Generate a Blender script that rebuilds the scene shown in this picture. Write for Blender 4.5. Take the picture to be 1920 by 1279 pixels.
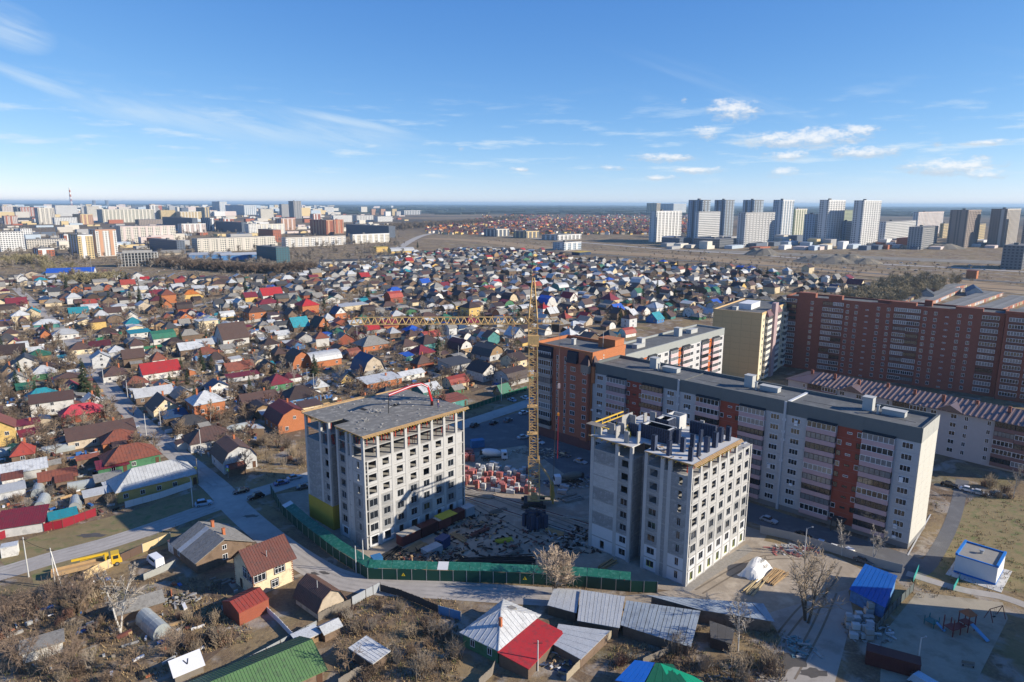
import bpy, math, random
from mathutils import Vector, Matrix
R = random.Random(11)
rad = math.radians
for o in list(bpy.data.objects): bpy.data.objects.remove(o)
sc = bpy.context.scene
COL = sc.collection
# ---------------------------------------------------------------- camera
CAMH, FPX, PITCH, ROLL = 81.0, 1280.0, rad(11.4), 0.0036      # 24 mm lens on a drone 81 m up
_f = Vector((0, math.cos(PITCH), -math.sin(PITCH)))
_u0 = Vector((0, math.sin(PITCH), math.cos(PITCH))); _r0 = Vector((1, 0, 0))
_u = _u0*math.cos(ROLL) - _r0*math.sin(ROLL); _r = _r0*math.cos(ROLL) + _u0*math.sin(ROLL)
cam = bpy.data.cameras.new('camera'); cam.sensor_width = 36; cam.lens = 24; cam.clip_start = 1; cam.clip_end = 120000
camo = bpy.data.objects.new('camera', cam); COL.objects.link(camo)
camo.matrix_world = Matrix(((_r.x, _u.x, -_f.x, 0), (_r.y, _u.y, -_f.y, 0), (_r.z, _u.z, -_f.z, CAMH), (0, 0, 0, 1)))
sc.camera = camo
def ray(px, py): return _f + _r*((px-960)/FPX) - _u*((py-639.5)/FPX)
def G(px, py, z=0.0):                       # survey: where the sight line through a pixel meets height z
    d = ray(px, py); t = (z-CAMH)/d.z
    return Vector((d.x*t, d.y*t, z))
def ppm(px, py):                            # photo pixels per metre there
    return FPX/(G(px, py)-Vector((0, 0, CAMH))).dot(_f)
# ---------------------------------------------------------------- light
SUN_EL, SUN_AZ = rad(24.5), math.atan2(0.987, -0.16)         # azimuth from +Y towards +X
sun = bpy.data.lights.new('sun', 'SUN'); sun.energy = 5.0; sun.angle = rad(0.53); sun.color = (1.0, 0.89, 0.73)
suno = bpy.data.objects.new('sun', sun); COL.objects.link(suno)
_sd = Vector((0.987*math.cos(SUN_EL), -0.16*math.cos(SUN_EL), math.sin(SUN_EL)))
suno.rotation_euler = _sd.to_track_quat('Z', 'Y').to_euler(); suno.location = (300, -60, 300)
sc.view_settings.view_transform = 'Standard'; sc.view_settings.look = 'None'
sc.view_settings.exposure = 0.58; sc.view_settings.gamma = 1; sc.view_settings.use_curve_mapping = False
sc.cycles.use_denoising = True; sc.cycles.max_bounces = 4; sc.cycles.diffuse_bounces = 2; sc.cycles.glossy_bounces = 2
sc.cycles.transmission_bounces = 3; sc.cycles.transparent_max_bounces = 6; sc.cycles.volume_bounces = 0
sc.cycles.caustics_reflective = False; sc.cycles.caustics_refractive = False
world = bpy.data.worlds.new('World'); sc.world = world; world.use_nodes = True; world.cycles.sampling_method = 'MANUAL'; world.cycles.sample_map_resolution = 512
class NT:
    def __init__(s, t): s.t = t; s.n = t.nodes; s.l = t.links
    def put(s, sock, v):
        if hasattr(v, 'is_output') or isinstance(v, bpy.types.NodeSocket): s.l.new(v, sock)
        elif v is not None: sock.default_value = v
    def math(s, op, a, b=None, c=None, clamp=False):
        n = s.n.new('ShaderNodeMath'); n.operation = op; n.use_clamp = clamp
        for i, v in enumerate((a, b, c)):
            if v is not None: s.put(n.inputs[i], v)
        return n.outputs[0]
    def mix(s, fac, a, b, mode='MIX'):
        n = s.n.new('ShaderNodeMix'); n.data_type = 'RGBA'; n.blend_type = mode
        s.put(n.inputs[0], fac); s.put(n.inputs[6], a if not isinstance(a, tuple) else (*a, 1)[:4]); s.put(n.inputs[7], b if not isinstance(b, tuple) else (*b, 1)[:4])
        return n.outputs[2]
    def noise(s, vec, scale, detail=3, rough=0.55, dist=0.0, out='Fac'):
        n = s.n.new('ShaderNodeTexNoise'); s.put(n.inputs['Vector'], vec); n.inputs['Scale'].default_value = scale
        n.inputs['Detail'].default_value = detail; n.inputs['Roughness'].default_value = rough; n.inputs['Distortion'].default_value = dist
        return n.outputs[out]
    def vor(s, vec, scale, out='Color'):
        n = s.n.new('ShaderNodeTexVoronoi'); s.put(n.inputs['Vector'], vec); n.inputs['Scale'].default_value = scale
        return n.outputs[out]
    def ss(s, v, a, b):
        n = s.n.new('ShaderNodeMapRange'); n.interpolation_type = 'SMOOTHSTEP'; s.put(n.inputs[0], v)
        n.inputs[1].default_value = a; n.inputs[2].default_value = b; return n.outputs[0]
    def xyz(s, v): 
        n = s.n.new('ShaderNodeSeparateXYZ'); s.l.new(v, n.inputs[0]); return n.outputs
    def vec(s, x, y, z):
        n = s.n.new('ShaderNodeCombineXYZ')
        for i, v in enumerate((x, y, z)): s.put(n.inputs[i], v)
        return n.outputs[0]
    def coord(s, which='Object'): return s.n.new('ShaderNodeTexCoord').outputs[which]
    def pos(s): return s.n.new('ShaderNodeNewGeometry').outputs['Position']
w = NT(world.node_tree)
for n in list(w.n): w.n.remove(n)
sky = w.n.new('ShaderNodeTexSky'); sky.sky_type = 'NISHITA'; sky.sun_disc = False
sky.sun_elevation = SUN_EL; sky.sun_rotation = SUN_AZ; sky.altitude = 100; sky.air_density = 0.6; sky.dust_density = 0.0; sky.ozone_density = 2.0
gen = w.coord('Generated'); gx, gy, gz = w.xyz(gen)
az = w.math('ARCTAN2', gx, gy); el = w.math('ARCSINE', gz)
ae = w.vec(az, el, 0.0)
n1 = w.noise(w.vec(w.math('MULTIPLY', az, 16), w.math('MULTIPLY', el, 34), 0.0), 3.6, 8, 0.66)
nn = w.math('SUBTRACT', n1, 0.5)
mask = crown = None
#   cumulus: pixel centre and half sizes in the sky
for cx, cy, rx, ry in [(1378, 208, 56, 17), (1356, 196, 26, 9), (1325, 249, 30, 12), (1500, 262, 132, 15), (1600, 247, 46, 11), (1540, 250, 60, 11), (1620, 286, 68, 10),
                       (1246, 296, 66, 8), (1478, 292, 44, 9), (1470, 324, 32, 9), (1780, 314, 82, 13), (1850, 328, 34, 8), (1757, 270, 9, 4), (1852, 267, 38, 4), (1284, 187, 6, 5),
                       (1838, 296, 18, 5), (864, 278, 8, 4), (972, 318, 30, 4), (1240, 334, 40, 5), (1310, 320, 60, 6), (1150, 315, 26, 5)]:
    d = ray(cx, cy).normalized(); a0 = math.atan2(d.x, d.y); e0 = math.asin(d.z); k = 1/FPX*0.86; ry *= 1.35; rx *= 1.05
    dx = w.math('MULTIPLY', w.math('SUBTRACT', az, a0), 1/(rx*k)); dy = w.math('MULTIPLY', w.math('SUBTRACT', el, e0), 1/(ry*k))
    m = w.math('SUBTRACT', 1.0, w.math('ADD', w.math('MULTIPLY', dx, dx), w.math('MULTIPLY', dy, dy)))
    m = w.math('MULTIPLY', m, min(1.0, 0.45+rx/130))
    m = w.math('MAXIMUM', m, -1.2)
    mask = m if mask is None else w.math('MAXIMUM', mask, m)
    if rx > 20:                                                # sunlit crown of the cloud, above its flat grey base
        q = w.math('SUBTRACT', dy, .45); q = w.math('SUBTRACT', .8, w.math('ADD', w.math('MULTIPLY', dx, dx), w.math('MULTIPLY', q, q)))
        crown = q if crown is None else w.math('MAXIMUM', crown, q)
cum = w.ss(w.math('ADD', mask, w.math('MULTIPLY', nn, 3.4)), -0.15, 1.25)
#   fair weather scraps low over the horizon all round and thin cirrus
n2 = w.noise(w.vec(w.math('MULTIPLY', az, 9), w.math('MULTIPLY', el, 60), 3.0), 1.3, 5, 0.6)
low = w.math('MULTIPLY', w.ss(n2, 0.50, 0.74), w.math('MULTIPLY', w.ss(el, 0.015, 0.05), w.math('SUBTRACT', 1.0, w.ss(el, 0.07, 0.17))))
rot = w.vec(w.math('ADD', w.math('MULTIPLY', az, 3.0), w.math('MULTIPLY', el, 6.0)), w.math('ADD', w.math('MULTIPLY', el, 11), w.math('MULTIPLY', az, 3.6)), 1.7)
n3 = w.noise(rot, 1.15, 7, 0.62, 0.35)
cir = w.math('MULTIPLY', w.ss(n3, 0.55, 0.9), w.math('MULTIPLY', w.ss(el, 0.02, 0.10), w.math('SUBTRACT', 1.0, w.ss(el, 0.11, 0.24))))
streak = None
for cx, cy, rx, ry, an in [(100, 165, 150, 15, .33), (230, 205, 130, 26, .2), (520, 238, 330, 40, .08), (20, 50, 70, 40, .3), (650, 228, 170, 12, .16)]:
    d = ray(cx, cy).normalized(); a0 = math.atan2(d.x, d.y); e0 = math.asin(d.z); k = .86/FPX; ca_, sa_ = math.cos(an), math.sin(an)
    da, de = w.math('SUBTRACT', az, a0), w.math('SUBTRACT', el, e0)
    x_ = w.math('MULTIPLY', w.math('SUBTRACT', w.math('MULTIPLY', da, ca_), w.math('MULTIPLY', de, sa_)), 1/(rx*k)); y_ = w.math('MULTIPLY', w.math('ADD', w.math('MULTIPLY', da, sa_), w.math('MULTIPLY', de, ca_)), 1/(ry*k))
    m = w.math('MAXIMUM', 0.0, w.math('SUBTRACT', 1.0, w.math('ADD', w.math('MULTIPLY', x_, x_), w.math('MULTIPLY', y_, y_))))
    streak = m if streak is None else w.math('MAXIMUM', streak, m)
n4 = w.noise(w.vec(w.math('ADD', w.math('MULTIPLY', az, 5.0), w.math('MULTIPLY', el, 4.0)), w.math('ADD', w.math('MULTIPLY', el, 30), w.math('MULTIPLY', az, 7.0)), .4), 1.5, 7, .62, .4)
cir = w.math('MAXIMUM', cir, w.math('MULTIPLY', streak, w.ss(n4, .28, .75)))
thin = w.math('MAXIMUM', w.math('MULTIPLY', low, 0.7), w.math('MULTIPLY', cir, 0.58))
sr, sg, sb = w.xyz(sky.outputs[0])                            # the camera's vivid colour rendering of the clear sky, the same all over
skyc = w.vec(w.math('MULTIPLY', w.math('POWER', w.math('MULTIPLY', sr, .1), 1.14), 9.0), w.math('MULTIPLY', w.math('POWER', w.math('MULTIPLY', sg, .1), .80), 7.6), w.math('MULTIPLY', w.math('POWER', w.math('MULTIPLY', sb, .1), .48), 7.9))
c1 = w.mix(thin, skyc, (4.9, 5.8, 6.5))
shade = w.mix(w.ss(w.math('ADD', crown, w.math('MULTIPLY', nn, 2.2)), -.1, .8), (4.0, 4.6, 5.3), (6.6, 6.65, 6.7))
c2 = w.mix(w.math('MULTIPLY', cum, 0.84), c1, shade)
bg = w.n.new('ShaderNodeBackground'); w.l.new(c2, bg.inputs[0]); bg.inputs[1].default_value = 0.10
wo = w.n.new('ShaderNodeOutputWorld'); w.l.new(bg.outputs[0], wo.inputs[0])
# ---------------------------------------------------------------- materials
MATS = {}
def mat(name, col, rough=0.8, var=0.18, scale=0.6, bump=0.0, bscale=8.0, metal=0.0, spec=0.3, kind=None, col2=None, p=None):
    if name in MATS: return MATS[name]
    m = bpy.data.materials.new(name); m.use_nodes = True; MATS[name] = m
    t = NT(m.node_tree); b = t.n['Principled BSDF']
    b.inputs['Roughness'].default_value = rough; b.inputs['Metallic'].default_value = metal
    b.inputs['Specular IOR Level'].default_value = spec
    co = t.coord('Object')
    if kind == 'roofmetal' or kind == 'house':          # every house a shade of its own
        oi = t.n.new('ShaderNodeObjectInfo').outputs['Random']
    a = t.noise(co, scale, 4, 0.6); f2 = t.noise(co, scale*7.3, 3, 0.6)
    k = t.math('ADD', t.math('MULTIPLY', t.math('SUBTRACT', a, 0.5), 2.0*var), t.math('MULTIPLY', t.math('SUBTRACT', f2, 0.5), 1.1*var))
    if kind in ('roofmetal', 'house'):
        k = t.math('ADD', k, t.math('MULTIPLY', t.math('SUBTRACT', oi, 0.5), 0.35))
    f = t.math('ADD', 1.0, k)
    base = t.mix(1.0, (*col, 1), t.vec(f, f, f), 'MULTIPLY')
    if col2: base = t.mix(t.ss(t.noise(co, scale*1.7, 5, 0.65), 0.48, 0.68), base, (*col2, 1))
    height = None
    if kind in ('brick', 'block'):
        x, y, z = t.xyz(co); bt = t.n.new('ShaderNodeTexBrick')
        t.l.new(t.vec(t.math('ADD', x, y), z, 0.0), bt.inputs[0])
        bw, bh, mo = p or ((0.5, 0.15, 0.02) if kind == 'brick' else (0.6, 0.25, 0.025))
        bt.inputs['Scale'].default_value = 1.0; bt.inputs['Mortar Size'].default_value = mo
        bt.inputs['Brick Width'].default_value = bw; bt.inputs['Row Height'].default_value = bh
        bt.inputs['Color1'].default_value = (1, 1, 1, 1); bt.inputs['Color2'].default_value = (0.86, 0.86, 0.86, 1)
        bt.inputs['Mortar'].default_value = (1.35, 1.3, 1.25, 1) if kind == 'brick' else (0.78, 0.78, 0.78, 1)
        base = t.mix(1.0, base, bt.outputs[0], 'MULTIPLY')
    if kind in ('roofmetal', 'sheet', 'slate'):
        x, y, z = t.xyz(co); st = t.noise(t.vec(t.math('MULTIPLY', x, 5), t.math('MULTIPLY', y, 5), t.math('MULTIPLY', z, .3)), 1.0, 2)
        base = t.mix(t.math('MULTIPLY', t.ss(st, .45, .75), .38), base, (0.12, 0.10, 0.09, 1))
    t.l.new(base, b.inputs['Base Color'])
    if bump > 0:
        bn = t.n.new('ShaderNodeBump'); bn.inputs['Strength'].default_value = bump; bn.inputs['Distance'].default_value = 0.1
        t.l.new(t.noise(co, bscale, 4, 0.6), bn.inputs['Height']); t.l.new(bn.outputs[0], b.inputs['Normal'])
    if rough < 0.6:
        rr = t.math('ADD', rough-0.08, t.math('MULTIPLY', a, 0.2)); t.l.new(rr, b.inputs['Roughness'])
    return m
ROOF = {'red': (.36, .02, .025), 'crimson': (.17, .018, .034), 'maroon': (.085, .014, .022), 'brown': (.085, .05, .042), 'dark brown': (.042, .028, .026),
        'grey slate': (.23, .225, .21), 'galvanised': (.47, .49, .50), 'blue': (.012, .085, .42), 'navy': (.015, .05, .12), 'turquoise': (.015, .23, .29),
        'green': (.02, .13, .08), 'rust': (.20, .065, .04), 'brick red': (.30, .05, .035), 'charcoal': (.05, .053, .058), 'orange': (.42, .13, .02), 'pink': (.50, .05, .07)}
WALL = {'white': (.60, .59, .56), 'cream': (.62, .52, .35), 'yellow': (.60, .42, .15), 'orange brick': (.38, .145, .065), 'red brick': (.25, .075, .045),
        'timber': (.17, .12, .085), 'grey': (.36, .36, .355), 'green': (.06, .17, .09), 'teal': (.07, .22, .21), 'blue': (.08, .2, .42), 'beige': (.45, .38, .29), 'pale grey': (.52, .53, .53), 'dark timber': (.07, .05, .04), 'log': (.30, .2, .11)}
def rmat(c):
    if c == 'grey slate': return mat('roof '+c, ROOF[c], .9, .3, .9, .3, 6, kind='slate', col2=(.15, .145, .135))
    if c == 'galvanised': return mat('roof '+c, ROOF[c], .55, .2, .35, .08, 4, metal=.08, kind='roofmetal', col2=(.36, .37, .375))
    return mat('roof '+c, ROOF[c], .55, .2, .5, .06, 6, kind='roofmetal', col2=tuple(v*.58+.02 for v in ROOF[c]))
def wmat(c):
    if 'brick' in c: return mat('wall '+c, WALL[c], .9, .15, .7, .1, 6, kind='brick')
    return mat('wall '+c, WALL[c], .88, .24, .5, .15, 8, kind='house', col2=tuple(v*.7 for v in WALL[c]))
WHITE = mat('white paint', (.72, .73, .74), .5, .08)
GLASS = mat('window glass', (.018, .022, .028), .08, .3, .4, spec=.9)
DARK = mat('dark void', (.012, .012, .014), .9, .1)
CONC = mat('raw concrete', (.34, .335, .32), .9, .22, .5, .15, 3, col2=(.26, .26, .25))
CONCL = mat('pale concrete', (.50, .50, .485), .9, .16, .5, .12, 4)
ALU = mat('galvanised metal', (.45, .47, .48), .4, .12, metal=.5)
WOOD = mat('raw timber', (.40, .27, .14), .85, .3, 1.2, .2, 6)
OLDWOOD = mat('weathered timber', (.21, .185, .155), .95, .3, 1.0, .3, 6)
RUSTM = mat('rusty steel', (.13, .05, .04), .75, .3, .8, .1, 6)
BRICKO = mat('chimney brick', (.38, .13, .06), .9, .2, 2, kind='brick')
# ---------------------------------------------------------------- mesh building
class MB:
    def __init__(s): s.v = []; s.f = []; s.m = []
    def face(s, pts, m=0):
        n = len(s.v); s.v += [tuple(p) for p in pts]; s.f.append(tuple(range(n, n+len(pts)))); s.m.append(m)
    def hexa(s, c, m=0):                       # 8 corners: bottom ring then top ring, anticlockwise
        n = len(s.v); s.v += [tuple(p) for p in c]
        for q in ((3, 2, 1, 0), (4, 5, 6, 7), (0, 1, 5, 4), (1, 2, 6, 5), (2, 3, 7, 6), (3, 0, 4, 7)):
            s.f.append(tuple(n+i for i in q)); s.m.append(m)
    def box(s, x0, y0, z0, x1, y1, z1, m=0):
        s.hexa([(x0, y0, z0), (x1, y0, z0), (x1, y1, z0), (x0, y1, z0), (x0, y0, z1), (x1, y0, z1), (x1, y1, z1), (x0, y1, z1)], m)
    def bar(s, p, q, w, h=None, m=0):
        p, q = Vector(p), Vector(q); h = h or w; d = (q-p)
        if d.length < 1e-6: return
        d.normalize(); a = d.cross(Vector((0, 0, 1)))
        if a.length < 1e-3: a = Vector((1, 0, 0))
        a.normalize(); b = a.cross(d); a *= w/2; b *= h/2
        s.hexa([p-a-b, p+a-b, q+a-b, q-a-b, p-a+b, p+a+b, q+a+b, q-a+b], m)
    def cyl(s, p, q, r0, r1=None, n=8, m=0, caps=True):
        p, q = Vector(p), Vector(q); r1 = r0 if r1 is None else r1
        d = (q-p).normalized(); a = d.cross(Vector((0.3, 0.9, 0.1)) if abs(d.z) < .9 else Vector((1, 0, 0))).normalized(); b = d.cross(a)
        i0 = len(s.v)
        for c, r in ((p, r0), (q, r1)):
            for i in range(n):
                t = 2*math.pi*i/n; s.v.append(tuple(c+a*(r*math.cos(t))+b*(r*math.sin(t))))
        for i in range(n):
            j = (i+1) % n; s.f.append((i0+i, i0+j, i0+n+j, i0+n+i)); s.m.append(m)
        if caps:
            s.f.append(tuple(i0+i for i in reversed(range(n)))); s.m.append(m)
            s.f.append(tuple(i0+n+i for i in range(n))); s.m.append(m)
    def prism(s, poly, z0, z1, m=0):           # plan polygon, anticlockwise
        n = len(poly); i0 = len(s.v)
        s.v += [(x, y, z0) for x, y in poly]+[(x, y, z1) for x, y in poly]
        s.f.append(tuple(i0+i for i in reversed(range(n)))); s.m.append(m)
        s.f.append(tuple(i0+n+i for i in range(n))); s.m.append(m)
        for i in range(n):
            j = (i+1) % n; s.f.append((i0+i, i0+j, i0+n+j, i0+n+i)); s.m.append(m)
    def mesh(s, name, mats, smooth=False):
        me = bpy.data.meshes.new(name); me.from_pydata(s.v, [], s.f)
        if not isinstance(mats, (list, tuple)): mats = [mats]
        for m in mats: me.materials.append(m)
        if len(mats) > 1: me.polygons.foreach_set('material_index', s.m)
        if smooth: me.polygons.foreach_set('use_smooth', [True]*len(s.f))
        me.update(); return me
    def build(s, name, mats, parent=None, loc=(0, 0, 0), rz=0.0, smooth=False): return ob(name, s.mesh(name, mats, smooth), parent, loc, rz)
def ob(name, me, parent=None, loc=(0, 0, 0), rz=0.0):
    o = bpy.data.objects.new(name, me); COL.objects.link(o); o.location = loc; o.rotation_euler = (0, 0, rz)
    if parent: o.parent = parent
    return o
def tag(o, label=None, cat=None, group=None, kind=None):
    if label: o['label'] = label
    if cat: o['category'] = cat
    if group: o['group'] = group
    if kind: o['kind'] = kind
    return o
def thing(name, label, cat, loc=(0, 0, 0), rz=0.0, group=None):
    o = bpy.data.objects.new(name, None); COL.objects.link(o); o.empty_display_size = .5
    o.location = loc; o.rotation_euler = (0, 0, rz); return tag(o, label, cat, group)
def copy_tree(o, parent=None, loc=None, rz=None):
    c = o.copy(); COL.objects.link(c); c.parent = parent
    if loc is not None: c.location = loc
    if rz is not None: c.rotation_euler = (0, 0, rz)
    for ch in o.children: copy_tree(ch, c)
    return c
MC = {}
def cached(key, fn):
    if key not in MC: MC[key] = fn()
    return MC[key]
# a window facing -Y, foot at the origin: frame mesh and pane mesh
def win_meshes(wd, ht, mull=1, frame=None, sash=0):
    frame = frame or WHITE
    def mk():
        a, b = MB(), MB(); t = .07
        a.box(-wd/2-.02, -.07, -.02, wd/2+.02, .02, t); a.box(-wd/2-.02, -.07, ht-t, wd/2+.02, .02, ht+.02)
        for i in range(mull+2):
            x = -wd/2+wd*i/(mull+1); x = min(max(x, -wd/2+t/2-.02), wd/2-t/2+.02); a.box(x-t/2, -.068, t, x+t/2, .02, ht-t)
        if sash: a.box(-wd/2+.08, -.066, ht*.66, wd/2-.08, .02, ht*.66+.07)
        b.box(-wd/2+.05, -.03, .05, wd/2-.05, .02, ht-.05)
        return a.mesh('window', frame), b.mesh('pane', GLASS)
    return cached(('w', wd, ht, mull, frame.name, sash), mk)
def window(parent, x, y, z, rz, wd=1.3, ht=1.4, mull=1, frame=None, sash=0):
    a, b = win_meshes(wd, ht, mull, frame, sash); o = ob('window', a, parent, (x, y, z), rz); ob('pane', b, o); return o
FACE = {'-y': 0.0, '-x': -math.pi/2, '+x': math.pi/2, '+y': math.pi}
# ---------------------------------------------------------------- roofs
def profile_roof(mb, prof, l0, l1, axis, th=.16, m=0):
    n = len(prof); P = (lambda s, l, z: (l, s, z)) if axis == 'x' else (lambda s, l, z: (-s, l, z))
    for i in range(n-1):
        (s0, z0), (s1, z1) = prof[i], prof[i+1]
        mb.hexa([P(s0, l1, z0-th), P(s0, l0, z0-th), P(s1, l0, z1-th), P(s1, l1, z1-th), P(s0, l1, z0), P(s0, l0, z0), P(s1, l0, z1), P(s1, l1, z1)], m)
def roof_parts(kind, w, d, h, rise, ridge, ov, ribs=0.0):
    """roof shell and the wall pieces (gables) it needs; centred on the origin"""
    r, g = MB(), MB(); L = w if ridge == 'x' else d; S = d if ridge == 'x' else w
    P = (lambda s, l, z: (l, s, z)) if ridge == 'x' else (lambda s, l, z: (-s, l, z))
    if kind in ('gable', 'gambrel', 'arch', 'shed'):
        if kind == 'gable': pr = [(-S/2, h), (0, h+rise), (S/2, h)]
        elif kind == 'gambrel': pr = [(-S/2, h), (-S*.34, h+rise*.62), (0, h+rise), (S*.34, h+rise*.62), (S/2, h)]
        elif kind == 'arch': pr = [(-S/2*math.cos(math.pi*i/8), h+rise*math.sin(math.pi*i/8)) for i in range(9)]
        else: pr = [(-S/2, h+.02), (S/2, h+rise)]
        for l in (-L/2+.02, L/2-.02):
            g.face([P(s, l, z-.12) for s, z in (pr if (l > 0) == (ridge == 'y') else pr[::-1])]+([P(S/2, l, h-.2), P(-S/2, l, h-.2)] if kind == 'shed' and ((l > 0) == (ridge == 'y')) else ([P(-S/2, l, h-.2), P(S/2, l, h-.2)] if kind == 'shed' else [])))
        if kind == 'shed': g.face([P(S/2-.02, -L/2, h-.2), P(S/2-.02, L/2, h-.2), P(S/2-.02, L/2, h+rise-.12), P(S/2-.02, -L/2, h+rise-.12)])
        a, b = pr[0], pr[1]; k = (b[1]-a[1])/max(.01, (b[0]-a[0])); q = list(pr)
        q[0] = (a[0]-ov, a[1]-ov*min(k, 1.2)); a, b = pr[-1], pr[-2]
        k2 = (a[1]-b[1])/max(.01, (a[0]-b[0])); q[-1] = (a[0]+ov, a[1]+ov*max(k2, -1.2))
        profile_roof(r, q, -L/2-ov, L/2+ov, ridge)
        if ribs:
            nl = max(1, int((L+2*ov)/ribs))
            for i in range(nl+1):
                l = -L/2-ov+.04+(L+2*ov-.08)*i/nl
                for (s0, z0), (s1, z1) in zip(q[:-1], q[1:]): r.bar(P(s0, l, z0+.01), P(s1, l, z1+.01), .06, .09)
    elif kind == 'hip':
        x, y = w/2+ov, d/2+ov; e = h-.15; t = h+rise
        rl = max(0.0, (L-S)/2)
        A = [(-x, -y, e), (x, -y, e), (x, y, e), (-x, y, e)]
        if ridge == 'x': p, q = (-rl, 0, t), (rl, 0, t)
        else: p, q = (0, -rl, t), (0, rl, t)
        if rl < .05:
            for i in range(4): r.face([A[i], A[(i+1) % 4], (0, 0, t)])
        elif ridge == 'x': r.face([A[0], A[1], q, p]); r.face([A[1], A[2], q]); r.face([A[2], A[3], p, q]); r.face([A[3], A[0], p])
        else: r.face([A[0], A[1], p]); r.face([A[1], A[2], q, p]); r.face([A[2], A[3], q]); r.face([A[3], A[0], p, q])
        r.face([(c[0], c[1], e-.12) for c in A[::-1]])
        for i in range(4): j = (i+1) % 4; r.face([(A[i][0], A[i][1], e-.12), (A[j][0], A[j][1], e-.12), A[j], A[i]])
        for c, rg in zip(A, (p, q, q, p) if ridge == 'x' else (p, p, q, q)): r.bar((c[0], c[1], c[2]+.03), (rg[0], rg[1], rg[2]+.03), .18, .08)
        if rl > .05: r.bar((p[0], p[1], t+.03), (q[0], q[1], t+.03), .2, .08)
        if ribs:
            run = y if ridge == 'x' else x; hl = x if ridge == 'x' else y; k = (t-e)/run
            for sgn in (-1, 1):
                nl = int(2*hl/ribs)
                for i in range(1, nl):
                    l = -hl+2*hl*i/nl; top = run if abs(l) <= rl else run*max(0, (hl-abs(l))/(hl-rl))
                    if top < .4: continue
                    s0, s1 = sgn*run, sgn*(run-top)
                    r.bar(P(s0, l, e+.02), P(s1, l, e+k*top+.02), .06, .08)
                nl = int(2*run/ribs)
                for i in range(1, nl):
                    s = -run+2*run*i/nl; top = (hl-rl)*(1-abs(s)/run)
                    if top < .4: continue
                    r.bar(P(s, sgn*hl, e+.02), P(s, sgn*(hl-top), e+(t-e)*top/(hl-rl)+.02), .06, .08)
    else:
        r.box(-w/2-ov, -d/2-ov, h, w/2+ov, d/2+ov, h+.2)
    return r, g
USED_AT = []            # (x, y, radius) of what stands on the ground, so that fill-in keeps clear
def house(pos, w, d, h, roof, rise, rc, wc, rz, ridge='x', ov=.45, label=None, group=None, cat='house', name='house', win=1, chim=0, ribs=0.0, gable=None, base=None, floors=1, chim_m=None, door=True, wins=None, frame=None, annex=None):
    t = thing(name, label, cat, (pos[0], pos[1], 0), rz, group)
    r, g = roof_parts(roof, w, d, h, rise, ridge, ov, ribs)
    wl = MB(); wl.box(-w/2, -d/2, -.3, w/2, d/2, h-.02); 
    if gable and g.f: g.build('gable', wmat(gable), t)
    else:
        n = len(wl.v); wl.v += g.v; wl.f += [tuple(i+n for i in f) for f in g.f]; wl.m += g.m
    wl.build('wall', wmat(wc), t)
    if base:
        b = MB(); b.box(-w/2-.05, -d/2-.05, -.3, w/2+.05, d/2+.05, .55); b.build('plinth', wmat(base), t)
    ro = r.build('roof', rmat(rc), t)
    for i in range(chim):
        c = MB(); cx, cy = (w*(.22-.45*i), d*.12) if ridge == 'x' else (w*.12, d*(.22-.45*i)); zt = h+rise*(1.0 if roof != 'flat' else .2)
        c.box(cx-.3, cy-.3, h+rise*.25, cx+.3, cy+.3, zt+.7); c.box(cx-.36, cy-.36, zt+.7, cx+.36, cy+.36, zt+.85); c.build('chimney', chim_m or BRICKO, ro)
    if wins:
        for (fc, u, z, ww, hh, mu) in wins:
            if fc in ('-y', '+y'): window(t, u, (-d/2 if fc == '-y' else d/2), z, FACE[fc], ww, hh, mu, frame)
            else: window(t, (-w/2 if fc == '-x' else w/2), u, z, FACE[fc], ww, hh, mu, frame)
    elif win:
        for fc, ln in (('-y', w), ('-x', d), ('+x', d)):
            n = max(1, int(ln/4.2)) if fc != '+x' else 1
            for fl in range(floors):
                z = .95+fl*2.75
                if z+1.4 > h: continue
                for i in range(n):
                    u = -ln/2+ln*(i+.5)/n
                    if (door and fl == 0 and fc == '-y' and i == n-1 and n > 1) or R.random() < .18: continue
                    if fc == '-y': window(t, u, -d/2, z, 0, 1.15, 1.3)
                    else: window(t, (-w/2 if fc == '-x' else w/2), u, z, FACE[fc], 1.15, 1.3)
            if roof in ('gable', 'gambrel') and rise > 2.4 and ((ridge == 'y') == (fc == '-y')) and fc != '+x':
                if fc == '-y': window(t, 0, -d/2+.02, h+rise*.12, 0, 1.0, 1.1)
                else: window(t, -w/2+.02, 0, h+rise*.12, FACE[fc], 1.0, 1.1)
    if door and win:
        dm = cached('doormesh', lambda: (lambda m: (m.box(-.5, -.06, 0, .5, .02, 2.05), m)[1])(MB()).mesh('door', mat('brown door', (.10, .05, .03), .6)))
        ob('door', dm, t, (w/2-.9, -d/2, .1), 0)
    if annex:                                                  # lower extension with a roof of its own
        aw, ad, ah, arc, side = annex; r2, g2 = roof_parts('shed', aw, ad, ah, .8, 'x', .25, ribs); w2 = MB(); w2.box(-aw/2, -ad/2, -.3, aw/2, ad/2, ah-.02); n = len(w2.v); w2.v += g2.v; w2.f += [tuple(i+n for i in f) for f in g2.f]; w2.m += g2.m
        loc, rr = {'-y': ((R.uniform(-.2, .2)*w, -d/2-ad/2+.05, 0), 0), '-x': ((-w/2-ad/2+.05, R.uniform(-.2, .2)*d, 0), -math.pi/2), '+x': ((w/2+ad/2-.05, R.uniform(-.2, .2)*d, 0), math.pi/2)}[side]
        o = w2.build('annex', wmat(wc if R.random() < .5 else 'timber'), t, loc, rr); r2.build('annex_roof', rmat(arc), o)
    USED_AT.append((pos[0], pos[1], max(w, d)*.62))
    return t
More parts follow.
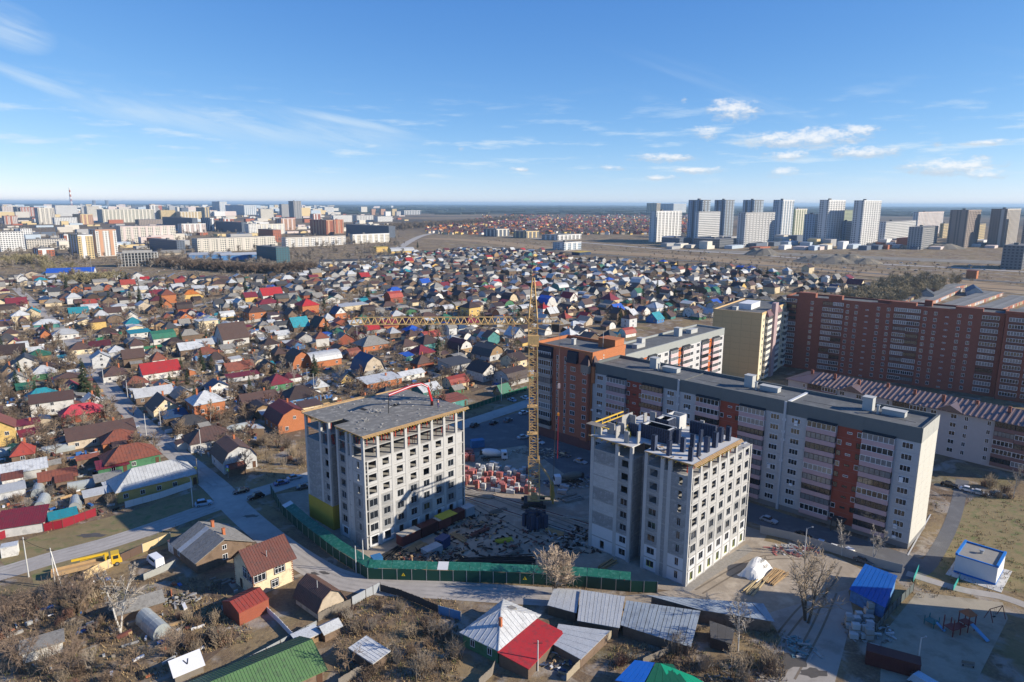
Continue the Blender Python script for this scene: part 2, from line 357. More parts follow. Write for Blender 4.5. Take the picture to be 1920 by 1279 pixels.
# ---------------------------------------------------------------- the two concrete frames under construction
BLK = [mat('aerated block wall', (.50, .50, .49), .92, .22, .5, .1, 5, kind='block', col2=(.53, .53, .525)), mat('grey block wall', (.29, .295, .295), .92, .24, .6, .1, 5, kind='block', col2=(.40, .405, .41)),
       mat('dusty block wall', (.45, .45, .44), .92, .2, .5, .1, 5, kind='block', col2=(.56, .56, .55))]
PLW = mat('white insulation panel', (.57, .58, .59), .8, .08, .3)
YEL = mat('ochre render', (.40, .30, .045), .85, .15, .5)
YBEAM = mat('yellow formwork beam', (.62, .40, .05), .6, .2, 1)
REDP = mat('red steel prop', (.42, .05, .03), .5, .15)
NAVY = mat('navy formwork steel', (.015, .017, .025), .45, .25, 1.0)
NAVYL = mat('blue formwork rib', (.055, .075, .13), .5, .2, 1.0)
LIME = mat('lime window filling', (.55, .62, .12), .7, .15)
def infill_mesh(wd, ht, win, m):
    def mk():
        b = MB(); y0, y1 = .045, .30
        if win:
            ww, wh, zo, xo = win; a, c = xo-ww/2, xo+ww/2
            b.box(-wd/2, y0, 0, a, y1, ht); b.box(c, y0, 0, wd/2, y1, ht); b.box(a, y0, 0, c, y1, zo); b.box(a, y0, zo+wh, c, y1, ht)
            b.box(a-.25, y0-.02, zo+wh, c+.25, y0, min(ht, zo+wh+.22))
        else: b.box(-wd/2, y0, 0, wd/2, y1, ht)
        return b.mesh('wall_infill', m)
    return cached(('inf', round(wd, 2), round(ht, 2), win, m.name), mk)
COLM = mat('column concrete', (.43, .43, .42), .9, .16, .5, .12, 4)
def frame_block(label, origin, rz, Lx, Ly, fh, z0, nf, ux, spec, ntop, lxt=None):
    t = thing('concrete_frame_building', label, 'building', (origin[0], origin[1], 0), rz)
    n0, n1, nd = Ly*.44, Ly*.56, 4.2
    foot = [(0, 0), (Lx, 0), (Lx, Ly), (0, Ly), (0, n1), (nd, n1), (nd, n0), (0, n0)]
    for k in range(nf+1):                                   # slabs
        z = z0+k*fh; s = MB()
        e = .0 if k < nf else .35; LX_ = Lx if k < nf or not lxt else lxt
        fp = [(x+(.03 if x == 0 else ((e if x == Lx else 0)+(LX_-Lx if x == Lx else 0)))-(e if x == 0 else 0), y+(.03 if y == 0 else 0)-(e if y == 0 else 0)) for x, y in foot]
        s.prism(fp, z-.26, z); s.build('floor_slab', CONC if k < nf else CONCL if lxt else mat('wet roof slab', (.17, .165, .15), .8, .35, .35, .2, 2, col2=(.30, .29, .26)), t)
    # columns
    def col(x0, y0, x1, y1, zt=None):
        b = MB(); b.box(x0, y0, -.3, x1, y1, zt or z0+nf*fh-.26); b.build('column', COLM, t)
    for i, u in enumerate(ux):
        a = max(-.02, u-.36); c = min(Lx+.02, u+.36)
        col(a, -.02, c, .5, z0+ntop(i)*fh)
    ly = [Ly*.2, Ly*.27, n0, n1, Ly*.72, Ly]
    for u in ly:
        a, c = (u-.45, u+.45)
        if u in (n0,): a, c = u-.8, u+.02
        if u == n1: a, c = u-.02, u+.8
        if u == Ly: a, c = u-.9, u+.02
        col(-.021, a, .5, c)
    col(-.022, .51, .5, .9)
    # infill cells
    def cell(face, u0, u1, k, sp):
        win = sp.get('win'); m = sp['m']; me = infill_mesh(u1-u0, fh-.26, win, m); zc = z0+k*fh
        if k == 0: pass
        uc = (u0+u1)/2
        loc = (uc, 0, zc) if face == '-y' else ((0, uc, zc) if face == '-x' else face)
        o = ob('wall_infill', me, t, loc, FACE.get(face, 0) if isinstance(face, str) else 0)
        if win and sp.get('glz'):
            a, b = win_meshes(win[0]-.02, win[1]-.02, 1, sp.get('fr')); q = ob('window', a, o, (win[3], .20, win[2]+.01)); ob('pane', b, q)
    for k in range(nf):
        for i in range(len(ux)-1):
            sp = spec('-y', i, k)
            if sp: cell('-y', (ux[i]+.36 if i else .9), (ux[i+1]-.36 if i < len(ux)-2 else ux[i+1]-.88), k, sp)
        ed = [(.9, ly[0]-.45), (ly[0]+.45, ly[1]-.45), (ly[1]+.45, n0-.8), (n1+.8, ly[4]-.45), (ly[4]+.45, Ly-.9)]
        for i, (a, b) in enumerate(ed):
            sp = spec('-x', i, k)
            if sp: cell('-x', a, b, k, sp)
        sp = spec('n', 0, k)
        if sp:                                              # side of the wing inside the notch
            b = MB(); b.box(.5, n1+.02, z0+k*fh, nd, n1+.3, z0+(k+1)*fh-.26); b.build('wall_infill', sp['m'], t)
            b = MB(); b.box(nd, n0-.2, z0+k*fh, nd+.3, n1+.3, z0+(k+1)*fh-.26); b.build('wall_infill', BLK[1], t)
    # rear walls and core
    if True:
        b = MB(); zt = z0+(nf-2)*fh
        b.box(Lx-.3, .6, -.2, Lx-.02, Ly-.3, zt); b.box(.5, Ly-.3, -.2, Lx-.02, Ly-.02, zt); b.build('rear_wall', BLK[0], t)
        b = MB(); b.box(Lx*.35, Ly*.3, -.2, Lx*.62, Ly*.62, z0+nf*fh-.3); b.build('core', CONC, t)
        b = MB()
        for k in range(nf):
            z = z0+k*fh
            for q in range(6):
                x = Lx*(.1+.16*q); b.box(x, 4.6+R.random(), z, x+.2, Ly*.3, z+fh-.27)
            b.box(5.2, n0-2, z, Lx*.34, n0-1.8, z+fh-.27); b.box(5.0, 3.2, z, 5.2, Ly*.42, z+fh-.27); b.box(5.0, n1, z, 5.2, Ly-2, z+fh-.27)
        tag(b.build('partition', mat('shade darkened partition', (.13, .11, .10), .95, .2), t), kind='stuff')  # partition colour darkened so the rooms behind the openings look shaded
    return t, n0, n1
WN, WS, WG = (1.85, 1.75, .72, 0), (.85, 1.8, .7, .3), (2.2, 1.85, .7, 0)
GREYF = mat('grey window frame', (.30, .32, .34), .5, .1)
def specA(face, i, k):
    if k >= 7: return None
    r = random.Random(hash((face == '-x', i, k)) & 255)
    m = BLK[r.choice((0, 0, 2))]
    if face == 'n': return dict(m=YEL if k < 2 else BLK[1])
    if face == '-y':
        if i == 7: return dict(m=m if k else PLW)
        if k == 0: return dict(m=PLW if i in (0, 1, 3, 5, 6) else m, win=(1.9 if i in (0, 1, 3) else 1.35, 2.2, .35, 0))
        if k <= 3: m = BLK[1] if r.random() < .55 else m
        return dict(m=m, win=WG if i == 0 else WN, glz=k <= 3 or (k == 4 and i > 4), fr=GREYF)
    if i == 0: return dict(m=BLK[1] if k < 5 else m, win=WS if k else None, glz=k <= 3, fr=GREYF)
    if i == 1: return dict(m=BLK[0])
    if i == 2: return dict(m=PLW if k == 0 else BLK[1], win=WN, glz=k <= 3, fr=GREYF)
    if i == 3: return dict(m=YEL if k < 2 else BLK[1], win=(1.4, 1.6, .7, .6), glz=k <= 3, fr=GREYF)
    return dict(m=YEL if k < 2 else BLK[1])
UXA = [0, 4.1, 8.2, 12.3, 16.4, 20.5, 24.6, 28.7, 31.5]
A, n0, n1 = frame_block('grey concrete apartment frame with a flat wet slab on top and a yellow painted corner', (-34.2, 149.3), rad(46.5), 31.5, 26, 3.13, .35, 9, UXA, specA, lambda i: 9-.09)
# yellow plates over the columns of the painted corner
b = MB(); b.box(-.05, n1-.03, -.2, -.023, 26.03, 6.4); b.box(-.02, n1-.05, -.2, 4.2, n1-.01, 6.4); b.build('painted_corner', YEL, A)
zt = .35+9*3.13
def deck_edge(t, Lx, Ly, zt, Lfrom=0, parts=('y', 'x')):
    b, g = MB(), MB()
    if 'y' in parts:
        for q, z in ((-.75, -.12), (-.95, -.32), (-.5, .05)): b.bar((Lfrom-.6, q, zt+z), (Lx+.9, q, zt+z), .2, .14)
        for i in range(int((Lx-Lfrom)/.8)):
            x = Lfrom+.2+i*.8; g.bar((x, -1.2-.3*R.random(), zt-.5), (x, 3, zt-.5), .1, .2)
    if 'x' in parts:
        b.bar((-.42, -.5, zt-.1), (-.42, Ly*.43, zt-.1), .15, .2); b.bar((-.42, Ly*.57, zt-.1), (-.42, Ly+.5, zt-.1), .15, .2)
        for i in range(int(Ly/1.6)):
            y = .4+i*1.6
            if not (Ly*.42 < y < Ly*.58): g.bar((-.8, y, zt-.42), (3, y, zt-.42), .1, .2)
    b.build('edge_board', WOOD, t); tag(g.build('formwork_beams', YBEAM, t), kind='stuff')
deck_edge(A, 31.5, 26, zt)
b = MB(); b.bar((-.3, 26.3, zt+.1), (31.8, 26.3, zt+.1), .2, .35); b.bar((-.2, 27, zt+.25), (20, 27, zt+.25), .2, .15); b.build('edge_board', WOOD, A)
b = MB()
for k in (7, 8):
    for i in range(58 if k == 8 else 16):
        x, y = R.uniform(.6, 31), R.choice((R.uniform(.9, 2.6), R.uniform(.9, 5)))
        if k == 7: x = R.uniform(12, 31)
        b.bar((x, y, .4+k*3.13), (x, y, .35+(k+1)*3.13-.3), .09)
    for i in range(9): y = R.uniform(1, 25); b.bar((1+R.random(), y, .4+k*3.13), (1+R.random()*.5, y, .35+(k+1)*3.13-.3), .09)
tag(b.build('steel_props', REDP, A), kind='stuff')
b = MB()                                                   # rubbish and painted dark openings on the slab
for i in range(60):
    x, y = R.uniform(1, 30), R.uniform(1, 25); s = R.uniform(.1, .35)
    if x > 4.5 or not n0-.5 < y < n1+.5: b.bar((x, y, zt+.05), (x+R.uniform(-.9, .9), y+R.uniform(-.9, .9), zt+.05+s*.3), s, s*.5)
for (x, y) in ((12, 13.5), (13.4, 12.7), (14.1, 14), (20, 15), (7, 9)):
    for q in range(10): b.bar((x+R.uniform(-.8, .8), y+R.uniform(-.8, .8), zt), (x+R.uniform(-.9, .9), y+R.uniform(-.9, .9), zt+R.uniform(.1, .6)), .12)
tag(b.build('slab_litter', CONC, A), kind='stuff')
b = MB(); b.box(19, 13.6, zt, 21.2, 15.6, zt+.03); b.box(11.5, 16, zt, 12.6, 18.5, zt+.03); b.build('shaft_shade_plate', DARK, A)  # dark plates on the uncut slab paint the shade of shaft openings
# B ------------------------------------------------------------------------------------
def specB(face, i, k):
    r = random.Random((hash((face == '-x', i, k)) & 255)+7)
    m = BLK[r.choice((0, 2, 2))]
    if face == 'n': return dict(m=BLK[1]) if k < 8 else None
    if k >= 8 : return None
    if face == '-y':
        if k == 0: return dict(m=PLW, win=(1.35, 2.0, .4, 0), glz=True, fr=LIME)
        if k == 1: return dict(m=PLW if r.random() < .8 else m, win=WN, glz=True, fr=GREYF)
        if k in (2, 3): m = BLK[1] if r.random() < .5 else m
        return dict(m=m, win=WG if i == 0 else WN, glz=k <= (4 if i > 2 else 3), fr=GREYF)
    if i == 0: return dict(m=PLW if k < 2 else BLK[1], win=WS, glz=k <= 4, fr=GREYF)
    if i == 1: return dict(m=BLK[1])
    if i == 2: return dict(m=PLW if k < 2 else BLK[1], win=(1.9, 1.6, .8, 0), glz=k <= 4, fr=LIME if k == 0 else GREYF)
    if i == 3: return dict(m=PLW if k < 2 else BLK[1], win=(1.75, 1.6, .8, .3), glz=k <= 4, fr=GREYF)
    return dict(m=PLW if k in (0, 1) else BLK[(1, 1, 1, 0, 1, 0, 0, 1, 0)[k]], win=(1.2, 2.0, .35, 0) if k == 0 else None)
UXB = [0, 4.1, 8.2, 12.3, 16.4, 20.5, 24.6, 28.7]
B, m0, m1 = frame_block('grey concrete apartment frame crowned with dark blue formwork panels', (37.6, 133.9), rad(46.5), 28.7, 26.2, 3.09, .3, 9, UXB, specB, lambda i: 9-.09 if i < 6 else 8, 21.2)
zb = .3+9*3.09
deck_edge(B, 20.6, 26.2, zb)
b = MB()
for i in range(30):
    x, y = R.uniform(.6, 24), R.uniform(.8, 3); b.bar((x, y, zb-3), (x, y, zb-.3), .09)
tag(b.build('steel_props', REDP, B), kind='stuff')
def panel_mesh(w, d, h):
    b = MB(); b.box(-w/2, -d/2, 0, w/2, d/2, h, 0)
    n = max(2, int(h/.3))
    for i in range(n):
        z = h*(i+.5)/n; b.box(-w/2-.05, -d/2-.05, z-.05, w/2+.05, d/2+.05, z+.05, 1)
    for x in (-w/2, 0, w/2): b.box(x-.05, -d/2-.1, 0, x+.05, d/2+.1, h-.05, 1)
    return b.mesh('formwork', [NAVY, NAVYL])
def on(t, x, y, z): return t.matrix_basis @ Vector((x, y, z))
GB = 'blue column formwork on the roof slab'
# column forms stand on the slab of B, each a thing of its own
CF = [(1.2, 1.2), (1.0, 6.2), (1.4, 10.2), (4.8, 1.3), (5.0, 5.2), (8.5, 1.4), (8.8, 5.0), (9.0, 8.6), (12.5, 1.5), (12.9, 5.2), (18.6, 1.4), (16.4, 2.2)]
for i, (x, y) in enumerate(CF):
    me = cached(('pm', i % 3), lambda: panel_mesh(.9, .35 + .25*(i % 3), 3.1+.2*(i % 3)))
    o = ob('column_formwork', me, None, on(B, x, y, zb), rad(46.5+(0 if i % 2 else 90)))
    tag(o, 'dark blue column formwork standing upright on the unfinished roof slab', 'formwork', GB)
for i, (px, py) in enumerate(((985, 985), (992, 980), (1000, 984), (1008, 979), (1016, 984), (996, 992), (1010, 992), (1020, 990))):
    g = G(px, py); o = ob('column_formwork', MC[('pm', i % 3)], None, (g.x, g.y, 0), rad(46.5+90*(i % 2))); o.scale = (1.6, 1.6, 1.1); tag(o, 'dark blue column formwork standing on the ground in the site centre', 'formwork', 'column formwork in the site centre')
for lab, x, y, w_, d_, h_ in [('largest ribbed blue formwork box with an open top on the roof slab', 8.2, 13.2, 3.2, 7.4, 3.3), ('ribbed blue formwork box behind the largest one, beside the concrete shaft', 14.5, 15.3, 3.4, 3.6, 3.2),
                                ('wide dark blue wall formwork standing at the far side of the roof slab', 17.6, 7.2, .5, 6.4, 3.0), ('small blue wall formwork near the yellow machine on the roof', 6.2, 18.8, .5, 2.4, 3.0)]:
    t = thing('wall_formwork', lab, 'formwork', on(B, x, y, zb), rad(46.5))
    b = MB(); e = .22
    if w_ > 1:
        for (x0, y0, x1, y1) in ((-w_/2, -d_/2, w_/2, -d_/2+e), (-w_/2, d_/2-e, w_/2, d_/2), (-w_/2, -d_/2+e, -w_/2+e, d_/2-e), (w_/2-e, -d_/2+e, w_/2, d_/2-e)): b.box(x0, y0, 0, x1, y1, h_)
    else: b.box(-w_/2, -d_/2, 0, w_/2, d_/2, h_)
    b.build('panel', NAVY, t); g = MB()
    for i in range(10): z = h_*(i+.5)/10; g.box(-w_/2-.06, -d_/2-.06, z-.05, w_/2+.06, -d_/2, z+.05); g.box(-w_/2-.06, -d_/2, z-.05, -w_/2, d_/2, z+.05)
    for i in range(int(d_/.6)+1): y_ = -d_/2+d_*i/int(d_/.6); g.box(-w_/2-.1, y_-.05, 0, -w_/2-.02, y_+.05, h_)
    for i in range(int(w_/.6)+1): x_ = -w_/2+w_*i/max(1, int(w_/.6)); g.box(x_-.05, -d_/2-.1, 0, x_+.05, -d_/2-.02, h_)
    g.build('rib', NAVYL, t)
    if w_ > 1: g = MB(); g.box(-w_/2+.22, -d_/2+.22, h_-.35, w_/2-.22, -d_/2+.7, h_+.04); g.box(-w_/2+.22, d_/2-.7, h_-.35, w_/2-.22, d_/2-.22, h_+.04); g.bar((w_/2-.4, -d_/2, h_+.1), (w_/2-.4, d_/2, h_+.1), .3, .1); g.build('deck_board', CONCL, t)
# stubs of walls and columns cast on the slab are parts of B
for (x, y, w_, d_, h_) in [(1.4, 24.5, .5, 1.2, 2.6), (2.0, 20.6, 1.6, .3, 2.7), (1.0, 16.6, .4, 1.2, 2.7), (3.5, 22.2, .3, 2.0, 2.7), (5.5, 21, .3, 1.6, 2.6), (9.5, 24.2, 4.5, .3, 2.8), (12.5, 22.4, .3, 2.2, 2.6), (15.5, 21.8, 1.2, .3, 2.6), (18.5, 20.5, .3, 1.6, 2.5), (20, 17.5, 1.2, .3, 2.6), (20.3, 8.5, .4, 1.0, 2.6), (2.2, 14.9, 1.0, .3, 2.8)]:
    b = MB(); b.box(x, y, zb, x+w_, y+d_, zb+h_); b.build('wall_stub', CONC, B)
b = MB()
for (x0, y0, x1, y1) in ((17, 13, 20.2, 13.25), (17, 16.2, 20.2, 16.45), (17, 13.25, 17.25, 16.2), (19.95, 13.25, 20.2, 16.2)): b.box(x0, y0, zb, x1, y1, zb+3.4)
b.build('lift_shaft', CONCL, B)
b = MB(); b.bar((-.5, 25.8, zb+2.75), (-.5, 21, zb+2.75), .35, .2); b.bar((1, 26, zb+2.9), (12.5, 26, zb+2.9), .3, .25); b.bar((1.5, 24.4, zb+2.8), (10.5, 24.4, zb+2.8), .2, .2)
for x in (1, 4, 7, 10): b.bar((x, 26, zb), (x, 26, zb+2.8), .12)
b.build('formwork_beam', YBEAM, B)
b = MB(); b.box(-1.4, 22.6, zb+2.85, .9, 26.8, zb+3.0); b.build('landing_board', OLDWOOD, B)
b = MB()
for i in range(90):
    x, y = R.uniform(.5, 22), R.uniform(.5, 25)
    if x < 4.5 and m0-.5 < y < m1+.5: continue
    b.bar((x, y, zb+.05), (x+R.uniform(-1.6, 1.6), y+R.uniform(-1.6, 1.6), zb+.05+R.uniform(0, .3)), R.uniform(.08, .3), .1)
tag(b.build('slab_litter', WOOD, B), kind='stuff')
b = MB()
for i in range(26):
    x, y = R.uniform(21, 28), R.uniform(1, 9); b.bar((x, y, .35+8*3.09), (x+R.uniform(-.8, .8), y+R.uniform(-.8, .8), .35+8*3.09+.2), .5, .25)
tag(b.build('slab_litter', PLW, B), kind='stuff')
t = thing('concrete_boom', 'yellow hydraulic placing boom folded on the formwork crowned roof slab', 'machine', on(B, 5.0, 19.2, zb), rad(80))
b = MB(); b.box(-.5, -.5, 0, .5, .5, 1.1); b.build('pedestal', YBEAM, t); b = MB(); b.bar((0, 0, 1.2), (2.4, .3, 1.9), .35, .4); b.bar((2.4, .3, 1.9), (-.6, .7, 1.6), .3, .3); b.build('boom', YBEAM, t)
# workers -------------------------------------------------------------------------------
def person(loc, rz, top, trousers, label, pose=0):
    """one continuous skinned body about 1.75 m tall"""
    t = thing('person', label, 'person', loc, rz)
    V = [(0, 0, .95, .16), (0, .01, 1.2, .16), (0, 0, 1.42, .15), (0, 0, 1.52, .065), (0, -.02, 1.66, .105), (.0, -.02, 1.72, .09),
         (.19, 0, 1.40, .07), (.27, -.03, 1.14, .05), (.26, -.22, .98, .04), (.25, -.30, .95, .035), (-.19, 0, 1.40, .07), (-.27, -.02, 1.14, .05), (-.24, -.16+.1*pose, .93, .04), (-.24, -.22, .86, .035),
         (.10, 0, .90, .10), (.12, -.06, .50, .065), (.13, .0+.08*pose, .08, .05), (.13, -.16, .04, .045), (-.10, 0, .90, .10), (-.12, .04, .50, .065), (-.13, .1, .08, .05), (-.13, -.06, .04, .045)]
    E = [(0, 1), (1, 2), (2, 3), (3, 4), (4, 5), (2, 6), (6, 7), (7, 8), (8, 9), (2, 10), (10, 11), (11, 12), (12, 13), (0, 14), (14, 15), (15, 16), (16, 17), (0, 18), (18, 19), (19, 20), (20, 21)]
    me = bpy.data.meshes.new('body'); me.from_pydata([v[:3] for v in V], E, []); o = ob('body', me, t)
    sm = o.modifiers.new('skin', 'SKIN'); o.modifiers.new('smooth', 'SUBSURF').levels = 1; o.modifiers['smooth'].render_levels = 1
    for i, v in enumerate(V): me.skin_vertices[0].data[i].radius = (v[3], v[3])
    me.skin_vertices[0].data[0].use_root = True
    m = bpy.data.materials.new('worker clothes'); m.use_nodes = True; q = NT(m.node_tree); z = q.xyz(q.coord('Object'))[2]
    c = q.mix(q.math('GREATER_THAN', z, .98), (*trousers, 1), (*top, 1)); c = q.mix(q.math('GREATER_THAN', z, 1.5), c, (.45, .27, .19, 1)); c = q.mix(q.math('LESS_THAN', z, .1), c, (.02, .02, .02, 1))
    q.l.new(c, q.n['Principled BSDF'].inputs['Base Color']); me.materials.append(m)
    h = MB()
    for i in range(5):
        for j in range(10):
            P = lambda a, c_: (.125*math.cos(c_)*math.cos(a), -.02+.135*math.sin(c_)*math.cos(a), 1.69+.13*math.sin(a))
            a0, a1 = i*math.pi/10, (i+1)*math.pi/10; c0, c1 = j*math.pi/5, (j+1)*math.pi/5
            h.face([P(a0, c0), P(a0, c1), P(a1, c1), P(a1, c0)])
    h.box(-.09, -.24, 1.68, .09, -.12, 1.70); h.build('helmet', mat('white helmet', (.7, .7, .68), .4), t)
    return t
person(on(A, 26.2, 4.2, zt), rad(150), (.05, .09, .25), (.05, .07, .18), 'worker in blue overalls standing on the wet slab under the red boom')
person(on(A, 27.4, 5.6, zt), rad(200), (.55, .12, .02), (.45, .10, .02), 'worker in orange workwear holding the red boom hose on the wet slab', 1)
person(on(B, 3.2, 21.6, zb), rad(120), (.35, .05, .04), (.05, .06, .10), 'worker in a red jacket on the formwork crowned roof slab')
# ---------------------------------------------------------------- tower crane, rails and the red placing boom
CY = mat('faded crane yellow', (.62, .41, .17), .6, .25, .6, .05, 5, col2=(.46, .31, .15))
CP = G(1000, 946)
cr = thing('tower_crane', 'tall faded yellow lattice tower crane standing on rails between the two frames', 'crane', CP, 0)
def lattice(mb, p, q, w0, w1, n, ch=.2, br=.13, tri=False):
    p, q = Vector(p), Vector(q); d = (q-p).normalized()
    a = Vector((1, 0, 0)) if abs(d.z) > .5 else Vector((0, 1, 0)); b = d.cross(a).normalized()
    def ring(t):
        c = p.lerp(q, t); w_ = (w0+(w1-w0)*t)/2
        if tri: return [c+a*w_-b*w_*.0, c-a*w_-b*w_*.0, c+b*w_*1.7]
        return [c+a*w_+b*w_, c-a*w_+b*w_, c-a*w_-b*w_, c+a*w_-b*w_]
    pr = ring(0); k = len(pr)
    for i in range(n):
        nx = ring((i+1)/n)
        for j in range(k):
            mb.bar(pr[j], nx[j], ch); m = (j+1) % k
            mb.bar(pr[j], nx[m], br) if (i+j) % 2 else mb.bar(pr[m], nx[j], br)
            mb.bar(nx[j], nx[m], br)
        pr = nx
b = MB(); lattice(b, (0, 0, 13), (-.6, 0, 52), 2.2, 2.2, 26, .24, .13); b.build('mast', CY, cr)
b = MB(); lattice(b, (.2, 0, 3), (0, 0, 13.5), 2.9, 2.9, 6, .26, .15); b.build('base_tower', CY, cr)
b = MB(); lattice(b, (-.6, 0, 52), (-.6, 0, 62.3), 2.2, .5, 8, .22, .12); b.build('apex', CY, cr)
b = MB(); S = Vector((-1.7, 0, 50.4)); E_ = Vector((-47.5, -2, 50.4))
d = (E_-S); nb = 26; ax = Vector((0, 1, 0)).cross(d).normalized()
side = Vector((0, 1, 0)); low = []; top = []
for i in range(nb+1):
    c = S+d*(i/nb); low.append((c+side*.75, c-side*.75))
for i in range(nb): top.append(S+d*((i+.5)/nb)+Vector((0, 0, 1.75)))
for i in range(nb):
    for j in (0, 1):
        b.bar(low[i][j], low[i+1][j], .19); b.bar(low[i][j], top[i], .13); b.bar(low[i+1][j], top[i], .13)
    b.bar(low[i][0], low[i+1][1], .09)
    if i: b.bar(top[i-1], top[i], .24)
b.build('jib', CY, cr)
b = MB()
for y in (-.7, .7):
    b.bar((.5, y, 50.4), (7.2, y, 50.5), .16); b.bar((.5, y, 51.7), (5.8, y, 51.7), .12); b.bar((5.8, y, 51.7), (7.4, y, 50.2), .12)
    for i in range(6): b.bar((.6+i*1.05, y, 50.4), (.6+i*1.05+.1, y, 51.7), .08)
for i in range(7): b.bar((.6+i*1.05, -.7, 50.4), (.6+i*1.05, .7, 50.4), .08)
b.build('counter_jib', CY, cr)
b = MB(); b.bar((-.6, 0, 62), (7.2, 0, 50.6), .06); b.bar((-.6, 0, 62), (-22, -.9, 52), .05); b.bar((-.6, 0, 62), (-44, -1.8, 52), .05); b.bar((6.6, .2, 50.2), (5.4, .4, 6), .05); b.bar((6.6, -.2, 50.2), (5.2, -.4, 6), .05)
b.build('rope', mat('steel rope', (.10, .08, .06), .6), cr)
b = MB(); b.box(-1.9, -2.6, 45.4, .9, -1.3, 47.7); b.box(-1.9, -2.62, 46.3, .9, -2.58, 47.5); b.build('cab', CY, cr)
for z in (20.5, 28, 36.5, 44.5, 49.2):
    b = MB(); b.box(-1.9, -1.4, z, .9, 1.4, z+.16); b.bar((-1.9, -1.4, z+1), (.9, -1.4, z+1), .06); b.bar((-1.9, -1.4, z), (-1.9, -1.4, z+1), .06); b.bar((.9, -1.4, z), (.9, -1.4, z+1), .06); b.build('platform', CY, cr)
b = MB()
b.bar((-.4, -1, 49.6), (4.0, -1.2, 48.6), .12); b.bar((-.8, -1.0, 57), (-8.4, -1.0, 54), .15); b.build('strut', CY, cr)
b = MB(); b.box(-1.6, -1.5, 1.5, 1.8, 1.5, 1.9); b.bar((1.8, -1.2, 1.8), (5.4, -1.2, 1.8), .3); b.bar((1.8, 1.2, 1.8), (5.4, 1.2, 1.8), .3); b.bar((6.0, -1.6, 2), (4.2, -.8, 8), .18); b.bar((6.0, 1.6, 2), (4.2, .8, 8), .18); b.bar((1.4, -.8, 12), (4.2, -.8, 8), .18); b.bar((1.4, .8, 12), (4.2, .8, 8), .18); b.bar((0, 0, 1.9), (.2, 0, 3.2), 1.6); b.build('slewing_platform', CY, cr)
b = MB(); b.box(4.6, -1.7, -.0+2.2, 5.0, 1.7, 6.4); b.box(5.05, -1.7, .9, 5.5, 1.7, 6.0); b.build('ballast', mat('dull yellow ballast', (.42, .28, .07), .7, .25), cr)
b = MB(); b.box(-2.6, -2.6, .55, 2.6, 2.6, 1.5)
for x in (-2.4, 2.4):
    for y in (-2.6, 2.6): b.box(x-.9, y-.3, .2, x+.9, y+.3, .95)
b.build('undercarriage', mat('dark machinery', (.03, .03, .032), .6, .3), cr)
# hook with red sling pole hanging from the crane rope
HP = G(1037, 905); t = thing('hanging_sling', 'long red sling pole hanging from a hook beside the brick tower', 'sling', (HP.x+1.2, HP.y, 7.5), 0)
b = MB(); b.bar((0, 0, 0), (0, 0, 13.2), .16); b.build('pole', mat('red sling', (.45, .04, .05), .5), t)
b = MB(); b.box(-.3, -.3, 13.2, .3, .3, 14); b.build('hook_block', mat('orange hook', (.6, .22, .02), .5), t)
b = MB(); b.bar((0, 0, 14), (0, 0, 43), .05); b.box(-.4, -.2, 21.4, .4, .2, 22.8); b.build('rope', mat('pale rope', (.5, .4, .38), .7), t)
# rail track under the crane
for k, (a, c) in enumerate(((( 862, 912), (1104, 985)), ((862, 932), (1104, 1010)))):
    p, q = G(*a), G(*c); t = thing('crane_rail', ('crane rail on concrete sleepers nearer the brick pallets', 'crane rail on concrete sleepers nearer the rubbish heap')[k], 'rail', p, math.atan2(q.y-p.y, q.x-p.x))
    L = (q-p).length; b = MB(); b.box(0, -.5, .06, L, .5, .32); b.build('sleeper_beam', mat('dusty concrete beam', (.44, .40, .33), .9, .25), t)
    b = MB(); b.box(0, -.06, .32, L, .06, .5); b.build('rail', RUSTM, t)
# red concrete placing boom reaching over slab A from a pump truck parked behind
RB_ = mat('red boom paint', (.55, .02, .025), .4, .12); t = thing('pump_boom', 'red folding concrete pump boom arching over the wet roof slab', 'boom', (0, 0, 0))
P0 = G(810, 760, zt); PE = G(728, 775, zt); t.location = P0; t.rotation_euler = (0, 0, 0); d = PE-P0
q = [Vector((0, 0, 1.2)), d*.09+Vector((0, 0, 5.2)), d*.24+Vector((0, 0, 6.3)), d*.47+Vector((0, 0, 6.2)), d*.98+Vector((0, 0, 4.8))]
b = MB()
for i in range(1, 4): b.bar(q[i], q[i+1], .5, .6)
b.build('boom_arm', RB_, t); b = MB(); b.bar(q[0], q[1], .4, .45); b.build('boom_tip', RB_, t)
b = MB()
for i in range(1, 4): b.bar(q[i]+Vector((.1, -.42, .1)), q[i+1]+Vector((.1, -.42, .1)), .16)
b.build('delivery_pipe', WHITE, t)
b = MB(); b.cyl(q[4], (q[4].x-.1, q[4].y-.2, .05), .1, .1, 6); b.build('end_hose', mat('black rubber', (.02, .02, .02), .6), t)
b = MB(); b.bar(q[0], (0, 0, 0.02), .7, .7); b.build('post', mat('rust brown post', (.12, .04, .03), .7), t)
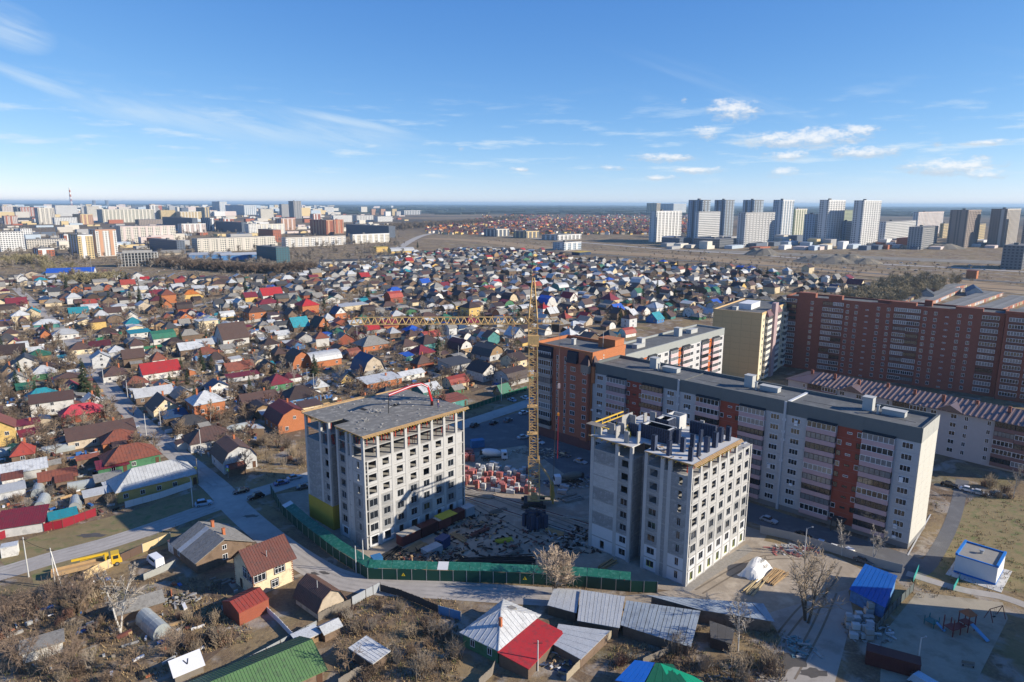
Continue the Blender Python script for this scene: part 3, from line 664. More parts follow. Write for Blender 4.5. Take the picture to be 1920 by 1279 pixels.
# ---------------------------------------------------------------- finished apartment blocks
def panel_box(wd, ht, m, th=.1):
    def mk():
        b = MB(); b.box(-wd/2+.025, -th, .025, wd/2-.025, .03, ht-.025); return b.mesh('wall_panel', m)
    return cached(('pb', round(wd, 2), round(ht, 2), m.name, th), mk)
def balcony_meshes(wd, ht, dep, pm, frame, npane, curtain=0):
    def mk():
        a, g, p = MB(), MB(), MB(); w = wd/2-.03
        a.box(-w, -dep, -.12, w, .02, .06); a.box(-w, -dep-.03, .06, w, -dep+.1, 1.08)
        for s in (-1, 1): a.box(min(s*w, s*(w-.1)), -dep+.1, .06, max(s*w, s*(w-.1)), .02, 1.08)
        z0, z1 = 1.08, ht-.14
        g.box(-w+.02, -dep+.0, z0, w-.02, -dep+.07, z0+.09); g.box(-w+.02, -dep, z1-.12, w-.02, -dep+.07, z1)
        for i in range(npane+1):
            x = -w+.06+(2*w-.12)*i/npane; g.box(x-.05, -dep-.01, z0, x+.05, -dep+.07, z1)
        for s in (-1, 1): g.box(min(s*w, s*(w-.07)), -.1, z0, max(s*w, s*(w-.07)), .02, z1); g.box(min(s*w, s*(w-.07)), -dep, z1-.1, max(s*w, s*(w-.07)), .02, z1)
        p.box(-w+.06, -dep+.03, z0, w-.06, -.01, z1-.06)
        return a.mesh('balcony', pm), g.mesh('glazing_bars', frame), p.mesh('pane', GLASS if not curtain else mat('curtained glass', (.16, .17, .18), .15, .6, .8, spec=.8))
    return cached(('bal', round(wd, 2), round(ht, 2), dep, pm.name, frame.name, npane, curtain), mk)
DBR = mat('dark balcony frame', (.045, .035, .032), .6, .2)
def place(t, name, me, face, u, z, out=0.0, extra=None):
    o = ob(name, me, t, {'-y': (u, -out, z), '-x': (-out, u, z)}[face], FACE[face]); return o
def facade(t, face, cols, nf, fh, z0, pm, bm, seed, wmull=1, frame_rate=.7, plain=True, dep=.8, sm=None, wh=1.45, bands=None):
    r = random.Random(seed); u = 0.0
    for ci, (ty, wd) in enumerate(cols):
        uc = u+wd/2; u += wd
        for k in range(nf):
            z = z0+k*fh
            if ty in 'wWp' and plain: place(t, 'wall_panel', panel_box(wd, fh, pm), face, uc, z)
            off = .1 if plain else .0
            if ty in 'wv':
                a, b = win_meshes(2.3 if ty == 'w' else .9, wh, 2 if ty == 'w' else 0); o = place(t, 'window', a, face, uc, z+.85, off); ob('pane', b, o)
            elif ty == 'W':
                for s in (-1, 1):
                    a, b = win_meshes(1.3, wh, 1); o = place(t, 'window', a, face, uc+s*wd*.24, z+.85, off); ob('pane', b, o)
            elif ty in 'bB':
                glz = r.random() < frame_rate
                a, g, p = balcony_meshes(wd, fh, dep, (bm if not bands else bands[k % len(bands)]), WHITE if glz else DBR, max(3, int(wd/1.05)), int(r.random() < .35))
                o = place(t, 'balcony', a, face, uc, z, .03); ob('glazing_bars', g, o); ob('pane', p, o)
            elif ty == 's':
                place(t, 'wall_panel', panel_box(wd, fh, sm, .02), face, uc, z)
                a, b = win_meshes(1.2, .5, 0, WHITE if r.random() < .5 else DBR); o = place(t, 'window', a, face, uc, z+1.2, .02); ob('pane', b, o)
                for s in (-1, 1):
                    if r.random() < .8:
                        a, b = win_meshes(1.0, 1.3, 0, WHITE if r.random() < .6 else DBR); o = place(t, 'window', a, face, uc+s*wd*.38, z+.8, .02); ob('pane', b, o)
        if ty in 'bB':                                   # little roof over the top balcony
            b = MB(); b.hexa([(-wd/2, -dep-.35, 0), (wd/2, -dep-.35, 0), (wd/2, .02, .3), (-wd/2, .02, .3), (-wd/2, -dep-.35, .08), (wd/2, -dep-.35, .08), (wd/2, .02, .55), (-wd/2, .02, .55)])
            place(t, 'balcony_roof', b.mesh('balcony_roof', mat('dark roofing', (.03, .033, .038), .6)), face, uc, z0+nf*fh-.1)
def flat_roof(t, Lx, Ly, z, par, pm, rm, boxes=(), thick=.3, inset=0.0):
    b = MB()
    for (x0, y0, x1, y1) in ((0, 0, Lx, thick), (0, Ly-thick, Lx, Ly), (0, thick, thick, Ly-thick), (Lx-thick, thick, Lx, Ly-thick)): b.box(x0-.12, y0-.12, z-par[0], x1+.12, y1+.12, z+par[1])
    b.build('parapet', pm, t); b = MB(); b.box(thick, thick, z-.2, Lx-thick, Ly-thick, z+.02); ro = b.build('roof', rm, t)
    for (nm, x, y, w_, d_, h_, m) in boxes:
        b = MB(); b.box(x, y, z, x+w_, y+d_, z+h_)
        if nm != 'roof_seam': b.box(x-.15, y-.15, z+h_, x+w_+.15, y+d_+.15, z+h_+.14)
        b.build(nm, m, ro)
    return ro
BITU = mat('bitumen roof', (.115, .12, .12), .9, .3, .25, .1, 4, col2=(.16, .165, .165))
PANEL = mat('grey ribbed panel', (.44, .44, .44), .9, .12, .4, .15, 6)
PINK = mat('pink balcony panel', (.48, .33, .335), .85, .14, .5)
STAIRR = mat('red brown stair panel', (.28, .068, .042), .9, .2, .6)
TECH = mat('dark grey attic panel', (.13, .145, .145), .9, .14, .4)
CREAMG = mat('cream gable', (.52, .51, .46), .85, .1, .15)
# grey nine storey block -----------------------------------------------------------
L1 = thing('apartment_block', 'long grey nine storey panel block with pink balconies and red brown stair strips', 'building', (95.0, 150.7, 0), rad(45.8))
LY, LX = 95.4, 15.0
b = MB(); b.box(0, 0, -.3, LX, LY, 27); b.build('wall', mat('dark joint core', (.20, .20, .20), .9), L1)
sec = [('w', 5.2), ('b', 7.3), ('s', 6.0), ('b', 7.3), ('w', 6.0)]
facade(L1, '-x', sec+sec+sec, 9, 2.82, 1.4, PANEL, PINK, 5, sm=STAIRR, frame_rate=.55)
for k in range(9):
    for i in range(3): o = ob('wall_panel', panel_box(5.0, 2.82, CREAMG), L1, (2.5+5*i, 0, 1.4+k*2.82), 0)
n = 0
for s in range(3):
    for (u, wd) in ((2.6, 5.2), (28.8, 6.0), (8.85, 7.3), (15.5, 6.0), (22.15, 7.3)):
        b = MB(); b.box(-wd/2+.03, -.16, 0, wd/2-.03, .02, 3.6); ob('attic_panel', cached(('att', wd), lambda: b.mesh('attic_panel', TECH)), L1, (-.0, s*31.8+u, 26.75), FACE['-x'])
for i in range(3):
    b = MB(); b.box(-2.47, -.16, 0, 2.47, .02, 3.6); ob('attic_panel', cached('attg', lambda: b.mesh('attic_panel', mat('mottled gable panel', (.38, .385, .36), .9, .2, .5))), L1, (2.5+5*i, 0, 26.75), 0)
VENT = mat('pale vent box', (.42, .43, .42), .9, .15)
bx = []
for s in range(3): bx += [('vent_box', 8.5, 6+s*31.8, 2.2, 5.2, 1.3, VENT), ('lift_house', 8.6, 13.5+s*31.8, 2.3, 2.4, 3.4, VENT), ('flue', 7.4, 11.6+s*31.8, .5, .5, 2.2, ALU)]
bx += [('roof_seam', .4, 31.6, 14.2, .7, .35, mat('white seam cap', (.55, .57, .58), .7)), ('roof_seam', .4, 63.4, 14.2, .5, .25, BITU)]
for s in range(6): bx.append(('roof_seam', 6.6, 3+s*16, .18, 11, .06, mat('dark roof joint', (.05, .05, .05), .9)))
flat_roof(L1, LX, LY, 29.5, (2.6, .85), TECH, BITU, bx)
b = MB(); b.box(LX-.02, 0, 0, LX+.1, LY, 27); b.build('rear_wall', PANEL, L1)
for s in range(3):
    b = MB(); b.box(-3.4, s*31.8+14, 2.9, -.05, s*31.8+17, 3.1); b.box(-3.2, s*31.8+14.2, -.2, -3.0, s*31.8+14.4, 2.9); b.box(-3.2, s*31.8+16.6, -.2, -3.0, s*31.8+16.8, 2.9); b.box(-.3, s*31.8+14.6, 0, -.05, s*31.8+16.4, 2.4); b.build('entrance_canopy', mat('dark canopy', (.06, .055, .05), .8), L1)
acm = cached('acm', lambda: (lambda q: (q.box(-.42, -.42, 0, .42, -.1, .62), q)[1])(MB()).mesh('air_conditioner', WHITE)); ra = random.Random(2)
for i in range(34): ob('air_conditioner', acm, L1, (-.05, ra.choice((4.6, 30.2, 36.4, 62, 68.2, 93.6))+ra.choice((-1.5, 1.6)), 1.4+ra.randrange(9)*2.82+ra.uniform(.2, 1.5)), FACE['-x'])
for k in (1, 2): b = MB(); b.box(-.5, k*31.8-.3, 0, -.02, k*31.8+.3, 30.3); b.build('joint_cover', mat('pale joint cover', (.45, .46, .47), .85), L1)
# second grey block, lit front ------------------------------------------------------
L2 = thing('apartment_block', 'grey panel block with orange stair strips behind the brick tower', 'building', (40.0, 234.5, 0), rad(46.6))
X2, Y2 = 74.5, 13.0
b = MB(); b.box(0, 0, -.3, X2, Y2, 26); b.build('wall', mat('dark joint core', (.2, .2, .2), .9), L2)
OSTAIR = mat('orange stair panel', (.46, .12, .03), .85, .15); PANELW = mat('pale grey panel', (.52, .52, .52), .9, .1, .4)
LPINK = mat('pale pink balcony', (.55, .42, .42), .85, .1)
sec2 = [('w', 5.0), ('b', 5.4), ('s', 4.0), ('b', 5.4), ('w', 5.0)]
facade(L2, '-y', (sec2*3)[:15], 9, 2.75, 1.2, PANELW, LPINK, 9, sm=OSTAIR, frame_rate=.8)
b = MB(); b.box(-.05, 0, -.2, -.01, Y2, 26); b.build('gable', PANEL, L2)
bx = [('lift_house', 18, 5, 2.4, 2.4, 3.2, VENT), ('vent_box', 14, 4.5, 5.5, 2.2, 1.4, VENT), ('lift_house', 46, 5.5, 2.6, 2.4, 3.4, VENT), ('vent_box', 55, 5, 5.4, 2.4, 1.6, VENT), ('vent_box', 2, 8, 2.4, 2.4, 3.2, VENT)]
flat_roof(L2, X2, Y2, 28.2, (2.3, .7), mat('grey attic band', (.30, .32, .31), .9, .12), BITU, bx)
# brick tower -----------------------------------------------------------------------
RBK = mat('red brick facade', (.36, .125, .075), .9, .12, .6, .1, 6, kind='brick'); OBK = mat('orange brick facade', (.40, .15, .065), .9, .12, .5, .1, 6, kind='brick')
BEIGE = mat('beige balcony panel', (.36, .30, .26), .85, .1)
T = thing('brick_tower', 'orange and red brick tower with dark pointed bay roofs beside the crane mast', 'building', (26.3, 217.0, 0), rad(46.3))
XT, YT, ZT = 18.5, 25.5, 33.0
b = MB(); b.box(0, 0, -.3, XT, YT, ZT-.75); b.build('wall', OBK, T)
b = MB(); b.box(-.25, 3.0, -.3, -.01, 15.5, ZT-.3); b.build('brick_facing', RBK, T)
b = MB(); b.box(-.3, 15.6, -.3, -.012, YT-.2, ZT-1); b.build('brick_facing', RBK, T)
PLB = mat('dark red plinth', (.17, .07, .065), .9, .2); b = MB(); b.box(-.4, -.15, -.3, XT, YT+.1, 3.2); b.build('plinth', PLB, T)
def tcol(u, kind, k0=1, k1=10):
    for k in range(k0, k1):
        z = .7+k*3.05
        if kind == 'bal':
            a, g, p = balcony_meshes(6.4, 3.05, 1.0, BEIGE, WHITE if (k*7+3) % 5 else DBR, 6, k % 3 == 0); o = ob('balcony', a, T, (-.3, u, z), FACE['-x']); ob('glazing_bars', g, o); ob('pane', p, o)
        elif kind == 'pair':
            a, b_ = win_meshes(.75, 1.6, 0); o = ob('window', a, T, (-.26, u, z+.6), FACE['-x']); ob('pane', b_, o)
            pb = cached('tsp', lambda: panel_box(.95, .8, BEIGE, .02)); ob('spandrel', pb, T, (-.255, u, z-.4), FACE['-x'])
        elif kind == 'w2': a, b_ = win_meshes(2.0, 1.5, 2); o = ob('window', a, T, (-.26, u, z+.8), FACE['-x']); ob('pane', b_, o)
for u, kd in ((20.0, 'bal'), (14.6, 'pair'), (11.2, 'pair'), (7.8, 'w2')): tcol(u, kd, 1 if kd != 'bal' else 1, 10 if kd != 'bal' else 10)
# bays with pitched caps
b = MB(); b.box(-1.5, .6, 3.3, -.02, 3.4, 26.5); b.build('bay', RBK, T)
for k in range(1, 9):
    a, b_ = win_meshes(1.5, 1.5, 1); o = ob('window', a, T, (-1.5, 2.0, .7+k*3.05+.8), FACE['-x']); ob('pane', b_, o)
DCAP = mat('dark plum cap', (.05, .022, .026), .5, .15); NCAP = mat('navy cap', (.012, .017, .035), .5, .15)
b = MB(); b.box(-1.6, .4, 26.5, .4, 3.6, 29.3); b.build('bay', mat('bay cladding', (.3, .24, .2), .8), T)
b = MB(); b.face([(-1.9, .2, 29.3), (.4, .2, 29.3), (.4, 2, 33.2)]); b.face([(-1.9, 3.8, 29.3), (-1.9, .2, 29.3), (.4, 2, 33.2)]); b.face([(.4, 3.8, 29.3), (-1.9, 3.8, 29.3), (.4, 2, 33.2)]); b.build('bay_cap', DCAP, T)
b = MB(); b.face([(-.6, -1.2, 29.0), (2.6, -1.2, 29.0), (1.0, .1, 33.0)]); b.face([(-.6, .1, 29.), (-.6, -1.2, 29.), (1.0, .1, 33.0)]); b.face([(2.6, -1.2, 29.), (2.6, .1, 29.), (1., .1, 33.)]); b.build('bay_cap', DCAP, T)
b = MB(); b.box(-.5, -1.1, 23.4, 2.5, 0, 29.0); b.build('bay', OBK, T)
for k in (7, 8): a, b_ = win_meshes(1.6, 1.5, 1); o = ob('window', a, T, (1.0, -1.1, .7+k*3.05+1.2), 0); ob('pane', b_, o)
for (y0, y1) in ((5.6, 10.0), (16.6, 23.6)):
    b = MB(); b.hexa([(-1.5, y0, 28.9), (0, y0, 28.9), (0, y1, 28.9), (-1.5, y1, 28.9), (-.9, y0+.2, 32.6), (0, y0, 32.9), (0, y1, 32.9), (-.9, y1-.2, 32.6)]); b.build('mansard', NCAP, T)
for k in range(1, 10):
    a, b_ = win_meshes(1.2, 1.5, 0); o = ob('window', a, T, (4.4, 0, .7+k*3.05+.8), 0); ob('pane', b_, o)
b = MB()
for z in range(12): b.box(5.8, -.06, 21.5+z, 6.3, .02, 22.1+z-.15)
b.build('vent_slot', CREAMG, T)
flat_roof(T, XT, YT, ZT-.5, (.4, 1.0), OBK, BITU, [('stair_house', 12.8, .3, 5.3, 7.0, 3.1, OBK), ('vent_box', 9, 15, 1.2, 1.2, 2.0, VENT)])
b = MB(); b.bar((11, 4, ZT), (11, 4, ZT+5.5), .12); b.build('antenna', ALU, T)
# yellow block ----------------------------------------------------------------------
YP = mat('ochre wall panel', (.58, .40, .20), .85, .1, .5, .08, 5)
Y = thing('apartment_block', 'yellow ochre ten storey block with plum capped bays beside the red brick block', 'building', (111.4+2, 302.1+4, 0), rad(54))
XY, YY, ZY = 46.0, 22.5, 32.5
b = MB(); b.box(0, 0, -.3, XY, YY, ZY-.5); b.build('wall', mat('dark ochre joint', (.2, .15, .07), .9), Y)
for k in range(11):
    for i in range(5): ob('wall_panel', panel_box(YY/5, 2.95, YP, .05), Y, (0, YY/5*(i+.5), k*2.95), FACE['-x'])
    for i in range(9): ob('wall_panel', panel_box(XY/9, 2.95, mat('cream panel', (.60, .54, .38), .85, .1), .05), Y, (XY/9*(i+.5), 0, k*2.95), 0)
for k in range(10):
    for x, kd in ((3.4, 'v'), (9.6, 'b'), (25, 'b'), (31.5, 'v'), (36.0, 'v'), (41.2, 'b')):
        z = .9+k*2.95
        if kd == 'v': a, b_ = win_meshes(1.1, 1.5, 0); o = ob('window', a, Y, (x, -.05, z+.8), 0); ob('pane', b_, o)
        else: a, g, p = balcony_meshes(7.0, 2.95, 1.2, mat('ivory balcony', (.6, .57, .5), .8, .1), WHITE if (k*3+int(x)) % 4 else DBR, 6, k % 2); o = ob('balcony', a, Y, (x, -.08, z), 0); ob('glazing_bars', g, o); ob('pane', p, o)
PLUM = mat('plum cap', (.13, .07, .085), .6)
for x in (9.6, 25): b = MB(); b.hexa([(x-3.7, -1.7, 30.2), (x+3.7, -1.7, 30.2), (x+3.7, 0, 30.2), (x-3.7, 0, 30.2), (x-2.6, -.2, 32.8), (x+2.6, -.2, 32.8), (x+2.6, 0, 32.8), (x-2.6, 0, 32.8)]); b.build('bay_cap', PLUM, Y)
b = MB(); b.box(14.8, -1.9, 0, 19.6, -.05, 35.5); b.build('stair_tower', mat('mauve stair tower', (.36, .27, .28), .85), Y)
flat_roof(Y, XY, YY, ZY-.4, (.5, .5), YP, BITU, [('stair_house', 10, 8, 14, 6, 2.6, mat('white roof house', (.6, .62, .64), .8)), ('vent_box', 4, 13, 3, 2, 1.6, VENT)])
# red brick long block ---------------------------------------------------------------
RBW = mat('dark red brick', (.225, .088, .062), .92, .12, .5, .1, 6, kind='brick')
DRB = mat('brown loggia panel', (.16, .08, .06), .85, .12)
pa, pb = Vector((137.6, 340.0)), Vector((207.4, 283.4))
RB = thing('apartment_block', 'long dark red brick block with white loggias behind the brown roof', 'building', (pb.x, pb.y, 0), math.atan2(pa.y-pb.y, pa.x-pb.x)-math.pi/2)
LR = (pa-pb).length; DR = 15.0
b = MB(); b.box(0, 0, -.3, DR, LR, 35.3); b.build('wall', RBW, RB)
cols = [('x', 2), ('b', 6.6), ('x', 2.2), ('v', 4.2), ('v', 4.6), ('q', 5), ('v', 4.4), ('v', 4), ('b', 5.6), ('b', 5.6), ('v', 5), ('v', 4), ('q', 6), ('v', 4), ('v', 4), ('b', 5), ('b', 5), ('x', 3), ('v', 4.4), ('x', 5.5), ('b', 5.6)]
sc_ = LR/sum(c[1] for c in cols); u = 0; rr = random.Random(4)
for ty, wd in cols:
    wd *= sc_; uc = u+wd/2; u += wd
    for k in range(12):
        z = .5+k*2.88
        if ty == 'b':
            a, g, p = balcony_meshes(round(wd, 2), 2.88, .25, DRB, WHITE if rr.random() < .85 else DBR, 6, int(rr.random() < .4)); o = ob('balcony', a, RB, (-.02, uc, z), FACE['-x']); ob('glazing_bars', g, o); ob('pane', p, o)
        elif ty == 'v': a, b_ = win_meshes(1.25, 1.5, 1); o = ob('window', a, RB, (0, uc, z+.8), FACE['-x']); ob('pane', b_, o)
        elif ty == 'q': a, b_ = win_meshes(1.3, .5, 1); o = ob('window', a, RB, (0, uc, z+.2), FACE['-x']); ob('pane', b_, o)
b = MB()
for (y0, y1) in ((14, 19), (21, 34), (41, 49), (52, 64), (66, 86)):
    pass
for (y0, y1, h_) in ((8, 18, 1.6), (33, 43, 1.7), (64, 70, 2.2), (76, 84, 2.4)): b.box(-.3, y0, 35.0, 3.0, y1, 36+h_)
b.build('raised_parapet', RBW, RB)
flat_roof(RB, DR, LR, 35.6, (.4, .75), RBW, BITU, [('vent_box', 7, 12, 2, 6, 1.2, RBW), ('vent_box', 7, 44, 2, 6, 1.2, RBW), ('lift_house', 8, 28, 3, 3, 2.6, RBW)])
b = MB(); b.box(-2.6, -26, -.3, 14, -.3, 37); 
R2 = thing('apartment_block', 'red brick wing with blue white loggias closing the end of the red brick block', 'building', RB.location, RB.rotation_euler.z)
b.build('wall', RBW, R2)
for k in range(12):
    for uu in (-4.6, -12, -19):
        a, g, p = balcony_meshes(6.2, 2.88, .25, DRB, WHITE, 6, (k+int(uu)) % 2); o = ob('balcony', a, R2, (-2.62, uu, .8+k*2.88), FACE['-x']); ob('glazing_bars', g, o); ob('pane', p, o)
b = MB(); b.box(-2.9, -26.3, 36.6, 14.3, -25.7, 37.8); b.box(-2.9, -25.7, 36.6, -2.3, .1, 37.8); b.box(-2.3, -.5, 36.6, 14.3, .1, 37.8); b.build('parapet', RBW, R2); b = MB(); b.box(-2.2, -25.6, 36.9, 14, -.6, 37.05); b.build('roof', BITU, R2)
# brown metal roof block ---------------------------------------------------------------
q0, q1 = Vector((106.5, 254.7)), Vector((162.0, 191.0)); LB = (q1-q0).length
BR = thing('apartment_block', 'five storey block under a ribbed brown hip roof between grey and red blocks', 'building', (q1.x, q1.y, 0), math.atan2(q0.y-q1.y, q0.x-q1.x)-math.pi/2)
b = MB(); b.box(0, 0, -.3, 17, LB, 15.2); b.build('wall', mat('mauve grey panel', (.40, .385, .385), .9, .12), BR)
MBAL = mat('mauve brown balcony', (.20, .12, .11), .85, .12)
cc = [('p', 1.5), ('w', 3.6), ('b', 5.4), ('b', 5.4), ('v', 3.2), ('q', 3), ('v', 3.2), ('w', 4.0)]
u = 1.0
while u < LB-4:
    for ty, wd in cc:
        if u+wd > LB: break
        uc = u+wd/2; u += wd
        for k in range(5):
            z = .9+k*2.85
            if ty == 'b': a, g, p = balcony_meshes(wd, 2.85, .7, MBAL, WHITE if rr.random() < .75 else DBR, 5, int(rr.random() < .4)); o = ob('balcony', a, BR, (-.02, uc, z), FACE['-x']); ob('glazing_bars', g, o); ob('pane', p, o)
            elif ty in 'wv': a, b_ = win_meshes(1.7 if ty == 'w' else 1.0, 1.45, 1); o = ob('window', a, BR, (0, uc, z+.8), FACE['-x']); ob('pane', b_, o)
    u += .6
BRM = mat('brown metal roofing', (.13, .09, .083), .33, .15, .3, metal=.1, spec=.5)
r_, g_ = roof_parts('hip', 17.4, LB+.6, 15.4, 2.6, 'y', .7, 0); o = r_.build('roof', BRM, BR, (8.5, LB/2, 0))
sm_ = mat('sunlit seam tone', (.24, .175, .165), .35, .1); y = 9.5  # seams paler than the roofing: the sun highlight is put into their colour
while y < LB-9:
    b = MB(); b.bar((-.85, y, 15.33), (8.5, y, 18.05), .34, .4); b.build('standing_seam', sm_, o, (-8.5, -LB/2, 0)); y += 1.6
for i in range(9):
    b = MB(); y = LB*(i+.6)/9.3; b.box(4.4+(i % 3), y, 16.0, 5.0+(i % 3), y+.9, 18.8+.3*(i % 2)); b.build('flue', RBW, o, (-8.5, -LB/2, 0))
for y in (LB*.35, LB*.72):                                  # cross gables
    b = MB(); b.face([(-.8, y-4, 15.3), (-.8, y+4, 15.3), (-.8, y, 17.4)]); b.face([(-.8, y, 17.4), (6, y, 17.5), (-.8, y-4, 15.3)][::-1]); b.face([(-.8, y+4, 15.3), (6, y, 17.5), (-.8, y, 17.4)][::-1]); b.build('dormer', BRM, o, (-8.5, -LB/2, 0))
# block beyond the right edge whose shadow lies over the playground ----------------------
OF = thing('apartment_block', 'grey nine storey panel block standing beside the playground', 'building', (101.5, 112.5, 0), rad(45.0))
b = MB(); b.box(0, -62, -.3, 15, 0, 27.5); b.build('wall', PANEL, OF); b = MB(); b.box(-.2, -62.2, 27.5, 15.2, .2, 28.3); b.build('roof', BITU, OF)
for k in range(9):
    for i in range(12):
        a, b_ = win_meshes(1.75, 1.45, 1); o = ob('window', a, OF, (0, -4-4.9*i, 1.4+k*2.85+.8), FACE['-x']); ob('pane', b_, o)
for o_ in (A, B, L1, L2, T, Y, RB, BR, OF): USED_AT.append((o_.location.x, o_.location.y, 8))
# ---------------------------------------------------------------- ground, roads
def ground_mat():
    m = bpy.data.materials.new('ground'); m.use_nodes = True; t = NT(m.node_tree); b = t.n['Principled BSDF']; b.inputs['Roughness'].default_value = .95; b.inputs['Specular IOR Level'].default_value = .1
    p = t.pos(); x, y, z = t.xyz(p)
    r = t.math('SQRT', t.math('ADD', t.math('MULTIPLY', x, x), t.math('MULTIPLY', y, y)))
    soil, grass, grey, dark = (.15, .108, .075, 1), (.24, .18, .10, 1), (.30, .27, .235, 1), (.075, .056, .042, 1)
    c = t.mix(t.ss(t.noise(p, .035, 5, .62), .42, .58), soil, grass)
    c = t.mix(t.ss(t.noise(p, .11, 4, .6, 1.0), .50, .66), c, grey)
    c = t.mix(t.ss(t.noise(p, .3, 5, .65), .52, .72), c, dark)
    c = t.mix(t.math('MULTIPLY', t.ss(t.noise(p, 1.6, 5, .7), .4, .75), .55), c, (.32, .235, .135, 1))
    c = t.mix(t.math('MULTIPLY', t.ss(t.noise(p, .05, 3, .5), .55, .7), .35), c, (.09, .115, .04, 1))
    # open country: fields and belts of bare wood
    far = t.ss(r, 1500, 2600)
    vr = t.vor(t.vec(t.math('MULTIPLY', x, .0011), t.math('MULTIPLY', y, .00042), 0.0), 1.0)
    fx = t.xyz(vr)[0]
    f = t.mix(fx, (.14, .11, .08, 1), (.22, .165, .11, 1))
    f = t.mix(t.ss(t.noise(t.vec(t.math('MULTIPLY', x, .0006), t.math('MULTIPLY', y, .0011), 0.0), 1.0, 6, .65), .45, .6), f, (.085, .072, .06, 1))
    c = t.mix(far, c, f)
    c = t.mix(t.ss(t.math('ADD', r, t.math('MULTIPLY', t.noise(t.vec(t.math('MULTIPLY', x, .0003), t.math('MULTIPLY', y, .0003), 0.0), 1.0, 4), 5000)), 7000, 9000), c, (.022, .032, .026, 1))
    t.l.new(c, b.inputs['Base Color'])
    bn = t.n.new('ShaderNodeBump'); bn.inputs['Strength'].default_value = .7; bn.inputs['Distance'].default_value = .25
    t.l.new(t.math('ADD', t.noise(p, .9, 6, .7), t.math('MULTIPLY', t.noise(p, .12, 3), 2.0)), bn.inputs['Height']); t.l.new(bn.outputs[0], b.inputs['Normal'])
    return m
xs = [-60000, -30000, -15000, -8000, -4000, -2400, -1600, -1200, -900, -700, -550]+[i*50 for i in range(-9, 10)]+[550, 700, 900, 1200, 1600, 2400, 4000, 8000, 15000, 30000, 60000]
ys = [-2000, -500, -200, 0]+[i*50 for i in range(1, 16)]+[850, 1000, 1200, 1500, 1900, 2400, 3000, 4000, 5500, 8000, 12000, 18000, 28000, 45000, 70000]
b = MB(); nx = len(xs)
b.v = [(x, y, 0) for y in ys for x in xs]
for j in range(len(ys)-1):
    for i in range(nx-1): k = j*nx+i; b.f.append((k, k+1, k+nx+1, k+nx)); b.m.append(0)
tag(b.build('ground', ground_mat()), kind='structure')
ASPH = mat('worn asphalt', (.37, .345, .315), .9, .32, .08, .15, 3, col2=(.31, .29, .265))
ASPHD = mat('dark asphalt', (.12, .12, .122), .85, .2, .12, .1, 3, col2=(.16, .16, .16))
DIRT = mat('site dirt', (.31, .26, .20), .95, .35, .12, .5, 1.2, col2=(.42, .36, .28))
YARD = mat('dusty yard', (.32, .295, .26), .95, .2, .1, .2, 2, col2=(.24, .22, .19))
VERGE = mat('verge grass', (.21, .165, .085), .95, .35, .25, .5, 2, col2=(.13, .145, .055))
GRAVEL = mat('gravel', (.27, .25, .22), .95, .35, 1.5, .6, 4)
BFIELD = mat('dry field', (.29, .205, .12), .95, .25, .02, .2, 1, col2=(.30, .235, .15))
def strip(name, pts, wd, m, z, kind='structure'):
    P = [Vector((p.x, p.y)) for p in pts]; b = MB(); L = []
    for i, p in enumerate(P):
        d = (P[min(i+1, len(P)-1)]-P[max(i-1, 0)]).normalized(); n = Vector((-d.y, d.x)); k = wd[i] if isinstance(wd, (list, tuple)) else wd
        L.append((p+n*k/2, p-n*k/2))
    for i in range(len(P)-1): b.face([(*L[i][1], z), (*L[i+1][1], z), (*L[i+1][0], z), (*L[i][0], z)])
    for p, q in zip(P[:-1], P[1:]): ROADS.append((p, q, (max(wd) if isinstance(wd, (list, tuple)) else wd)/2))
    return tag(b.build(name, m), kind=kind)
ROADS = []
def smooth_pts(px, n=6):
    P = [G(*p) for p in px]; out = []
    for i in range(len(P)-1):
        a, b_, c, d = P[max(i-1, 0)], P[i], P[i+1], P[min(i+2, len(P)-1)]
        for k in range(n):
            t = k/n; out.append(.5*((2*b_)+(c-a)*t+(2*a-5*b_+4*c-d)*t*t+(3*b_-a-3*c+d)*t**3))
    return out+[P[-1]]
def patch(name, px, m, z, n=1, kind='structure'):
    P = [G(*p) for p in px]; b = MB(); b.face([(p.x, p.y, z) for p in P]); return tag(b.build(name, m), kind=kind)
Z = .012
strip('verge', smooth_pts([(0, 1050), (120, 1012), (260, 975), (400, 930)]), 14, VERGE, Z)
strip('verge', smooth_pts([(60, 1085), (200, 1045), (330, 1008), (430, 985)]), 9, VERGE, Z+.002)
strip('street', smooth_pts([(-80, 1098), (0, 1076), (100, 1046), (200, 1019), (300, 986), (400, 950), (470, 928), (560, 900), (700, 853), (860, 799), (960, 766), (1010, 748)]), [7]*100, ASPH, Z+.02)
strip('street', smooth_pts([(30, 540), (95, 600), (170, 682), (240, 768), (330, 850), (405, 912), (445, 955), (500, 1003), (560, 1046), (625, 1082), (700, 1098), (800, 1104), (900, 1111), (1000, 1117), (1090, 1122)], 5), 7.0, ASPH, Z+.024)
TRK = mat('tyre worn asphalt', (.325, .303, .277), .88, .4, .3)
def tracks(pts, offs, m, z, wd=.55):
    for k in offs:
        Q = []
        for i, p in enumerate(pts): d = (pts[min(i+1, len(pts)-1)]-pts[max(i-1, 0)]).normalized(); Q.append(p+Vector((-d.y, d.x, 0))*k)
        b = MB()
        for a, c in zip(Q[:-1], Q[1:]): d = (c-a).normalized(); n = Vector((-d.y, d.x, 0))*wd/2; b.face([(a.x-n.x, a.y-n.y, z), (c.x-n.x, c.y-n.y, z), (c.x+n.x, c.y+n.y, z), (a.x+n.x, a.y+n.y, z)])
        tag(b.build('tyre_track', m), kind='structure')
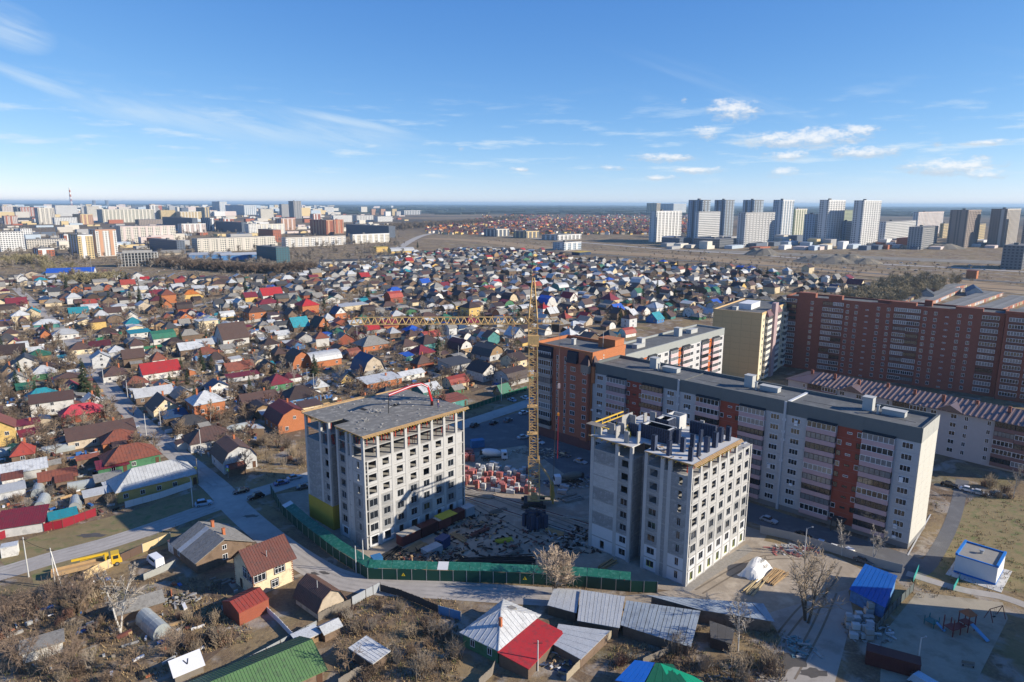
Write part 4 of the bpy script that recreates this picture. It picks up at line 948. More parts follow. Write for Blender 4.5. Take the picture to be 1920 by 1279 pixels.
tracks(smooth_pts([(-80, 1098), (0, 1076), (100, 1046), (200, 1019), (300, 986), (400, 950)]), (-2.5, -.9, .9, 2.5), TRK, Z+.038)
tracks(smooth_pts([(500, 1003), (560, 1046), (625, 1082), (700, 1098), (800, 1104), (900, 1111), (1000, 1117), (1090, 1122)], 5), (-2.3, -.8, .8, 2.3), TRK, Z+.04); tracks(smooth_pts([(170, 682), (240, 768), (330, 850), (405, 912)]), (-.9, .9), TRK, Z+.04)
for pts in ([(1460, 1200), (1500, 1150), (1545, 1105), (1570, 1060)], [(1480, 1270), (1530, 1180), (1560, 1110)], [(1110, 1000), (1000, 960), (880, 915)], [(1080, 1040), (980, 1000), (890, 950)], [(1310, 1110), (1420, 1050), (1500, 1045)]): tracks(smooth_pts(pts), (-.9, .9), mat('rutted earth', (.17, .14, .105), .95, .3), Z+.03, .4)
strip('street', smooth_pts([(130, 645), (210, 618), (300, 592), (430, 556)]), 5.5, ASPH, Z+.028)
strip('street', smooth_pts([(420, 770), (520, 738), (610, 708), (700, 682)]), 5.5, ASPH, Z+.028)
strip('street', smooth_pts([(330, 655), (400, 632), (470, 612), (620, 575), (720, 552)]), 5.5, ASPH, Z+.03)
strip('street', smooth_pts([(690, 552), (760, 575), (840, 595), (960, 625), (1010, 640)]), 5.5, ASPH, Z+.032)
strip('street', smooth_pts([(560, 530), (760, 512), (960, 520), (1180, 535), (1400, 560)]), 5.0, ASPH, Z+.034)
def site_poly(): return [(512, 928), (545, 975), (640, 1045), (690, 1083), (900, 1090), (1180, 1098), (1290, 1112), (1420, 1035), (1440, 1000), (1130, 900), (1100, 860), (980, 800), (870, 850), (700, 900)]
patch('site_ground', site_poly(), DIRT, Z+.01)
patch('site_ground', [(1100, 1125), (1290, 1104), (1420, 1012), (1560, 1040), (1620, 1070), (1590, 1110), (1440, 1150)], DIRT, Z+.014)
patch('yard', [(1440, 1150), (1590, 1105), (1600, 1150), (1560, 1300), (1400, 1300), (1465, 1200)], YARD, Z+.018)
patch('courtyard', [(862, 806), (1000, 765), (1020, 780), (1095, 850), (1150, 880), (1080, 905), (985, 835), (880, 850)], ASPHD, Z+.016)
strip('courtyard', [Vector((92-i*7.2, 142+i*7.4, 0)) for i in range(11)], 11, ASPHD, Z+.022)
patch('playground_sand', [(1655, 1190), (1720, 1110), (1880, 1130), (1890, 1160), (1830, 1279), (1650, 1279)], mat('trampled sand', (.32, .285, .22), .95, .2, .15, .2, 3, col2=(.24, .21, .155)), Z+.016)
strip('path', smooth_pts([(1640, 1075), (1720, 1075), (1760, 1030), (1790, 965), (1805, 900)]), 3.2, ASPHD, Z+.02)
strip('path', smooth_pts([(1700, 1075), (1800, 1105), (1880, 1120), (1960, 1150)]), 2.6, ASPH, Z+.024)
patch('lawn', [(1722, 1080), (1770, 985), (1830, 930), (1960, 940), (1960, 1120)], VERGE, Z+.006)
patch('gravel_apron', [(1262, 1105), (1400, 1020), (1412, 1032), (1290, 1112)], GRAVEL, Z+.022)
strip('kerb', smooth_pts([(1702, 1042), (1745, 965)]), .3, CONCL, .12)
SOIL = mat('dug soil', (.12, .085, .06), .95, .3, .8, .6, 2, col2=(.17, .125, .085))
for px in ([(330, 1215), (420, 1160), (452, 1190), (375, 1250)], [(640, 1170), (700, 1150), (730, 1165), (665, 1190)], [(150, 905), (215, 885), (225, 905), (165, 925)], [(380, 1105), (420, 1085), (440, 1110), (400, 1130)], [(870, 715), (930, 700), (945, 715), (885, 735)], [(0, 880), (30, 872), (40, 905), (0, 915)], [(300, 660), (345, 648), (350, 668), (310, 680)], [(1200, 1235), (1290, 1222), (1310, 1262), (1225, 1275)]): patch('garden_bed', px, SOIL, Z+.003)
WET = mat('damp patch', (.09, .082, .072), .6, .3, .5)
for (px, py, rx, ry) in ((172, 1004, 3.4, 1.1), (1470, 1240, 4.0, 2.2), (1525, 1262, 2.4, 1.2), (600, 1075, 2.4, .7), (1440, 1262, 3, 1.5), (470, 968, 2, .8), (545, 1085, 1.6, .6)):
    c = G(px, py); b = MB(); b.face([(c.x+rx*math.cos(i*.3927)*(1+.28*math.sin(i*2.3)), c.y+ry*math.sin(i*.3927)*(1+.25*math.cos(i*1.7)), Z+.034) for i in range(16)]); tag(b.build('damp_patch', WET), kind='structure')
# highway, railway and field by the far towers
strip('field', smooth_pts([(800, 447), (900, 452), (1050, 468), (1250, 480), (1450, 497), (1700, 520), (1980, 552)]), [60]*40, BFIELD, .2)
strip('highway', smooth_pts([(740, 470), (800, 440), (880, 437), (1000, 447), (1200, 464), (1400, 477), (1611, 493), (1800, 503), (1980, 514)]), 16, ASPH, .26)
strip('road_far', smooth_pts([(900, 462), (1050, 472), (1250, 487), (1450, 499), (1678, 516), (1980, 534)]), 12, mat('far road', (.13, .13, .13), .9), .28)
strip('works_ground', smooth_pts([(1300, 470), (1450, 476), (1600, 482), (1750, 488), (1980, 496)]), 70, mat('pale works ground', (.20, .18, .15), .95, .35, .02, col2=(.28, .26, .22)), .22)
for k, (dy, wd_, c_, nm) in enumerate(((-9, 2.2, (.42, .40, .37), 'road_edge'), (9, 3, (.10, .09, .08), 'drain'), (16, 4, (.09, .08, .075), 'rail_bed'), (22, 3, (.36, .33, .28), 'service_road'), (30, 2, (.45, .42, .38), 'footpath'))):
    strip(nm, smooth_pts([(1000, 466+dy*.55), (1250, 484+dy*.7), (1450, 497+dy*.85), (1678, 513+dy), (1980, 530+dy*1.2)]), wd_, mat('far strip %d' % k, c_, .9, .25, .05), .32+.01*k)
b = MB()
for (px, py, r_, h_) in ((1430, 478, 22, 10), (1560, 492, 34, 9), (1590, 492, 26, 11), (1620, 494, 20, 7), (1530, 491, 24, 7), (1770, 466, 30, 8)):
    c = G(px, py); n = 14
    for i in range(n):
        a0, a1 = 2*math.pi*i/n, 2*math.pi*(i+1)/n; q = lambda a, k, z: (c.x+r_*1.4*k*math.cos(a), c.y+r_*k*math.sin(a), z*(.9+.2*math.sin(3*a)))
        b.face([q(a0, 1, .2), q(a1, 1, .2), q(a1, .45, h_), q(a0, .45, h_)]); b.face([q(a0, .45, h_), q(a1, .45, h_), (c.x, c.y, h_*1.06)])
tag(b.build('spoil_heap', mat('spoil', (.16, .145, .12), .95, .3, .05, .4, .4, col2=(.3, .25, .17))), 'grey and sandy spoil heaps of a road works beside the far highway', 'spoil heap', kind='structure')
# ---------------------------------------------------------------- the village
ROOF['yellow'] = (.55, .40, .03); ROOF['light green'] = (.10, .20, .075); ROOF['tile brown'] = (.11, .04, .03)
HOUSES = [
 # px, py, w, d, h, roof, rise, roof colour, wall colour, ridge, storeys, hint
 (300, 706, 16, 9, 3.4, 'gable', 4.0, 'red', 'white', 'x', 1, 'beside the diagonal street'), (388, 783, 11, 10.5, 7.2, 'hip', 3.6, 'galvanised', 'orange brick', 'x', 2, 'with two tall chimneys'),
 (190, 826, 20, 9.5, 3.4, 'gable', 3.0, 'brown', 'beige', 'x', 1, 'long, by the diagonal street'), (224, 836, 10, 8, 3.0, 'hip', 2.8, 'rust', 'orange brick', 'x', 1, ''),
 (245, 870, 15, 10, 3.2, 'hip', 3.4, 'rust', 'green', 'x', 1, 'with white carved windows'), (212, 884, 8, 5, 2.5, 'shed', .8, 'crimson', 'green', 'x', 1, ''),
 (440, 872, 10, 12, 4.2, 'gambrel', 4.0, 'brown', 'pale grey', 'y', 1, 'at the street corner'), (392, 834, 14, 10, 3.2, 'hip', 3.4, 'brown', 'white', 'x', 1, 'at the street corner'),
 (328, 792, 8, 6, 3.0, 'shed', 1.2, 'navy', 'dark timber', 'x', 1, ''), (306, 775, 9, 12, 3.4, 'gable', 4.0, 'brown', 'cream', 'y', 1, 'facing the diagonal street'),
 (288, 750, 14, 8, 3.2, 'gable', 2.6, 'galvanised', 'timber', 'x', 1, ''), (255, 728, 9, 8, 3.0, 'hip', 2.6, 'rust', 'pale grey', 'x', 1, ''),
 (215, 711, 11, 10, 3.0, 'hip', 3.2, 'brown', 'white', 'x', 1, ''), (100, 772, 14, 9, 5.6, 'gable', 2.4, 'brown', 'white', 'x', 2, 'tall and plain'),
 (155, 785, 14, 8, 3.0, 'hip', 3.0, 'pink', 'red brick', 'x', 1, ''), (18, 672, 14, 9, 3.6, 'gable', 4.0, 'dark brown', 'timber', 'x', 1, ''),
 (50, 693, 13, 12, 3.6, 'gable', 4.0, 'charcoal', 'white', 'y', 1, ''), (82, 708, 9, 8, 3.0, 'hip', 3.0, 'galvanised', 'green', 'x', 1, ''),
 (190, 687, 8, 8, 5.2, 'gable', 2.6, 'galvanised', 'pale grey', 'y', 2, ''), (150, 662, 10, 9, 3.0, 'hip', 3.2, 'brown', 'cream', 'x', 1, ''),
 (388, 616, 12, 9, 5.8, 'flat', 0, 'galvanised', 'cream', 'x', 2, 'with a flat roof'), (435, 643, 15, 14, 4.2, 'gable', 8.0, 'brown', 'white', 'x', 1, 'very large and steep'),
 (305, 642, 12, 10, 4.0, 'gambrel', 3.4, 'green', 'white', 'x', 1, ''), (262, 639, 11, 8, 5.6, 'shed', .8, 'turquoise', 'white', 'x', 2, ''),
 (250, 614, 10, 9, 3.2, 'hip', 3.6, 'turquoise', 'pale grey', 'x', 1, ''), (148, 593, 12, 8, 3.2, 'gable', 3.6, 'turquoise', 'beige', 'x', 1, ''),
 (212, 593, 10.5, 8, 3.6, 'gable', 3.2, 'brown', 'white', 'x', 1, ''), (172, 575, 11, 8, 3.0, 'gable', 3.0, 'brick red', 'timber', 'x', 1, ''),
 (32, 578, 13, 9, 4.0, 'gable', 4.4, 'crimson', 'white', 'x', 1, ''), (62, 595, 9, 10, 4.0, 'gable', 3.2, 'turquoise', 'cream', 'y', 1, ''),
 (5, 615, 8, 7, 4.4, 'flat', 0, 'blue', 'blue', 'x', 1, ''), (88, 614, 14, 9, 3.0, 'hip', 2.6, 'galvanised', 'teal', 'x', 1, ''),
 (123, 634, 13, 9, 3.2, 'hip', 2.6, 'galvanised', 'white', 'x', 1, ''), (315, 567, 11, 11, 7.0, 'hip', 4.0, 'rust', 'orange brick', 'x', 2, 'tall'),
 (345, 603, 9, 11, 3.4, 'gable', 3.6, 'crimson', 'orange brick', 'y', 1, ''), (240, 540, 12, 9, 4.2, 'gable', 4.0, 'brick red', 'cream', 'x', 1, ''),
 (358, 559, 12, 9, 4.0, 'hip', 3.2, 'orange', 'yellow', 'x', 1, ''), (358, 665, 12, 10, 4.2, 'gable', 3.0, 'galvanised', 'timber', 'x', 1, ''),
 (385, 671, 12, 9, 3.0, 'hip', 3.0, 'rust', 'blue', 'x', 1, ''), (328, 655, 11, 9, 3.4, 'hip', 3.4, 'dark brown', 'cream', 'x', 1, ''),
 (508, 562, 17, 12, 5.0, 'gable', 5.5, 'red', 'white', 'x', 1, 'with a huge roof'), (468, 565, 10, 11, 4.4, 'gable', 3.4, 'crimson', 'yellow', 'x', 1, ''),
 (502, 577, 17, 10, 4.0, 'hip', 3.0, 'crimson', 'grey', 'x', 1, ''), (576, 588, 13, 13, 7.0, 'hip', 4.4, 'red', 'orange brick', 'x', 2, 'tall and square'),
 (478, 600, 12, 11, 6.4, 'hip', 3.6, 'brown', 'orange brick', 'x', 2, 'with two chimneys'), (518, 600, 10, 7, 4.4, 'shed', .8, 'brown', 'white', 'x', 1, ''),
 (560, 619, 11, 10, 3.4, 'gable', 5.4, 'turquoise', 'timber', 'x', 1, ''), (600, 619, 10, 11, 3.2, 'gable', 6.0, 'dark brown', 'orange brick', 'y', 1, ''),
 (634, 597, 9, 9, 4.2, 'gable', 4.6, 'navy', 'orange brick', 'y', 1, 'with a white gable'), (632, 633, 8, 8, 3.6, 'hip', 2.6, 'green', 'white', 'x', 1, ''),
 (612, 635, 8, 6.5, 3.4, 'flat', 0, 'blue', 'blue', 'x', 1, ''), (697, 653, 17, 13, 3.2, 'hip', 4.2, 'grey slate', 'orange brick', 'x', 1, 'wide and low'),
 (790, 670, 11, 10, 3.2, 'hip', 3.6, 'crimson', 'timber', 'x', 1, ''), (766, 674, 7, 6, 2.8, 'shed', .6, 'blue', 'teal', 'x', 1, ''),
 (762, 656, 11, 9, 3.0, 'hip', 3.2, 'brown', 'white', 'x', 1, ''), (690, 703, 11, 13, 3.6, 'gambrel', 7.0, 'navy', 'grey', 'y', 1, 'with a tall beige gable'),
 (712, 722, 18, 9, 3.0, 'shed', 1.0, 'galvanised', 'orange brick', 'x', 1, ''), (768, 709, 13, 6, 2.6, 'gable', 1.4, 'galvanised', 'white', 'x', 1, ''),
 (605, 684, 16, 10, 4.0, 'arch', 3.2, 'galvanised', 'orange brick', 'x', 1, 'with a vaulted roof'), (560, 687, 10, 11, 3.4, 'gambrel', 5.4, 'dark brown', 'orange brick', 'y', 1, ''),
 (448, 700, 13, 8, 3.0, 'gable', 3.0, 'rust', 'timber', 'x', 1, ''), (455, 712, 14, 4, 2.4, 'shed', .8, 'crimson', 'pale grey', 'x', 1, ''),
 (520, 727, 10, 10, 3.0, 'hip', 3.6, 'crimson', 'green', 'x', 1, ''), (484, 760, 14, 9, 3.0, 'gable', 2.8, 'brown', 'timber', 'x', 1, ''),
 (562, 752, 14, 11, 3.0, 'hip', 3.8, 'dark brown', 'blue', 'x', 1, ''), (540, 799, 12, 14, 4.0, 'gambrel', 4.8, 'maroon', 'orange brick', 'y', 1, 'close to the wet slab frame'),
 (580, 771, 8, 6, 3, 'shed', .8, 'brown', 'cream', 'x', 1, ''), (505, 653, 9, 8, 3.0, 'hip', 3.0, 'dark brown', 'white', 'x', 1, ''),
 (862, 660, 9, 12, 3.0, 'gambrel', 4.8, 'maroon', 'log', 'y', 1, 'with a white gable'), (915, 671, 11, 14, 3.0, 'gambrel', 5.0, 'charcoal', 'pale grey', 'y', 1, 'with a timber gable'),
 (905, 709, 10, 12, 4.6, 'gable', 3.6, 'dark brown', 'white', 'y', 1, 'tall, by the green street fence'), (855, 693, 14, 11, 4.0, 'shed', 1.2, 'charcoal', 'grey', 'x', 1, ''),
 (965, 635, 9, 9, 3.0, 'gable', 4.4, 'galvanised', 'grey', 'y', 1, ''), (908, 639, 6, 6, 2.8, 'gable', 2.6, 'galvanised', 'white', 'y', 1, ''),
 (963, 686, 9, 10, 4.0, 'gable', 3.0, 'dark brown', 'cream', 'x', 1, ''), (800, 651, 12, 10, 3.2, 'hip', 4.0, 'dark brown', 'teal', 'x', 1, ''),
 (770, 637, 8, 8, 3.0, 'hip', 3.4, 'brown', 'cream', 'x', 1, ''), (958, 716, 13, 11, 3.0, 'gambrel', 4.0, 'dark brown', 'grey', 'x', 1, ''),
 (850, 760, 9, 7, 3.0, 'shed', 1.0, 'rust', 'teal', 'x', 1, ''), (942, 740, 6, 5, 1.6, 'gable', 3.2, 'green', 'log', 'x', 1, 'tiny'),
 (856, 736, 5, 4, 2.2, 'gable', 1.4, 'grey slate', 'green', 'x', 1, 'tiny'), (800, 740, 10, 8, 3.0, 'gable', 2.2, 'galvanised', 'teal', 'x', 1, ''),
 (738, 567, 12, 10, 5.2, 'gambrel', 4.2, 'brick red', 'red brick', 'x', 1, ''), (795, 539, 10.5, 9, 5.2, 'gable', 3.6, 'blue', 'white', 'x', 2, ''),
 (882, 593, 11, 10, 7.2, 'hip', 3.6, 'dark brown', 'yellow', 'x', 2, 'tall'), (816, 565, 10, 10, 3.6, 'gambrel', 4.2, 'charcoal', 'white', 'y', 1, ''),
 (660, 580, 24, 9, 3.6, 'shed', .8, 'galvanised', 'cream', 'x', 1, 'long'), (834, 605, 11, 9, 3.2, 'hip', 3.0, 'green', 'timber', 'x', 1, ''),
 (880, 612, 11, 10, 3.2, 'hip', 4.0, 'crimson', 'white', 'x', 1, ''), (800, 602, 14, 10, 3.2, 'hip', 3.2, 'brown', 'white', 'x', 1, ''),
 (682, 524, 11, 9, 3.6, 'gable', 4.0, 'red', 'timber', 'x', 1, ''), (766, 495, 11, 9, 5.0, 'gable', 3.5, 'red', 'orange brick', 'x', 2, ''),
 (1025, 575, 11, 11, 4.0, 'gambrel', 5.2, 'blue', 'white', 'y', 1, ''), (1018, 592, 8, 8, 6.2, 'hip', 2.6, 'red', 'white', 'x', 2, 'narrow and tall'),
 (1143, 571, 12, 11, 4.6, 'hip', 5.0, 'crimson', 'cream', 'x', 1, ''), (1155, 587, 10, 9, 3.2, 'gable', 4.0, 'blue', 'timber', 'x', 1, ''),
 (1179, 613, 8, 7, 6.4, 'hip', 2.2, 'brown', 'pale grey', 'x', 2, ''), (1062, 585, 10, 11, 3.0, 'gable', 3.2, 'dark brown', 'cream', 'y', 1, ''),
 (1066, 564, 10, 11, 3.4, 'gable', 4.2, 'red', 'white', 'y', 1, ''), (955, 569, 10, 10, 4.0, 'gambrel', 5.0, 'dark brown', 'cream', 'y', 1, ''),
 (1196, 534, 10, 11, 3.6, 'gambrel', 4.4, 'galvanised', 'grey', 'y', 1, ''), (1128, 547, 10, 12, 3.6, 'gable', 4.4, 'maroon', 'cream', 'y', 1, ''),
 (1050, 544, 13, 10, 3.6, 'arch', 3.4, 'galvanised', 'teal', 'x', 1, ''), (1338, 576, 9, 8, 4.0, 'gable', 2.6, 'blue', 'yellow', 'x', 1, ''),
 (1298, 593, 10, 10, 3.6, 'gambrel', 4.0, 'brown', 'white', 'x', 1, ''), (1384, 546, 10, 11, 5.0, 'gable', 3.8, 'dark brown', 'yellow', 'y', 2, ''),
 (1446, 549, 12, 11, 6.0, 'hip', 3.8, 'brown', 'cream', 'x', 2, ''), (1229, 582, 14, 12, 3.0, 'hip', 3.4, 'galvanised', 'white', 'x', 1, ''),
 (1230, 539, 15, 10, 3.6, 'gable', 3.2, 'galvanised', 'white', 'x', 1, ''), (1228, 604, 9, 9, 3.0, 'gable', 4.2, 'turquoise', 'blue', 'x', 1, ''),
 (1603, 540, 12, 14, 4.4, 'gable', 4.6, 'maroon', 'cream', 'y', 1, 'beside the bare wood'), (1322, 554, 7, 9, 3.4, 'gambrel', 4.2, 'green', 'timber', 'x', 1, ''),
 (1339, 553, 7, 9, 3.4, 'gambrel', 4.2, 'green', 'teal', 'x', 1, ''), (1514, 513, 15, 9, 8.0, 'gable', 3.0, 'dark brown', 'cream', 'x', 2, ''),
 (1090, 478, 30, 16, 5.0, 'flat', 0, 'yellow', 'navy', 'x', 1, 'wide, with a yellow roof'), (40, 893, 13, 8, 3.0, 'gable', 1.8, 'galvanised', 'white', 'x', 1, 'among the greenhouses'),
 (2, 830, 9, 10, 6.4, 'gable', 3.2, 'rust', 'yellow', 'y', 2, 'at the edge of the gardens'), (46, 806, 9, 6, 2.6, 'shed', .6, 'crimson', 'beige', 'x', 1, ''),
 (110, 905, 9, 6, 2.6, 'gable', 1.6, 'rust', 'timber', 'x', 1, 'low, among the greenhouses')]
WALL['navy'] = (.03, .05, .1)
def rot_at(px): return rad(36+8.5*min(1, px/850))
LABN = {}
def uniq(label, hint=''):
    return (label+(', '+hint if hint else ''))
def rword(k): return {'gable': 'gabled', 'hip': 'hipped', 'gambrel': 'mansard', 'arch': 'vaulted', 'shed': 'lean-to', 'flat': 'flat'}[k]
SEEN = {}
def hlabel(rc, kd, wc, st, hint=''):
    two = 'tall ' if st > 1 else ''
    cl = rc if rc not in ('galvanised',) else 'silver'
    s = f"{two}{wc} walled house under a {cl} {rword(kd)} roof"
    return s+(', '+hint if hint else '')
LAND = [((-98, 190), 'near the street crossing'), ((-150, 250), 'along the diagonal street'), ((-190, 330), 'up the diagonal street'), ((-60, 250), 'behind the wet slab frame'), ((0, 290), 'beyond the crane'),
        ((-40, 400), 'below the crane jib'), ((60, 420), 'behind the brick tower'), ((160, 480), 'behind the yellow block'), ((-160, 430), 'near the steep brown villa'), ((-260, 480), 'among the turquoise roofed houses'), ((-60, 560), 'in the middle of the village'), ((120, 650), 'towards the highway'), ((-250, 640), 'below the far apartment blocks'), ((350, 620), 'by the bare wood')]
def near_hint(p): return min(LAND, key=lambda l: (l[0][0]-p[0])**2+(l[0][1]-p[1])**2)[1]
rows = []
for row in HOUSES:
    px, py, w_, d_, h_, kd, rise, rc, wc, rg, st, hint = row
    p = G(px, py); rows.append((p, w_, d_, h_, kd, rise, rc, wc, rg, st, hint, rot_at(px)+rad(R.uniform(-3, 3))))
from collections import Counter
cnt = Counter((r[4], r[6], r[7], r[9]) for r in rows)
HL = set()
for (p, w_, d_, h_, kd, rise, rc, wc, rg, st, hint, rz) in rows:
    if not hint and cnt[(kd, rc, wc, st)] > 1: hint = near_hint(p)
    lab = hlabel(rc, kd, wc, st, hint)
    if lab in HL: lab = lab+' in the village'
    HL.add(lab)
    D = p.length; ribs = .9 if D < 260 and rc not in ('grey slate',) else 0
    house(p, w_, d_, h_, kd, rise, rc, wc, rz, rg, label=lab, chim=(2 if 'two' in hint and 'chimney' in hint else int(R.random() < .5)), ribs=ribs, floors=st, gable='white' if 'white gable' in hint else ('beige' if 'beige gable' in hint else ('log' if 'timber gable' in hint else None)), win=1 if D < 520 else 0, door=D < 300, annex=(R.uniform(3, 6), R.uniform(2.5, 4), 2.3, R.choice(('grey slate', 'galvanised', 'brown', 'rust', rc)), R.choice(('-x', '+x', '-y'))) if kd != 'shed' and max(w_, d_) > 8.5 and R.random() < .5 else None)
NHAND = len(rows)
# ---- the rest of the village on its lots ---------------------------------------------------
TOPY = [(-60, 522), (0, 520), (120, 512), (300, 520), (480, 520), (560, 505), (640, 498), (740, 478), (860, 466), (1000, 468), (1080, 482), (1240, 493), (1400, 502), (1600, 525), (1640, 540), (1700, 700), (2500, 900)]
def topy(x):
    for (x0, y0), (x1, y1) in zip(TOPY[:-1], TOPY[1:]):
        if x0 <= x <= x1: return y0+(y1-y0)*(x-x0)/(x1-x0)
    return 900
def project(p, z=0):
    d = Vector((p[0], p[1], z-CAMH)); k = d.dot(_f); return 960+FPX*d.dot(_r)/k, 639.5-FPX*d.dot(_u)/k
RECTS = [(A, -4, -6, 36, 32), (B, -6, -6, 34, 32), (L1, -18, -6, 18, 100), (L2, -4, -10, 80, 17), (T, -16, -10, 24, 32), (Y, -5, -5, 50, 27), (RB, -20, -30, 20, LR+4), (BR, -18, -6, 20, LB+5)]
RSEG = [(a.x, a.y, b_.x-a.x, b_.y-a.y, max(1e-6, (b_-a).length_squared), w_) for a, b_, w_ in ROADS]
def near_road(x, y, m=4.0):
    for ax_, ay_, dx_, dy_, l2, w_ in RSEG:
        ux_, uy_ = x-ax_, y-ay_; t = (ux_*dx_+uy_*dy_)/l2; t = 0 if t < 0 else (1 if t > 1 else t); ux_ -= dx_*t; uy_ -= dy_*t
        if ux_*ux_+uy_*uy_ < (w_+m)**2: return True
    return False
INV = [(o.matrix_basis.inverted(), x0, y0, x1, y1) for (o, x0, y0, x1, y1) in RECTS]
BL = [0]; BG = {}
def blocked(x, y, r):
    for m, x0, y0, x1, y1 in INV:
        v = m @ Vector((x, y, 0))
        if x0-r < v.x < x1+r and y0-r < v.y < y1+r: return True
    while BL[0] < len(USED_AT):
        a, b_, c = USED_AT[BL[0]]; BL[0] += 1; BG.setdefault((int(a//24), int(b_//24)), []).append((a, b_, c))
    i, j = int(x//24), int(y//24)
    for ii in (i-1, i, i+1):
        for jj in (j-1, j, j+1):
            for a, b_, c in BG.get((ii, jj), ()):
                if (x-a)**2+(y-b_)**2 < (r+c)**2 and r+c > 0: return True
    return False
NOGO = [(500, 880, 1100, 1300), (820, 735, 1110, 900), (1180, 600, 2000, 1000), (1470, 548, 2000, 1000)]       # pixel boxes without village fill-in
PAL_R = ['grey slate']*20+['galvanised']*16+['brown']*12+['dark brown']*9+['charcoal']*8+['rust']*5+['crimson']*2+['maroon']*4+['red', 'green', 'green', 'blue', 'navy', 'navy', 'turquoise', 'brick red', 'brick red']
PAL_W = ['white']*7+['cream']*4+['yellow']*2+['orange brick']*2+['red brick']*2+['timber']*15+['dark timber']*4+['grey']*4+['pale grey']*4+['green', 'teal', 'blue']+['beige']*4+['log']*3
cand = []
ca, sa = math.cos(rad(44)), math.sin(rad(44))
for i in range(-95, 60):
    for j in range(5, 105):
        u_ = i*15.5+R.uniform(-3.2, 3.2); v_ = j*19.5+R.uniform(-4, 4)
        x, y = u_*ca-v_*sa, u_*sa+v_*ca                       # v along the away-left axis
        x, y = u_*ca+v_*-sa, u_*sa+v_*ca
        if y < 120: continue
        px, py = project((x, y))
        if not (-60 < px < 1990) or py < topy(px)+2 or py > 1000: continue
        if px < 480 and py > 900 or px > 480 and py > 790: continue
        if any(a <= px <= c and b_ <= py <= d for a, b_, c, d in NOGO): continue
        if near_road(x, y, 5): continue
        cand.append((y, x))
cand.sort()
stuff = {}
NIND = 0; SHEDS = []; FAR = []
vr_ = random.Random(21)
for y, x in cand:
    kd = vr_.choice(['gable']*5+['hip']*4+['gambrel']*2); rg = vr_.choice('xy'); w_, d_ = vr_.uniform(5.5, 11.5), vr_.uniform(5.5, 9); h_ = vr_.choice([2.3, 2.5, 2.7, 2.8, 3.0, 5.0]); rise = vr_.uniform(1.6, 3.8)
    rc, wc = vr_.choice(PAL_R), vr_.choice(PAL_W); rz = rad(44+vr_.uniform(-6, 6)-(6 if x < -60 else 0)); st = 2 if h_ > 5 else 1
    if vr_.random() < .10: continue
    if blocked(x, y, max(w_, d_)*.42): SHEDS.append((x+vr_.uniform(-5, 5), y+vr_.uniform(-5, 5))); continue
    if NIND < 296-NHAND:
        NIND += 1
        lab = hlabel(rc, kd, wc, st, near_hint((x, y)))
        if lab in HL: lab = 'modest '+lab
        house(Vector((x, y, 0)), w_, d_, h_, kd, rise, rc, wc, rz, rg, label=lab, group='village houses with '+rc+' roofs', chim=int(vr_.random() < .35), win=1 if y < 330 else 0, floors=st, door=y < 300, annex=(vr_.uniform(3, 5.5), vr_.uniform(2.5, 4), 2.3, vr_.choice(('grey slate', 'galvanised', 'brown', 'rust', 'grey slate')), vr_.choice(('-y', '-x', '+x'))) if vr_.random() < .6 else None)
    else:
        if vr_.random() < .4: rc, wc = vr_.choice(('galvanised', 'grey slate', 'grey slate', 'brown', 'charcoal', 'charcoal', 'brown', 'dark brown')), vr_.choice(('timber', 'dark timber', 'grey', 'pale grey', 'grey', 'dark timber', 'beige'))
        w_, d_ = w_*1.08, d_*1.08
        FAR.append((x, y, w_, d_, h_, kd, rise, rc, wc, rz, rg)); USED_AT.append((x, y, max(w_, d_)*.5))
    SHEDS.append((x+vr_.choice((-1, 1))*vr_.uniform(6, 9), y+vr_.choice((-1, 1))*vr_.uniform(4, 9)))
rk, wk = sorted(ROOF), sorted(WALL)
allm = [rmat(c) for c in rk]+[wmat(c) for c in wk]
def far_houses(name, lst, label, cat):
    big = MB()
    for (x, y, w_, d_, h_, kd, rise, rc, wc, rz, rg) in lst:
        r_, g_ = roof_parts(kd if kd != 'hip' else 'hip', w_, d_, h_, rise, rg, .4)
        wl = MB(); wl.box(-w_/2, -d_/2, -.2, w_/2, d_/2, h_); c_, s_ = math.cos(rz), math.sin(rz)
        for src, mi in ((r_, rk.index(rc)), (wl, len(rk)+wk.index(wc)), (g_, len(rk)+wk.index(wc))):
            n = len(big.v); big.v += [(x+a*c_-b_*s_, y+a*s_+b_*c_, z) for a, b_, z in src.v]; big.f += [tuple(i+n for i in f) for f in src.f]; big.m += [mi]*len(src.f)
    return tag(big.build(name, allm), label, cat, kind='stuff')
far_houses('far_village', FAR, 'mass of small houses filling the far side of the village', 'houses')
